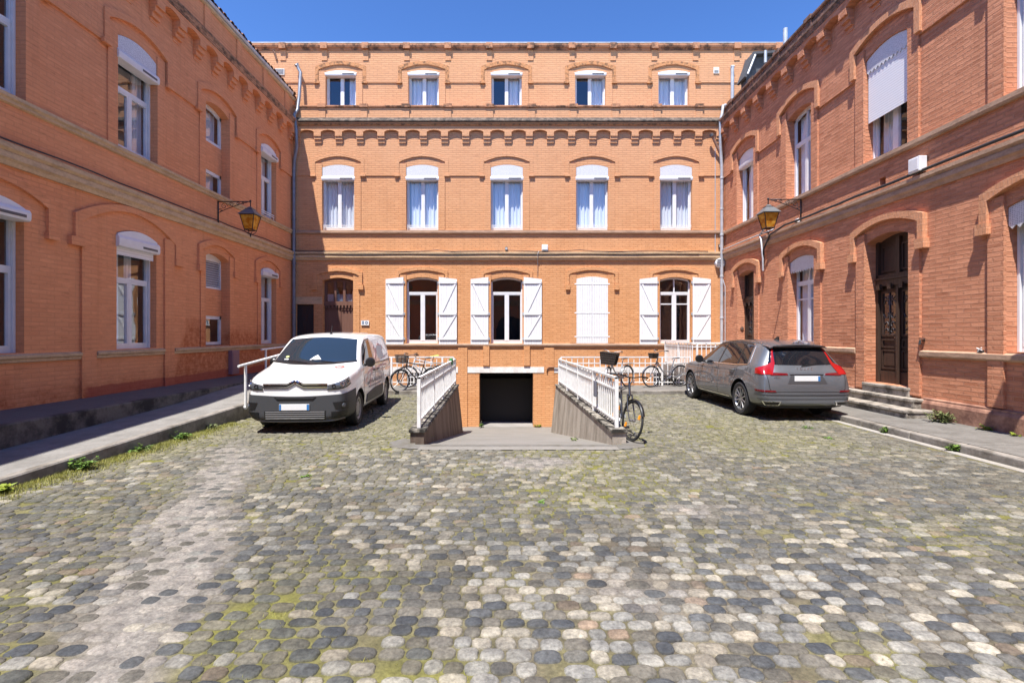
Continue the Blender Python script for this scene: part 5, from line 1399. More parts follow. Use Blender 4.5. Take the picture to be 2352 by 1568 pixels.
# short grass and moss tufts in the joints
rnd = random.Random(77); gb = MB()
def blades(x, y, n, h, sp):
    for _ in range(n):
        px, py = x + rnd.gauss(0, sp), y + rnd.gauss(0, sp); an = rnd.uniform(0, 6.28); L_ = h * rnd.uniform(0.4, 1.2); w = 0.0022 + 0.0012 * rnd.random()
        dx, dy = math.cos(an), math.sin(an); ln = rnd.uniform(0.1, 0.8) * L_
        gb.add([(px - dy * w, py + dx * w, -0.008), (px + dy * w, py - dx * w, -0.008), (px + dx * ln, py + dy * ln, L_ - 0.008)], [(0, 1, 2)])
n = 0
while n < 2600:
    y = 2.0 + 12.4 * rnd.random(); x = rnd.uniform(-6, 6.6)
    if abs(x) > y * 1.05 + 0.4 or x < kx(y) + 0.02 or x > KERB_X - 0.25: continue
    if y > 7.5 and rl(y) - 0.45 < x < rr(y) + 0.45: continue
    m = moss_amount(x, y)
    if rnd.random() < (m - 0.25) * 1.1: blades(x, y, 5, 0.014 + 0.016 * m, 0.022); n += 1
    else: n += 0.15
for i in range(2600):
    y = 4.6 + 5.2 * rnd.random(); blades(kx(y) + abs(rnd.gauss(0.04, 0.17)), y, 9, 0.055, 0.035)
for (x, y, a) in ((3.1, 8.6, 0.35), (2.6, 7.6, 0.3), (4.6, 8.0, 0.3), (-1.9, 8.5, 0.25), (2.2, 9.4, 0.25), (3.6, 11.5, 0.5), (5.9, 7.6, 0.2)):
    for q in range(60): blades(x + rnd.gauss(0, a), y + rnd.gauss(0, a * .6), 5, 0.03, 0.03)
GRASS = leafmat('short_grass', (0.19, 0.21, 0.035), (0.32, 0.29, 0.07))
g_ = gb.build('grass', GRASS, None, recalc=False); g_['kind'] = 'stuff'
# ================================================================== VEHICLES
def carpaint(name, col, rough=0.28, metal=0.0, coat=1.0):
    m, t, b = nt(name)
    b.inputs['Base Color'].default_value = (*col, 1); b.inputs['Roughness'].default_value = rough; b.inputs['Metallic'].default_value = metal
    b.inputs['Coat Weight'].default_value = coat; b.inputs['Coat Roughness'].default_value = 0.03
    f = noise_tex(t, obco(t), 2.2, 3); lk(t, ramp(t, f, [(0.3, (rough, rough, rough)), (0.7, (rough + .12,) * 3)]), b.inputs['Roughness'])
    return m
CWHITE = carpaint('white_car_paint', (0.80, 0.80, 0.79))
CGREY = carpaint('grey_car_paint', (0.125, 0.137, 0.155), 0.33, 0.4)
PLAST = plain('bumper_plastic', (0.045, 0.047, 0.052), 0.6, bmp=0.15, bscale=300)
BLK = plain('black_trim', (0.012, 0.012, 0.013), 0.35)
RUB = plain('tyre_rubber', (0.022, 0.022, 0.024), 0.8)
CHROME = plain('chrome_trim', (0.75, 0.76, 0.78), 0.15, 1.0)
ALLOY = plain('alloy_rim', (0.34, 0.345, 0.36), 0.35, 0.8)
STEELW = plain('steel_hubcap', (0.30, 0.30, 0.31), 0.45, 0.3)
CGLASS = plain('car_glass', (0.008, 0.010, 0.014), 0.02, 0.0, coat=0.35, spec=0.6)
CGLASSC = glass('car_clear_glass', (0.55, 0.62, 0.62), 1.2)
LAMPC = plain('headlamp_lens', (0.09, 0.10, 0.115), 0.05, 0.2, coat=1.0)
REDL = plain('tail_lamp_red', (0.30, 0.006, 0.006), 0.15, coat=0.5)
REDD = plain('tail_lamp_dark_red', (0.14, 0.006, 0.01), 0.12, coat=1.0)
PLATEW = plain('number_plate_white', (0.72, 0.73, 0.74), 0.4)
PLATEB = plain('number_plate_blue', (0.03, 0.16, 0.42), 0.4)
SEATG = plain('cabin_grey', (0.10, 0.10, 0.105), 0.8)

def catmull(ps, t):
    n = len(ps) - 1; i = min(int(t * n), n - 1); f = t * n - i
    p0, p1, p2, p3 = ps[max(i - 1, 0)], ps[i], ps[i + 1], ps[min(i + 2, n)]
    return tuple(0.5 * (2 * b + (c - a) * f + (2 * a - 5 * b + 4 * c - d) * f * f + (3 * b - a - 3 * c + d) * f ** 3) for a, b, c, d in zip(p0, p1, p2, p3))
def section(S):
    x, zb, wl, wm, zm, wb, zbl, wr, zr, zt = S
    return [(0, zb), (0.62 * wl, zb), (wl, zb + 0.03), (wm - 0.012, zb + 0.17 if zb + .17 < zm - .05 else (zb + zm) / 2), (wm, zm), (wb + 0.006, zbl - 0.05), (wb - 0.012, zbl + 0.012),
            (wb + (wr - wb) * 0.45, zbl + (zr - zbl) * 0.46), (wr + 0.02, zr - 0.035), (wr - 0.05, zr + 0.25 * (zt - zr)), (0.55 * wr, zr + 0.82 * (zt - zr)), (0, zt)]
def loft_body(stations, name, mats, parent, arches, ri, levels=2):
    rings = []
    for S in stations:
        h = section(S); x = S[0]
        rings.append([(x, y, z) for y, z in h] + [(x, -y, z) for y, z in h[-2:0:-1]])
    n = len(rings[0]); K = len(section(stations[0]))
    vs = [p for r_ in rings for p in r_]; fs = []
    for i in range(len(rings) - 1):
        for k in range(n): fs.append((i * n + k, i * n + (k + 1) % n, (i + 1) * n + (k + 1) % n, (i + 1) * n + k))
    for base, flip in ((0, True), ((len(rings) - 1) * n, False)):
        def mir(k): return base + (n - k) % n
        for k in range(K - 1):
            f = [base + k, base + k + 1, mir(k + 1), mir(k)]
            f = [q for i, q in enumerate(f) if q not in f[:i]]
            fs.append(tuple(f[::-1] if flip else f))
    me = bpy.data.meshes.new(name); me.from_pydata(vs, [], fs)
    bm = bmesh.new(); bm.from_mesh(me); bmesh.ops.recalc_face_normals(bm, faces=bm.faces[:]); bm.to_mesh(me); bm.free()
    ob = bpy.data.objects.new(name, me); C.objects.link(ob)
    md = ob.modifiers.new('s', 'SUBSURF'); md.levels = levels; md.render_levels = levels
    dg = bpy.context.evaluated_depsgraph_get(); m1 = bpy.data.meshes.new_from_object(ob.evaluated_get(dg))
    bm = bmesh.new(); bm.from_mesh(m1); bvh = BVHTree.FromBMesh(bm); bm.free()
    ob.modifiers.clear(); ob.data = m1
    cuts = []
    for (ax, az, rad) in arches:
        c = MB()
        for s in (-1, 1): c.lathe([(0, 0), (rad, 0), (rad, 0.5), (0, 0.5)], (ax, s * 0.62, az), (0, s, 0), 40)
        co = c.build('cut', PLAST, None); cuts.append(co)
        md = ob.modifiers.new('b', 'BOOLEAN'); md.operation = 'DIFFERENCE'; md.object = co; md.solver = 'EXACT'
    dg = bpy.context.evaluated_depsgraph_get(); m2 = bpy.data.meshes.new_from_object(ob.evaluated_get(dg))
    ob.modifiers.clear(); ob.data = m2
    for c in cuts: bpy.data.objects.remove(c)
    m2.materials.clear()
    for m in mats: m2.materials.append(m)
    for p in m2.polygons:
        c = p.center; mi = 0
        for (ax, az, rad) in arches:
            d = math.hypot(c.x - ax, c.z - az)
            if d < rad + 0.004 and abs(c.y) < 1.0:
                rad_n = abs((p.normal.x * (c.x - ax) + p.normal.z * (c.z - az)) / max(d, 1e-6))
                if (d > rad - 0.03 and rad_n > 0.8) or abs(c.y) < 0.66: mi = 1
        if p.normal.z < -0.6 and c.z < 0.45: mi = 1
        p.material_index = mi
    m2.polygons.foreach_set('use_smooth', [True] * len(m2.polygons))
    m2.set_sharp_from_angle(angle=R(50))
    ob.parent = parent
    return ob, bvh

def resample(pl, n):
    pl = [Vector((a, b, 0)) for a, b in pl]; L_ = [0]
    for a, b in zip(pl, pl[1:]): L_.append(L_[-1] + (b - a).length)
    out = []
    for i in range(n):
        s = L_[-1] * i / (n - 1); k = 0
        while k < len(pl) - 2 and s > L_[k + 1]: k += 1
        t = (s - L_[k]) / max(1e-9, L_[k + 1] - L_[k]); p = pl[k].lerp(pl[k + 1], t); out.append((p.x, p.y))
    return out
def caster(bvh, view, cx=0.0, pick=None):
    def f(a, b):
        if view == 'front': o, d = Vector((-3, a, b)), Vector((1, 0, 0))
        elif view == 'rear': o, d = Vector((9, a, b)), Vector((-1, 0, 0))
        elif view == 'left': o, d = Vector((a, 3, b)), Vector((0, -1, 0))
        elif view == 'right': o, d = Vector((a, -3, b)), Vector((0, 1, 0))
        elif view == 'top': o, d = Vector((a, b, 4)), Vector((0, 0, -1))
        else:     # wrap: a = angle round the vertical axis at cx, 0 looking along -x
            w = R(a); dr = Vector((-math.cos(w), math.sin(w), 0)); o, d = Vector((cx, 0, b)) + dr * 5, -dr
        hit, nrm, _, _ = bvh.ray_cast(o, d)
        if hit is None:
            if view in ('front', 'rear'): q = Vector((cx if cx else (0.3 if view == 'front' else 4.3), a, b))
            elif view in ('left', 'right'): q = Vector((a, 0.9 if view == 'left' else -0.9, b))
            else: q = o + d * 4
            hit, nrm, _, _ = bvh.find_nearest(q)
        if nrm.dot(d) > 0: nrm = -nrm
        return hit, nrm
    return f
def patch(mb, cast, low, up, n=14, m=6, eps=0.006, depth=0.02, bulge=0.0):
    lo, hi = resample(low, n), resample(up, n); rows = []; inn = []
    for j in range(m + 1):
        t = j / m; row = []; ri_ = []
        for i in range(n):
            a = lo[i][0] + (hi[i][0] - lo[i][0]) * t; b = lo[i][1] + (hi[i][1] - lo[i][1]) * t
            p, nr = cast(a, b); e = eps + bulge * math.sin(PI * t) * math.sin(PI * i / (n - 1))
            row.append(p + nr * e); ri_.append(p - nr * depth)
        rows.append([tuple(v) for v in row]); inn.append([tuple(v) for v in ri_])
    mb.grid(rows)
    mb.grid([rows[0], inn[0]]); mb.grid([rows[-1], inn[-1]])
    mb.grid([[r_[0] for r_ in rows], [r_[0] for r_ in inn]]); mb.grid([[r_[-1] for r_ in rows], [r_[-1] for r_ in inn]])
def line_strip(mb, cast, pl, w, eps=0.003, n=24):
    P = resample(pl, n); lo, hi = [], []
    for i, p in enumerate(P):
        a, b = P[max(i - 1, 0)], P[min(i + 1, n - 1)]; d = Vector((b[0] - a[0], b[1] - a[1], 0))
        d = d.normalized() if d.length else Vector((1, 0, 0)); q = (-d.y * w / 2, d.x * w / 2)
        lo.append((p[0] - q[0], p[1] - q[1])); hi.append((p[0] + q[0], p[1] + q[1]))
    patch(mb, cast, lo, hi, n, 1, eps, 0.004)
def P1(name, mat, parent, cast, low, up, n=14, m=6, eps=0.006, depth=0.02, bulge=0.0, smooth=35):
    mb = MB(); patch(mb, cast, low, up, n, m, eps, depth, bulge); return mb.build(name, mat, parent, smooth=smooth, local=True)

def wheel(parent, x, y, rad, w, kind, side):
    """tyre of radius rad about the y axis; rim face outward on SIDE"""
    root = bpy.data.objects.new('wheel', None); C.objects.link(root); root.parent = parent; root.location = (x, y, rad)
    s = side; rr_ = rad * (0.69 if kind == 'alloy' else 0.66)
    mb = MB(); h = w / 2
    mb.lathe([(rr_, -h * .9), (rad * 0.9, -h), (rad * 0.97, -h * 0.86), (rad, -h * .6), (rad, h * .6), (rad * 0.97, h * 0.86), (rad * 0.9, h), (rr_ + 0.01, h * 0.92), (rr_, h * 0.8)], (0, 0, 0), (0, s, 0), 44, closed=True)
    mb.build('tyre', RUB, root, smooth=30, local=True)
    mb = MB()
    if kind == 'alloy':
        mb.lathe([(rr_ + 0.006, h * 0.86), (rr_ - 0.012, h * 0.88), (rr_ - 0.03, h * 0.6), (rr_ - 0.03, -h * .6)], (0, 0, 0), (0, s, 0), 44)
        for k in range(10):
            a = 2 * PI * (k // 2) / 5 + (0.20 if k % 2 else -0.20); a2 = 2 * PI * (k // 2) / 5 + (0.30 if k % 2 else -0.30)
            p = [Vector((math.cos(a) * 0.05, s * h * 0.62, math.sin(a) * 0.05)), Vector((math.cos(a2) * (rr_ - 0.015), s * h * 0.82, math.sin(a2) * (rr_ - 0.015)))]
            mb.tube(p, [0.020, 0.014], 6)
        mb.lathe([(0, h * 0.72), (0.03, h * 0.72), (0.065, h * 0.66), (0.065, h * .3)], (0, 0, 0), (0, s, 0), 20)
        mb.build('rim', ALLOY, root, smooth=30, local=True)
        d = MB(); d.lathe([(0, h * 0.2), (rr_ - 0.03, h * 0.2)], (0, 0, 0), (0, s, 0), 30); d.build('brake_disc', BLK, root, local=True)
    else:
        mb.lathe([(rr_ + 0.004, h * 0.84), (rr_ - 0.02, h * 0.86), (rr_ - 0.05, h * 0.62), (0.12, h * 0.74), (0.07, h * 0.80), (0, h * 0.80)], (0, 0, 0), (0, s, 0), 40)
        mb.build('hubcap', STEELW, root, smooth=30, local=True)
        for k in range(10):
            a = 2 * PI * k / 10; d = MB(); d.lathe([(0, h * 0.735), (0.026, h * 0.735), (0.026, h * .5)], (math.cos(a) * rr_ * 0.68, 0, math.sin(a) * rr_ * 0.68), (0, s, 0), 8)
            d.build('vent_hole', BLK, root, local=True)
    return root
def plate_box(parent, x, y0, y1, z0, z1, nx, blue_both=False):
    """number plate, its characters wiped as in the photograph"""
    mb = MB(); mb.box(x, x + 0.012 * nx, y0, y1, z0, z1); p = mb.build('number_plate', PLATEW, parent, local=True, bevel=0.004)
    xx = x + 0.0125 * nx; e = 0.045
    # for nx = -1 (front) the blue band stands on the car's right, which is the viewer's left
    ends = [(y0 + .004, y0 + e) if nx < 0 else (y1 - e, y1 - .004)]
    if blue_both: ends.append((y1 - e * .8, y1 - .004) if nx < 0 else (y0 + .004, y0 + e * .8))
    for a, b in ends:
        mb = MB(); mb.box(xx, xx + 0.002 * nx, a, b, z0 + .004, z1 - .004); mb.build('plate_band', PLATEB, p, local=True)
    return p

# ------------------------------------------------------------------ white delivery van (local: x back from the nose, y to ITS right... +y = viewer's left)
vdir = Vector((0.062, -1.0, 0)).normalized()           # nose points here
van = empty('delivery_van', (0, 0, 0), 'white delivery van with dark grey bumper and red grey sign writing, nose to the camera', 'van')
def place_vehicle(root, nose, d):
    """local +x (tail) points against d"""
    ang = math.atan2(-d.y, -d.x); root.location = nose; root.rotation_euler = (0, 0, ang)
VST = [(0.00, .28, .62, .72, .50, .70, .80, .61, .89, .91), (0.02, .23, .70, .785, .50, .76, .86, .66, .95, .97), (0.10, .21, .785, .85, .52, .815, .92, .71, 1.0, 1.02), (0.32, .20, .84, .90, .58, .86, .985, .775, 1.06, 1.085),
       (0.72, .20, .87, .925, .65, .90, 1.05, .79, 1.135, 1.165), (0.96, .20, .87, .925, .66, .905, 1.09, .80, 1.18, 1.21), (1.06, .20, .87, .925, .66, .905, 1.10, .80, 1.23, 1.265),
       (1.40, .20, .87, .925, .66, .905, 1.115, .765, 1.47, 1.51), (1.70, .20, .87, .925, .66, .905, 1.125, .745, 1.66, 1.705), (1.86, .20, .87, .925, .66, .905, 1.13, .74, 1.71, 1.765), (2.3, .20, .87, .925, .66, .905, 1.13, .74, 1.75, 1.81),
       (3.2, .20, .87, .925, .66, .905, 1.13, .74, 1.76, 1.825), (4.05, .20, .87, .92, .66, .90, 1.13, .735, 1.745, 1.805), (4.28, .22, .85, .91, .66, .885, 1.13, .72, 1.70, 1.76), (4.36, .26, .80, .88, .64, .85, 1.1, .69, 1.62, 1.67), (4.39, .34, .72, .80, .62, .78, 1.05, .62, 1.5, 1.54)]
VW = (0.89, 0.325), (3.675, 0.325)
vb, vbvh = loft_body(VST, 'body', [CWHITE, BLK], van, [(0.89, 0.335, 0.385), (3.675, 0.335, 0.385)], 1)
fr, wr_ = caster(vbvh, 'front'), caster(vbvh, 'wrap', 1.0)
lf, rt = caster(vbvh, 'left'), caster(vbvh, 'right')
# lower bumper in dark plastic, wrapped round the nose
P1('bumper', PLAST, van, wr_, [(a, 0.205) for a in range(-64, 65, 8)], [(a, 0.755 - 0.09 * math.cos(R(a * 1.4))) for a in range(-64, 65, 8)], 56, 12, 0.013, 0.03)
gb_ = P1('grille', BLK, van, wr_, [(a, 0.262) for a in range(-28, 29, 4)], [(a, 0.415) for a in range(-28, 29, 4)], 30, 3, 0.018, 0.0)
for z in (0.285, 0.322, 0.36, 0.396):
    mb = MB(); line_strip(mb, wr_, [(-27, z), (27, z)], 0.013, 0.026, 26); mb.build('grille_bar', STEELW, gb_, local=True, smooth=35)
mb = MB(); line_strip(mb, wr_, [(-46, 0.262), (-30, 0.238), (-14, 0.232), (14, 0.232), (30, 0.238), (46, 0.262)], 0.016, 0.022, 40); mb.build('chin_strip', STEELW, van, local=True, smooth=35)
ug = P1('upper_grille', BLK, van, wr_, [(-17, 0.60), (17, 0.60)], [(-20, 0.655), (20, 0.655)], 18, 2, 0.02, 0.0)
mb = MB(); line_strip(mb, wr_, [(-18, 0.636), (18, 0.636)], 0.01, 0.027, 18); mb.build('grille_bar', PLAST, ug, local=True)
for s in (-1, 1):
    fl = P1('fog_lamp_recess', BLK, van, wr_, [(s * 35, 0.44), (s * 47, 0.44)], [(s * 33, 0.56), (s * 48, 0.585)], 10, 4, 0.018, 0.0)
    mb = MB(); p, q = wr_(s * 41, 0.50); mb.lathe([(0, 0.02), (0.035, 0.018), (0.042, 0.0)], p + q * 0.012, q, 14); mb.build('fog_lamp', LAMPC, fl, local=True, smooth=35)
    mb = MB()
    for z in (0.29, 0.322, 0.354, 0.386): line_strip(mb, wr_, [(s * 32, z), (s * 47, z + 0.018)], 0.014, 0.020, 12)
    mb.build('side_grille', BLK, van, local=True)
    hl = P1('headlight', LAMPC, van, wr_, [(s * 29.5, 0.795), (s * 36, 0.80), (s * 44, 0.825), (s * 52, 0.875)], [(s * 29.5, 0.865), (s * 36, 0.90), (s * 44, 0.95), (s * 51, 0.985)], 16, 5, 0.012, 0.02, 0.012)
    for an, z, r0 in ((34, 0.845, 0.036), (40, 0.875, 0.042), (46.5, 0.912, 0.035)):
        mb = MB(); p, q = wr_(s * an, z); mb.lathe([(0, 0.005), (r0 * .55, 0.008), (r0 * .7, 0.02), (r0, 0.022), (r0 * 1.05, 0.01)], p + q * 0.006, q, 14); mb.build('lamp_reflector', CHROME if an == 40 else BLK, hl, local=True, smooth=30)
    mb = MB(); line_strip(mb, wr_, [(s * 29, 0.785), (s * 36, 0.79), (s * 44, 0.815), (s * 53, 0.865)], 0.014, 0.014, 14); mb.build('headlight_edge', BLK, van, local=True)
# twin chrome bars rising into a double chevron over a dark slot
def chev(z, rise, h=8.0): return [(-29, z), (-h, z), (-h * .5, z + rise * .5), (0, z + rise), (h * .5, z + rise * .5), (h, z), (29, z)]
mb = MB(); patch(mb, wr_, [(a_, z_ - 0.016) for a_, z_ in chev(0.826, 0.074)], [(a_, z_ + 0.012) for a_, z_ in chev(0.880, 0.074)], 61, 3, 0.010, 0.0); mb.build('grille_slot', BLK, van, local=True)
for zb_ in (0.878, 0.828):
    mb = MB(); line_strip(mb, wr_, chev(zb_, 0.074), 0.021, 0.020, 61); mb.build('chevron_bar', CHROME, van, local=True)
p, q = wr_(0, 0.48); plate_box(van, p.x - 0.02, -0.25, 0.27, 0.425, 0.535, -1, True)
# glass
ws = P1('windscreen', plain('windscreen_glass', (0.016, 0.026, 0.036), 0.02, 0.0, coat=0.6, spec=0.7), van, fr, [(-0.79, 1.235), (-0.4, 1.205), (0, 1.195), (0.4, 1.205), (0.79, 1.235)], [(-0.665, 1.655), (-0.3, 1.69), (0, 1.70), (0.3, 1.69), (0.665, 1.655)], 26, 12, 0.006, 0.01)
mb = MB(); line_strip(mb, fr, [(-0.80, 1.232), (-0.4, 1.198), (0, 1.188), (0.4, 1.198), (0.80, 1.232)], 0.03, 0.009, 26); mb.build('cowl_trim', BLK, van, local=True)
mb = MB()
for y0, y1, z1 in ((0.1, 0.62, 1.235), (-0.45, 0.05, 1.232)):
    a = fr(y0, 1.20)[0]; b = fr(y1, z1 + 0.02)[0]; mb.tube([a + Vector((-.02, 0, .01)), b + Vector((-.025, 0, .015))], 0.008, 5)
mb.build('wiper', BLK, van, local=True)
mb = MB(); pts = [fr(yy, zz) for yy, zz in ((-0.12, 1.26), (0.10, 1.25), (0.04, 1.31), (-0.02, 1.345))]; mb.add([tuple(p + n_ * 0.012) for p, n_ in pts], [(0, 1, 2, 3)])
mb.build('dashboard_paper', PLATEW, ws, local=True)
mb = MB(); P_ = fr(0.56, 1.31); mb.lathe([(0, 0.002), (0.032, 0.002)], P_[0] + P_[1] * 0.01, P_[1], 14); mb.build('round_sticker', plain('sticker_yellow', (0.65, 0.70, 0.22), 0.5), ws, local=True)
mb = MB(); patch(mb, fr, [(0.52, 1.245), (0.60, 1.245)], [(0.52, 1.275), (0.60, 1.275)], 3, 1, 0.01, 0.0); mb.build('paper_sticker', PLATEW, ws, local=True)
for s, cast in ((1, lf), (-1, rt)):
    w_ = P1('side_window', CGLASS, van, cast, [(1.27, 1.16), (1.7, 1.145), (2.22, 1.14)], [(1.62, 1.50), (1.86, 1.61), (2.20, 1.64)], 16, 7, 0.006, 0.008)
    mb = MB(); line_strip(mb, cast, [(1.22, 1.145), (1.7, 1.125), (2.25, 1.12)], 0.025, 0.008, 14); line_strip(mb, cast, [(1.22, 1.15), (1.60, 1.52), (1.86, 1.635), (2.24, 1.665)], 0.022, 0.008, 18); mb.build('window_seal', BLK, van, local=True)
    mb = MB(); line_strip(mb, cast, [(2.30, 0.30), (2.31, 1.0), (2.25, 1.66)], 0.012, 0.002, 18); line_strip(mb, cast, [(1.24, 0.45), (1.22, 1.1)], 0.012, 0.002, 12); line_strip(mb, cast, [(3.15, 0.32), (3.17, 1.0), (3.15, 1.62)], 0.012, 0.002, 16); line_strip(mb, cast, [(2.35, 1.13), (4.1, 1.13)], 0.02, 0.003, 14)
    mb.build('door_gap', BLK, van, local=True)
    P1('side_moulding', PLAST, van, cast, [(1.42, 0.37), (3.12, 0.36)], [(1.46, 0.53), (2.2, 0.60), (3.10, 0.60)], 18, 4, 0.016, 0.02)
    for x in (2.12, 2.52):
        p, q = cast(x, 0.99); mb = MB(); mb.tube([p + Vector((-0.09, 0, 0)) + q * .005, p + Vector((-0.07, 0, 0)) + q * 0.035, p + Vector((0.07, 0, 0)) + q * 0.035, p + Vector((0.09, 0, 0)) + q * .005], 0.013, 6); mb.build('door_handle', BLK, van, local=True, smooth=40)
    p, q = cast(1.38, 1.17); mb = MB(); sy = 1 if s > 0 else -1
    mx_, my_ = (1.50, 0.955) if s > 0 else (1.30, 1.02)      # the far one is folded in
    mb.lathe([(0.0, -0.07), (0.07, -0.065), (0.095, -0.03), (0.10, 0.02), (0.085, 0.05), (0, 0.055)], (mx_, sy * my_, 1.20), (1, 0, 0) if s < 0 else (0.35, 0.94, 0), 14)
    mb.tube([(1.36, sy * 0.86, 1.13), (mx_ + 0.03, sy * (my_ - 0.04), 1.16)], 0.03, 6); mr = mb.build('wing_mirror', BLK, van, local=True, smooth=40)
mb = MB(); p = caster(vbvh, 'top')(1.98, -0.04)[0]; mb.tube([p, p + Vector((0.07, 0, 0.19))], [0.008, 0.004], 6); mb.lathe([(0.03, 0), (0.022, 0.03), (0, 0.04)], p, (0, 0, 1), 10); mb.build('aerial', BLK, van, local=True)
# pale sign writing on bonnet and flank (illegible in the photograph: only its strokes)
INKG = plain('sign_ink_grey', (0.36, 0.35, 0.36), 0.5); INKR = plain('sign_ink_red', (0.50, 0.10, 0.08), 0.5); INKP = plain('sign_ink_pale_red', (0.66, 0.42, 0.40), 0.5); INKD = plain('sign_ink_dark', (0.20, 0.19, 0.20), 0.5)
top_ = caster(vbvh, 'top'); rnd = random.Random(4)
mb = MB(); yy = -0.52
k = 0
while yy < 0.42:
    L_ = rnd.uniform(0.025, 0.055); x0 = 0.70
    line_strip(mb, top_, [(x0 + rnd.uniform(-.01, .02), -yy + 0.0), (x0 - 0.07, -yy - L_ * .4), (x0 - rnd.uniform(0.0, .13), -yy - L_ * .7), (x0 + rnd.uniform(0, .02), -yy - L_)], 0.019, 0.004, 7); yy += L_ * (1.15 if k % 6 else 1.8); k += 1
mb.build('bonnet_lettering', INKG, van, local=True)
mb = MB()
line_strip(mb, top_, [(0.68, -0.50), (0.60, -0.54), (0.60, -0.62), (0.68, -0.66), (0.76, -0.62), (0.75, -0.53)], 0.036, 0.003, 20); line_strip(mb, top_, [(0.68, -0.52), (0.68, -0.64)], 0.03, 0.0035, 6); mb.build('bonnet_emblem', INKR, van, local=True)
for cast, s in ((lf, 1), (rt, -1)):
    mb = MB(); x = 1.5
    while x < 3.0:
        h = rnd.uniform(0.05, 0.12); line_strip(mb, cast, [(x, 0.72 + rnd.uniform(0, .03)), (x + 0.03, 0.72 + h), (x + 0.06, 0.72)], 0.016, 0.003, 6); x += rnd.uniform(0.075, 0.11)
    x = 1.6
    while x < 2.9: line_strip(mb, cast, [(x, 0.65), (x + 0.04, 0.68)], 0.012, 0.003, 4); x += 0.06
    mb.build('side_lettering', INKD, van, local=True)
    mb = MB()
    line_strip(mb, cast, [(1.35, 0.78), (1.6, 0.95), (2.0, 1.02), (2.5, 0.98), (2.9, 1.05), (3.6, 1.03)], 0.045, 0.0025, 30)
    line_strip(mb, cast, [(1.75, 0.66), (1.85, 0.9), (2.1, 1.06)], 0.05, 0.0028, 14); line_strip(mb, cast, [(2.45, 1.2), (2.7, 1.4), (3.1, 1.52), (3.5, 1.45)], 0.09, 0.0028, 18); line_strip(mb, cast, [(2.5, 1.5), (2.9, 1.3), (3.5, 1.22)], 0.06, 0.003, 18)
    mb.build('side_artwork', INKP, van, local=True)
    mb = MB(); patch(mb, cast, [(2.75, 1.22), (3.45, 1.22)], [(2.78, 1.50), (3.40, 1.50)], 8, 4, 0.0035, 0.0); mb.build('side_picture', plain('sign_picture', (0.60, 0.66, 0.66), 0.5), van, local=True)
for x in (0.89, 3.675):
    for s in (-1, 1): wheel(van, x, s * 0.80, 0.325, 0.20, 'steel', s)

vn = Vector((-3.80, 8.76, 0.0))
place_vehicle(van, vn, vdir)

# ------------------------------------------------------------------ grey estate car, tail to the camera
car = empty('parked_car', (0, 0, 0), 'dark grey estate car with tall red tail lamps parked beside the stone steps', 'car')
SST = [(0.00, .32, .56, .66, .55, .62, .70, .52, .78, .80), (0.05, .25, .74, .83, .55, .78, .79, .63, .88, .905), (0.32, .23, .85, .925, .60, .89, .92, .75, .985, 1.01), (0.9, .22, .87, .95, .66, .915, 1.00, .78, 1.06, 1.085),
       (1.25, .22, .87, .95, .68, .915, 1.02, .78, 1.10, 1.13), (1.38, .22, .87, .95, .68, .912, 1.03, .77, 1.15, 1.185), (1.75, .22, .87, .95, .68, .91, 1.04, .70, 1.36, 1.41), (2.12, .22, .87, .95, .68, .91, 1.05, .655, 1.555, 1.605),
       (2.6, .22, .87, .95, .68, .91, 1.06, .645, 1.60, 1.655), (3.3, .22, .87, .95, .69, .912, 1.075, .64, 1.595, 1.655), (3.9, .22, .875, .955, .71, .915, 1.09, .625, 1.56, 1.62), (4.22, .23, .87, .95, .72, .905, 1.09, .60, 1.515, 1.57),
       (4.34, .24, .86, .945, .72, .895, 1.08, .60, 1.40, 1.45), (4.46, .25, .86, .935, .72, .875, 1.05, .62, 1.21, 1.25), (4.55, .27, .85, .925, .70, .86, .99, .66, 1.05, 1.075), (4.62, .29, .82, .90, .66, .84, .90, .66, .97, .99), (4.67, .33, .76, .84, .58, .78, .72, .62, .80, .82), (4.685, .38, .66, .76, .52, .7, .62, .56, .68, .70)]
cb, cbvh = loft_body(SST, 'body', [CGREY, BLK], car, [(0.87, 0.37, 0.42), (3.735, 0.37, 0.425)], 1)
re, wp = caster(cbvh, 'rear'), None
def wrap_rear(a, b, cx=3.7):
    w = R(a); dr = Vector((math.cos(w), math.sin(w), 0)); hit, n_, _, _ = cbvh.ray_cast(Vector((cx, 0, b)) + dr * 5, -dr)
    if hit is None: hit, n_, _, _ = cbvh.find_nearest(Vector((cx, 0, b)) + dr * 0.9)
    if n_.dot(dr) < 0: n_ = -n_
    return hit, n_
lf, rt = caster(cbvh, 'left'), caster(cbvh, 'right')
P1('rear_window', CGLASS, car, re, [(-0.70, 1.145), (-0.35, 1.135), (0, 1.13), (0.35, 1.135), (0.70, 1.145)], [(-0.56, 1.465), (-0.3, 1.49), (0, 1.50), (0.3, 1.49), (0.56, 1.465)], 20, 8, 0.008, 0.01)
mb = MB(); t_ = caster(cbvh, 'top'); rows = []
for xx, dz, top in ((4.06, 0.012, 1), (4.25, 0.02, 1), (4.40, 0.03, 1), (4.40, 0.005, 0), (4.28, -0.02, 0)):
    row = []
    for i in range(13):
        y = -0.60 + 1.2 * i / 12; z = t_(min(xx, 4.18), y * 0.98)[0].z
        z = z - (0.03 if xx > 4.3 else 0); row.append((xx - 0.05 * (abs(y) / 0.6) ** 2, y, z + dz))
    rows.append(row)
mb.grid(rows); mb.build('roof_spoiler', CGREY, car, local=True, smooth=40)
mb = MB(); mb.box(4.37, 4.392, -0.54, 0.54, 1.49, 1.515); mb.build('spoiler_lip', BLK, car, local=True)
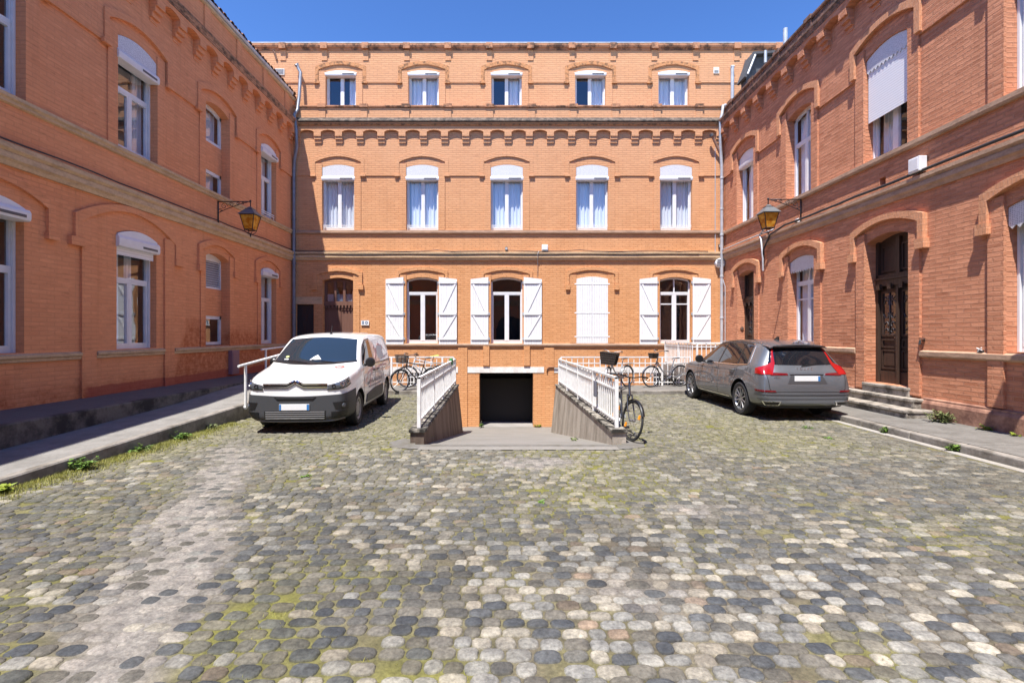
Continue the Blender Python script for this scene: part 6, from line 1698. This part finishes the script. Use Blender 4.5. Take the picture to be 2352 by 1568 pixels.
for s, cast in ((1, lf), (-1, rt)):
    mb = MB()
    wr2 = lambda a, b, s=s: wrap_rear(s * a, b)
    tl = P1('tail_lamp', REDL, car, wr2, [(36.5, 0.945), (45, 0.945), (54, 0.955)], [(36.0, 1.17), (39.5, 1.185), (42, 1.15), (47, 1.10), (54, 1.06)], 16, 6, 0.012, 0.02)
    P1('tail_lamp_blade', REDL, car, wr2, [(36.0, 1.165), (37.5, 1.178), (39.8, 1.186)], [(40.6, 1.46), (41.4, 1.47), (42.2, 1.47)], 6, 10, 0.012, 0.02)
    P1('tail_lamp_arm', REDD, car, re, [(s * 0.37, 0.935), (s * 0.72, 0.925)], [(s * 0.39, 0.968), (s * 0.72, 0.985)], 10, 3, 0.010, 0.02)
    P1('rear_pillar_trim', BLK, car, wr2, [(31, 1.13), (35.6, 1.15)], [(33.5, 1.47), (40.4, 1.465)], 8, 8, 0.006, 0.01)
    P1('rear_reflector', REDD, car, lambda a, b, s=s: wrap_rear(s * a, b), [(33, 0.60), (52, 0.605)], [(34, 0.632), (53, 0.64)], 10, 2, 0.012, 0.02)
    ex = P1('exhaust_trim', CHROME, car, lambda a, b, s=s: wrap_rear(s * a, b), [(31, 0.335), (43, 0.335)], [(29, 0.41), (45, 0.42)], 10, 3, 0.016, 0.03)
    P1('exhaust_opening', BLK, ex, lambda a, b, s=s: wrap_rear(s * a, b), [(32, 0.345), (42, 0.345)], [(30.5, 0.40), (43.5, 0.408)], 8, 2, 0.020, 0.0)
    low = [(1.50, 1.065), (2.5, 1.08), (3.5, 1.10), (4.02, 1.15)]
    sg = P1('side_window', CGLASS, car, cast, [(1.58, 1.075), (2.5, 1.085), (3.45, 1.10), (3.98, 1.13)], [(2.05, 1.47), (2.6, 1.555), (3.3, 1.56), (3.84, 1.50)], 30, 7, 0.006, 0.008)
    mb = MB(); line_strip(mb, cast, [(1.50, 1.06), (2.5, 1.07), (3.5, 1.085), (4.02, 1.115), (4.05, 1.15), (3.90, 1.50), (3.78, 1.545)], 0.02, 0.010, 50); mb.build('window_trim', CHROME, car, local=True)
    mb = MB(); line_strip(mb, cast, [(2.60, 1.07), (2.66, 1.57)], 0.055, 0.010, 10); line_strip(mb, cast, [(3.58, 1.09), (3.50, 1.56)], 0.035, 0.010, 10); line_strip(mb, cast, [(1.52, 1.07), (2.05, 1.50), (2.6, 1.58), (3.3, 1.585), (3.82, 1.535)], 0.03, 0.008, 30); mb.build('window_pillar', BLK, car, local=True)
    mb = MB(); line_strip(mb, cast, [(2.60, 0.36), (2.63, 1.06)], 0.010, 0.002, 14); line_strip(mb, cast, [(1.42, 0.40), (1.40, 1.03)], 0.010, 0.002, 14); line_strip(mb, cast, [(3.32, 0.60), (3.55, 0.86), (3.60, 1.08)], 0.010, 0.002, 14); line_strip(mb, cast, [(1.42, 0.36), (3.2, 0.36)], 0.010, 0.002, 14); mb.build('door_gap', BLK, car, local=True)
    mb = MB(); line_strip(mb, cast, [(1.38, 0.34), (3.22, 0.345)], 0.022, 0.014, 18); mb.build('sill_trim', CHROME, car, local=True)
    P1('sill_panel', PLAST, car, cast, [(1.32, 0.235), (3.28, 0.24)], [(1.34, 0.31), (3.26, 0.315)], 16, 2, 0.01, 0.02)
    for x in (2.42, 3.38):
        p, q = cast(x, 0.97); mb = MB(); mb.tube([p + Vector((-0.11, 0, 0)) + q * .004, p + Vector((-0.085, 0, 0)) + q * 0.032, p + Vector((0.085, 0, 0)) + q * 0.032, p + Vector((0.11, 0, 0)) + q * .004], 0.014, 8); mb.build('door_handle', CGREY, car, local=True, smooth=40)
    mb = MB(); mb.lathe([(0.0, -0.08), (0.07, -0.07), (0.10, -0.02), (0.10, 0.03), (0.085, 0.06), (0, 0.065)], (1.74, s * 1.03, 1.13), (1, 0, 0), 14); mb.tube([(1.78, s * 0.88, 1.07), (1.76, s * 0.99, 1.09)], 0.03, 6); mb.build('wing_mirror', BLK, car, local=True, smooth=40)
    mb = MB(); line_strip(mb, cast, [(0.75, 0.80)], 0.01) if False else None
    mb = MB(); mb.tube([t_(2.1, s * 0.58)[0] + Vector((0, 0, .01)), t_(2.2, s * 0.585)[0] + Vector((0, 0, .035)), t_(3.2, s * 0.58)[0] + Vector((0, 0, .035)), t_(3.9, s * 0.56)[0] + Vector((0, 0, .035)), t_(4.0, s * 0.555)[0] + Vector((0, 0, .01))], 0.014, 6); mb.build('roof_rail', CHROME, car, local=True, smooth=40)
# tailgate joints, plate recess and writing
mb = MB(); line_strip(mb, re, [(-0.80, 1.0), (-0.76, 0.64), (-0.68, 0.60), (0.68, 0.60), (0.76, 0.64), (0.80, 1.0)], 0.010, 0.002, 60); mb.build('tailgate_gap', BLK, car, local=True)
P1('plate_recess', plain('recess_shade', (0.09, 0.092, 0.10), 0.4, 0.5), car, re, [(-0.40, 0.765), (0.40, 0.765)], [(-0.31, 0.95), (0.31, 0.95)], 12, 5, 0.004, 0.0)
p, q = re(0, 0.86); plate_box(car, p.x + 0.004, -0.26, 0.26, 0.815, 0.92, 1)
mb = MB(); line_strip(mb, re, [(-0.34, 0.962), (0.34, 0.962)], 0.03, 0.02, 14); mb.build('plate_lamp_bar', CGREY, car, local=True)
mb = MB(); line_strip(mb, wrap_rear, [(-54, 0.545), (-20, 0.535), (20, 0.535), (54, 0.545)], 0.016, 0.006, 40); line_strip(mb, wrap_rear, [(-50, 0.455), (50, 0.455)], 0.010, 0.004, 40); mb.build('bumper_crease', plain('crease_dark', (0.03, 0.032, 0.036), 0.4), car, local=True)
P1('rear_diffuser', PLAST, car, wrap_rear, [(-50, 0.25), (50, 0.25)], [(-50, 0.30), (50, 0.30)], 26, 2, 0.012, 0.02)
def text_on(txt, size, y, z, mat, name, spread=1.0):
    cu = bpy.data.curves.new(name, 'FONT'); cu.body = txt; cu.size = size; cu.extrude = 0.003; cu.align_x = 'CENTER'; cu.space_character = spread
    ob = bpy.data.objects.new(name, cu); dg = bpy.context.evaluated_depsgraph_get(); C.objects.link(ob); dg.update()
    me = bpy.data.meshes.new_from_object(ob.evaluated_get(bpy.context.evaluated_depsgraph_get())); bpy.data.objects.remove(ob)
    for v_ in me.vertices:      # letters read from behind the car: their right is local +y... mirrored onto the surface
        yy_, zz_ = y + v_.co.x, z + v_.co.y
        h_, n_ = re(yy_, zz_); v_.co = h_ + n_ * (0.004 + max(0, v_.co.z))
    me.materials.append(mat); o_ = bpy.data.objects.new(name, me); C.objects.link(o_); o_.parent = car; return o_
text_on('VOLVO', 0.062, 0, 1.035, CHROME, 'tailgate_lettering', 2.1)
text_on('XC60', 0.05, -0.60, 0.87, CHROME, 'model_lettering', 1.1)
mb = MB(); a, b = re(-0.05, 1.115)[0], re(0.28, 1.16)[0]; mb.tube([a + Vector((.02, 0, 0)), b + Vector((.02, 0, 0))], 0.008, 5); mb.build('rear_wiper', BLK, car, local=True)
mb = MB(); p = t_(3.55, 0)[0]; mb.prism([(3.40, p.z - .01), (3.62, p.z - .01), (3.62, p.z + 0.07), (3.58, p.z + 0.075)], -0.015, 0.015, lambda a, b, c: (a, c, b)); mb.build('shark_fin_aerial', BLK, car, local=True)
for x in (0.87, 3.735):
    for s in (-1, 1): wheel(car, x, s * 0.825, 0.36, 0.225, 'alloy', s)
cdir = Vector((-0.015, 1.0, 0)).normalized()
place_vehicle(car, Vector((5.905, 14.66, 0.004)), cdir)

# ================================================================== BICYCLES
def bicycle(label, loc, ang, frame, steer=0.0, lean=0.0, basket=None, step=False, fender=True, rack=True, rad=0.34, saddlecol=None, z=0.0, reflect=False, hb='flat', rimc=None):
    """local x forward, rear hub at x=0; ang = heading"""
    root = empty('bicycle', (loc[0], loc[1], z), label, 'bicycle'); root.rotation_euler = (R(lean), 0, R(ang))
    FX = 1.05
    def S(p, r=0.0): return Vector(p)
    head_top, head_bot = Vector((0.80, 0, 0.92 if not step else 0.96)), Vector((0.86, 0, 0.74))
    sax = (head_top - head_bot).normalized(); M = Matrix.Translation(head_bot) @ Matrix.Rotation(R(steer), 4, sax) @ Matrix.Translation(-head_bot)
    bb = Vector((0.44, 0, 0.28)); st_ = Vector((0.27, 0, 0.80 if not step else 0.72)); rh = Vector((0, 0, rad)); fh = Vector((FX, 0, rad))
    mb = MB()
    mb.tube([bb, head_bot], 0.019, 8); mb.tube([bb, st_], 0.017, 8); mb.tube([head_bot + sax * -0.02, head_top], 0.021, 8)
    if step: mb.tube([bb.lerp(st_, 0.45), bb.lerp(st_, 0.35) + Vector((0.25, 0, 0.06)), head_bot + sax * 0.08], 0.016, 8)
    else: mb.tube([st_ - Vector((0, 0, 0.04)), head_top - sax * 0.05], 0.017, 8)
    for s in (-1, 1):
        mb.tube([bb + Vector((0, s * 0.03, 0)), rh + Vector((0, s * 0.06, 0))], 0.010, 6); mb.tube([st_ + Vector((0, s * 0.02, -0.08)), rh + Vector((0, s * 0.06, 0))], 0.009, 6)
    mb.build('frame', frame, root, smooth=40, local=True)
    sp = MB(); sp.tube([st_, st_ + (st_ - bb).normalized() * 0.16], 0.013, 6)
    top = st_ + (st_ - bb).normalized() * 0.17
    seat = sp.build('seat_post', ALLOY, root, local=True)
    sd = MB(); rows = []
    for t in [i / 8 for i in range(9)]:
        x = -0.14 + 0.27 * t; w = 0.075 * (1 - t) ** 0.7 + 0.018; zz = 0.03 + 0.018 * math.cos(t * 3)
        rows.append([(top.x + x, top.y + w * math.cos(PI * q / 6), top.z + zz * (0.35 + 0.65 * math.sin(PI * q / 6))) for q in range(7)])
    sd.grid(rows); sd.add([(top.x - .14, 0.06, top.z), (top.x - .14, -0.06, top.z), (top.x + .13, 0, top.z + .01)], [(0, 1, 2)]); sd.build('saddle', saddlecol or BLK, root, smooth=True, local=True)
    def wh(c, Mx, nm):
        w = MB(); n = 40; w.tube([Mx @ (c + Vector((math.cos(2 * PI * k / n) * (rad - 0.018), 0, math.sin(2 * PI * k / n) * (rad - 0.018)))) for k in range(n)], 0.019, 8, closed=True)
        W = w.build(nm, RUB, root, smooth=True, local=True)
        w = MB(); w.tube([Mx @ (c + Vector((math.cos(2 * PI * k / n) * (rad - 0.042), 0, math.sin(2 * PI * k / n) * (rad - 0.042)))) for k in range(n)], 0.009, 6, closed=True); w.build('rim', rimc or ALLOY, W, smooth=True, local=True)
        w = MB()
        for k in range(28):
            a = 2 * PI * k / 28; s = 0.03 if k % 2 else -0.03; b2 = a + (0.35 if k % 4 < 2 else -0.35)
            w.tube([Mx @ (c + Vector((math.cos(b2) * 0.02, s, math.sin(b2) * 0.02))), Mx @ (c + Vector((math.cos(a) * (rad - 0.045), 0, math.sin(a) * (rad - 0.045))))], 0.0016, 4, cap=False)
        w.build('spoke', ALLOY, W, local=True)
        w = MB(); w.tube([Mx @ (c + Vector((0, -0.05, 0))), Mx @ (c + Vector((0, 0.05, 0)))], 0.022, 8); w.build('hub', ALLOY, W, local=True)
        if reflect:
            w = MB()
            for a in (0.4, 3.6):
                p = c + Vector((math.cos(a) * rad * 0.66, 0, math.sin(a) * rad * 0.66)); w.tube([Mx @ (p + Vector((0, -.008, -.035))), Mx @ (p + Vector((0, .008, .035)))], 0.02, 6)
            w.build('reflector', plain('orange_reflector', (0.75, 0.27, 0.02), 0.3), W, local=True)
        return W
    I = Matrix.Identity(4)
    wh(rh, I, 'wheel'); wh(fh, M, 'wheel')
    fk = MB()
    for s in (-1, 1): fk.tube([M @ (head_bot + Vector((0, s * 0.045, -0.01))), M @ (head_bot.lerp(fh, 0.6) + Vector((-0.02, s * 0.055, 0))), M @ (fh + Vector((0, s * 0.055, 0)))], [0.014, 0.012, 0.009], 8)
    fk.tube([M @ (head_bot + Vector((0, -0.05, 0))), M @ (head_bot + Vector((0, 0.05, 0)))], 0.014, 8); fk.build('fork', frame, root, smooth=40, local=True)
    hbm = MB(); stem = head_top + sax * 0.10
    hbm.tube([M @ head_top, M @ stem, M @ (stem + Vector((0.06, 0, 0.02)))], 0.013, 8); c = stem + Vector((0.06, 0, 0.02))
    if hb == 'flat': pts = [(-0.08, -0.36, 0.02), (-0.03, -0.22, 0.03), (0, -0.06, 0), (0, 0.06, 0), (-0.03, 0.22, 0.03), (-0.08, 0.36, 0.02)]
    else: pts = [(-0.22, -0.27, 0.07), (-0.08, -0.26, 0.09), (0, -0.12, 0.06), (0, 0, 0), (0, 0.12, 0.06), (-0.08, 0.26, 0.09), (-0.22, 0.27, 0.07)]
    pts = [M @ (c + Vector(p)) for p in pts]; hbm.tube(pts, 0.011, 8); H = hbm.build('handlebar', ALLOY if rimc is None else BLK, root, smooth=40, local=True)
    for a, b in ((pts[0], pts[1]), (pts[-1], pts[-2])):
        g = MB(); g.tube([a, a.lerp(b, 0.75)], 0.017, 8); g.build('grip', BLK, H, smooth=40, local=True)
        g = MB(); d = (b - a).normalized(); g.tube([a.lerp(b, 0.8), a.lerp(b, 0.8) + (M.to_3x3() @ Vector((0.06, 0, -0.03))), a.lerp(b, 0.2) + (M.to_3x3() @ Vector((0.07, 0, -0.05)))], 0.006, 5); g.build('brake_lever', BLK, H, local=True)
    cr = MB(); cr.lathe([(0.03, -0.004), (0.085, -0.004), (0.085, 0.004), (0.03, 0.004)], bb + Vector((0, -0.045, 0)), (0, 1, 0), 20, closed=True)
    cr.tube([bb + Vector((0, -0.055, 0)), bb + Vector((0.12, -0.06, -0.12))], 0.010, 6); cr.tube([bb + Vector((0, 0.055, 0)), bb + Vector((-0.12, 0.06, 0.12))], 0.010, 6)
    ck_ = cr.build('crankset', ALLOY, root, local=True)
    for p in (bb + Vector((0.12, -0.11, -0.12)), bb + Vector((-0.12, 0.11, 0.12))):
        pd = MB(); pd.box(p.x - .045, p.x + .045, p.y - .05, p.y + .05, p.z - .011, p.z + .011); pd.build('pedal', BLK, ck_, local=True)
    chn = MB(); chn.tube([bb + Vector((0, -0.045, 0.083)), rh + Vector((0, -0.045, 0.035)), rh + Vector((-0.035, -0.045, 0)), rh + Vector((0, -0.045, -0.035)), bb + Vector((0, -0.045, -0.083))], 0.005, 4); chn.build('chain', BLK, root, local=True)
    if fender:
        for cc, Mx, a0, a1 in ((rh, I, 0.25, 2.9), (fh, M, 0.35, 2.5)):
            fm = MB(); rows = []
            for k in range(15):
                a = a0 + (a1 - a0) * k / 14; rows.append([Mx @ (cc + Vector((math.cos(a) * (rad + 0.022 - 0.012 * abs(q)), q * 0.028, math.sin(a) * (rad + 0.022 - 0.012 * abs(q))))) for q in (-1, -.5, 0, .5, 1)])
            fm.grid([[tuple(v) for v in r_] for r_ in rows]); fm.build('mudguard', BLK if not step else ALLOY, root, smooth=True, local=True)
    if rack:
        rk = MB()
        for s in (-1, 1): rk.tube([st_ + Vector((-0.03, s * 0.05, -0.06)), Vector((-0.06, s * 0.06, 0.73)), Vector((-0.30, s * 0.06, 0.73))], 0.006, 5); rk.tube([Vector((-0.12, s * 0.06, 0.73)), rh + Vector((0, s * 0.065, 0))], 0.005, 5)
        for x in (-0.1, -0.2, -0.3): rk.tube([(x, -0.06, 0.73), (x, 0.06, 0.73)], 0.005, 5)
        rk.build('luggage_rack', BLK, root, local=True)
    if basket:
        (bw, bd, bh), bm_ = basket; b0 = c + Vector((0.05, 0, -0.32 if bw > 0.5 else -0.16)); bk = MB()
        def B_(t, u, v): return M @ (b0 + Vector((bd * (t * (0.8 + 0.2 * v) + 0.0 + 0.1 * (1 - v)), bw * (u - 0.5) * (0.78 + 0.22 * v), bh * v)))
        n = 9
        for v in [i / 5 for i in range(6)]:
            bk.tube([B_(0, 0, v), B_(1, 0, v), B_(1, 1, v), B_(0, 1, v)], 0.006 if v < 1 else 0.011, 5, closed=True)
        for i in range(n + 1):
            u = i / n
            for t in (0, 1): bk.tube([B_(t, u, 0), B_(t, u, 1)], 0.0065, 4)
            for uu in (0, 1): bk.tube([B_(u, uu, 0), B_(u, uu, 1)], 0.0065, 4)
            bk.tube([B_(0, u, 0), B_(1, u, 0)], 0.005, 4)
        if bm_ is WICK:
            rows = [[B_(0, 0.02, v), B_(0.98, 0.02, v), B_(0.98, 0.98, v), B_(0.02, 0.98, v), B_(0.02, 0.02, v)] for v in (0.02, 0.5, 0.97)]
            bk.grid([[tuple(p) for p in r_] for r_ in rows]); bk.add([tuple(B_(0, 0, .02)), tuple(B_(1, 0, .02)), tuple(B_(1, 1, .02)), tuple(B_(0, 1, .02))], [(0, 1, 2, 3)])
        bk.build('basket', bm_, root, local=True)
    return root
FBLK = carpaint('bike_black', (0.02, 0.02, 0.022), 0.35); FWHT = carpaint('bike_white', (0.62, 0.64, 0.66), 0.3); FGRY = carpaint('bike_grey', (0.22, 0.23, 0.25), 0.3, 0.4); FSLV = carpaint('bike_silver', (0.48, 0.49, 0.50), 0.3, 0.5)
WICK = plain('dark_wicker', (0.05, 0.038, 0.03), 0.8); WIRE = plain('wire_basket', (0.10, 0.09, 0.085), 0.5, 0.3)
def heading(rx, ry, fx, fy): return math.degrees(math.atan2(fy - ry, fx - rx))
bicycle('black bicycle with wire front basket standing beside the van tail', (-2.42, 15.25), heading(-2.42, 15.25, -3.3, 14.6), FBLK, steer=10, basket=((0.34, 0.26, 0.22), WIRE), rack=True, z=0.055, hb='swept')
bicycle('white framed bicycle behind the black basket bicycle, against the rear railing', (-2.25, 15.95), heading(-2.25, 15.95, -3.25, 15.6), FWHT, steer=-8, z=0.10, saddlecol=plain('lime_cover', (0.35, 0.42, 0.08), 0.6), fender=True)
bicycle('grey bicycle with large dark wicker basket behind the pale ramp wall railing', (3.72, 15.86), heading(3.72, 15.86, 2.92, 15.15), FSLV, steer=22, basket=((0.52, 0.36, 0.36), WICK), z=0.10, hb='swept', step=True)
bicycle('silver step through bicycle against the rear railing by the nose of the grey car', (5.44, 15.92), heading(5.44, 15.92, 4.45, 15.66), FGRY, steer=6, step=True, z=0.10, basket=((0.26, 0.2, 0.15), WICK), hb='swept', rack=True)
bicycle('black city bicycle leaning on the near end of the ramp railing, wheel turned outwards', (1.95, 9.25), heading(1.95, 9.25, 1.98, 8.2), FBLK, steer=14, lean=-3, rack=False, reflect=True, rimc=BLK)
# a bottle-green cover clipped to the left railing and a lock on the other
mb = MB(); y = 14.6; mb.box(rl(y) - 0.15, rl(y) - 0.06, y - 0.12, y + 0.12, 0.86, 1.06); mb.build('cloth_wrap', plain('green_cloth', (0.03, 0.22, 0.06), 0.8), None, bevel=0.03, tag=('small green cloth wrapped round the top of the van side ramp railing', 'cloth'))
lkb = empty('letter_pouch', (rr(9.7) + 0.05, 9.7, 0.95), 'grey pouch hanging from the middle bar of the ramp railing by the black bicycle', 'pouch')
mb = MB(); mb.box(rr(9.7) + 0.02, rr(9.7) + 0.07, 9.62, 9.76, 0.55, 0.86); mb.build('bag', plain('pouch_cloth', (0.12, 0.12, 0.15), 0.8), lkb, bevel=0.015)
mb = MB(); mb.tube([(rr(9.7) + 0.05, 9.69, 0.85), (rr(9.7) + 0.07, 9.69, 0.92)], 0.012, 6); mb.build('strap', BLK, lkb)
# ================================================================== LIGHT, SKY, CAMERA
w = bpy.data.worlds.new('World'); bpy.context.scene.world = w; w.use_nodes = True
t = w.node_tree; bg = t.nodes['Background']; sky = t.nodes.new('ShaderNodeTexSky'); sky.sky_type = 'NISHITA'; sky.sun_disc = False
to_sun = -SUN.normalized()
sky.sun_elevation = math.asin(to_sun.z); sky.sun_rotation = math.atan2(to_sun.x, to_sun.y)
sky.air_density = SKY_AIR; sky.dust_density = SKY_DUST; sky.ozone_density = SKY_OZ; sky.altitude = 0
gm = t.nodes.new('ShaderNodeGamma'); gm.inputs[1].default_value = SKY_GAM
t.links.new(sky.outputs[0], gm.inputs[0]); t.links.new(gm.outputs[0], bg.inputs[0]); bg.inputs[1].default_value = SKY_STR
sd = bpy.data.lights.new('sun', 'SUN'); sd.energy = SUN_STR; sd.angle = R(0.5); sd.color = (1.0, 0.955, 0.89)
so = bpy.data.objects.new('sun', sd); C.objects.link(so); so.rotation_euler = SUN.to_track_quat('-Z', 'Y').to_euler(); so.location = (-10, -15, 40)
cam = bpy.data.cameras.new('camera'); co = bpy.data.objects.new('camera', cam); C.objects.link(co)
co.location = (0, 0, EYE); co.rotation_euler = (R(90), 0, 0)
cam.sensor_fit = 'HORIZONTAL'; cam.sensor_width = 36; cam.lens = 36 * FPX / 2352; cam.clip_end = 500; cam.clip_start = 0.05
cam.shift_x = (1176 - CX) / 2352; cam.shift_y = (CY - 784) / 2352
sc = bpy.context.scene; sc.camera = co
sc.view_settings.view_transform = 'Standard'; sc.view_settings.look = 'None'; sc.view_settings.exposure = EXPO; sc.view_settings.gamma = 1
sc.cycles.max_bounces = 8; sc.cycles.diffuse_bounces = 4; sc.cycles.transparent_max_bounces = 12; sc.cycles.use_denoising = True
try: sc.cycles.denoiser = 'OPENIMAGEDENOISE'
except Exception: pass
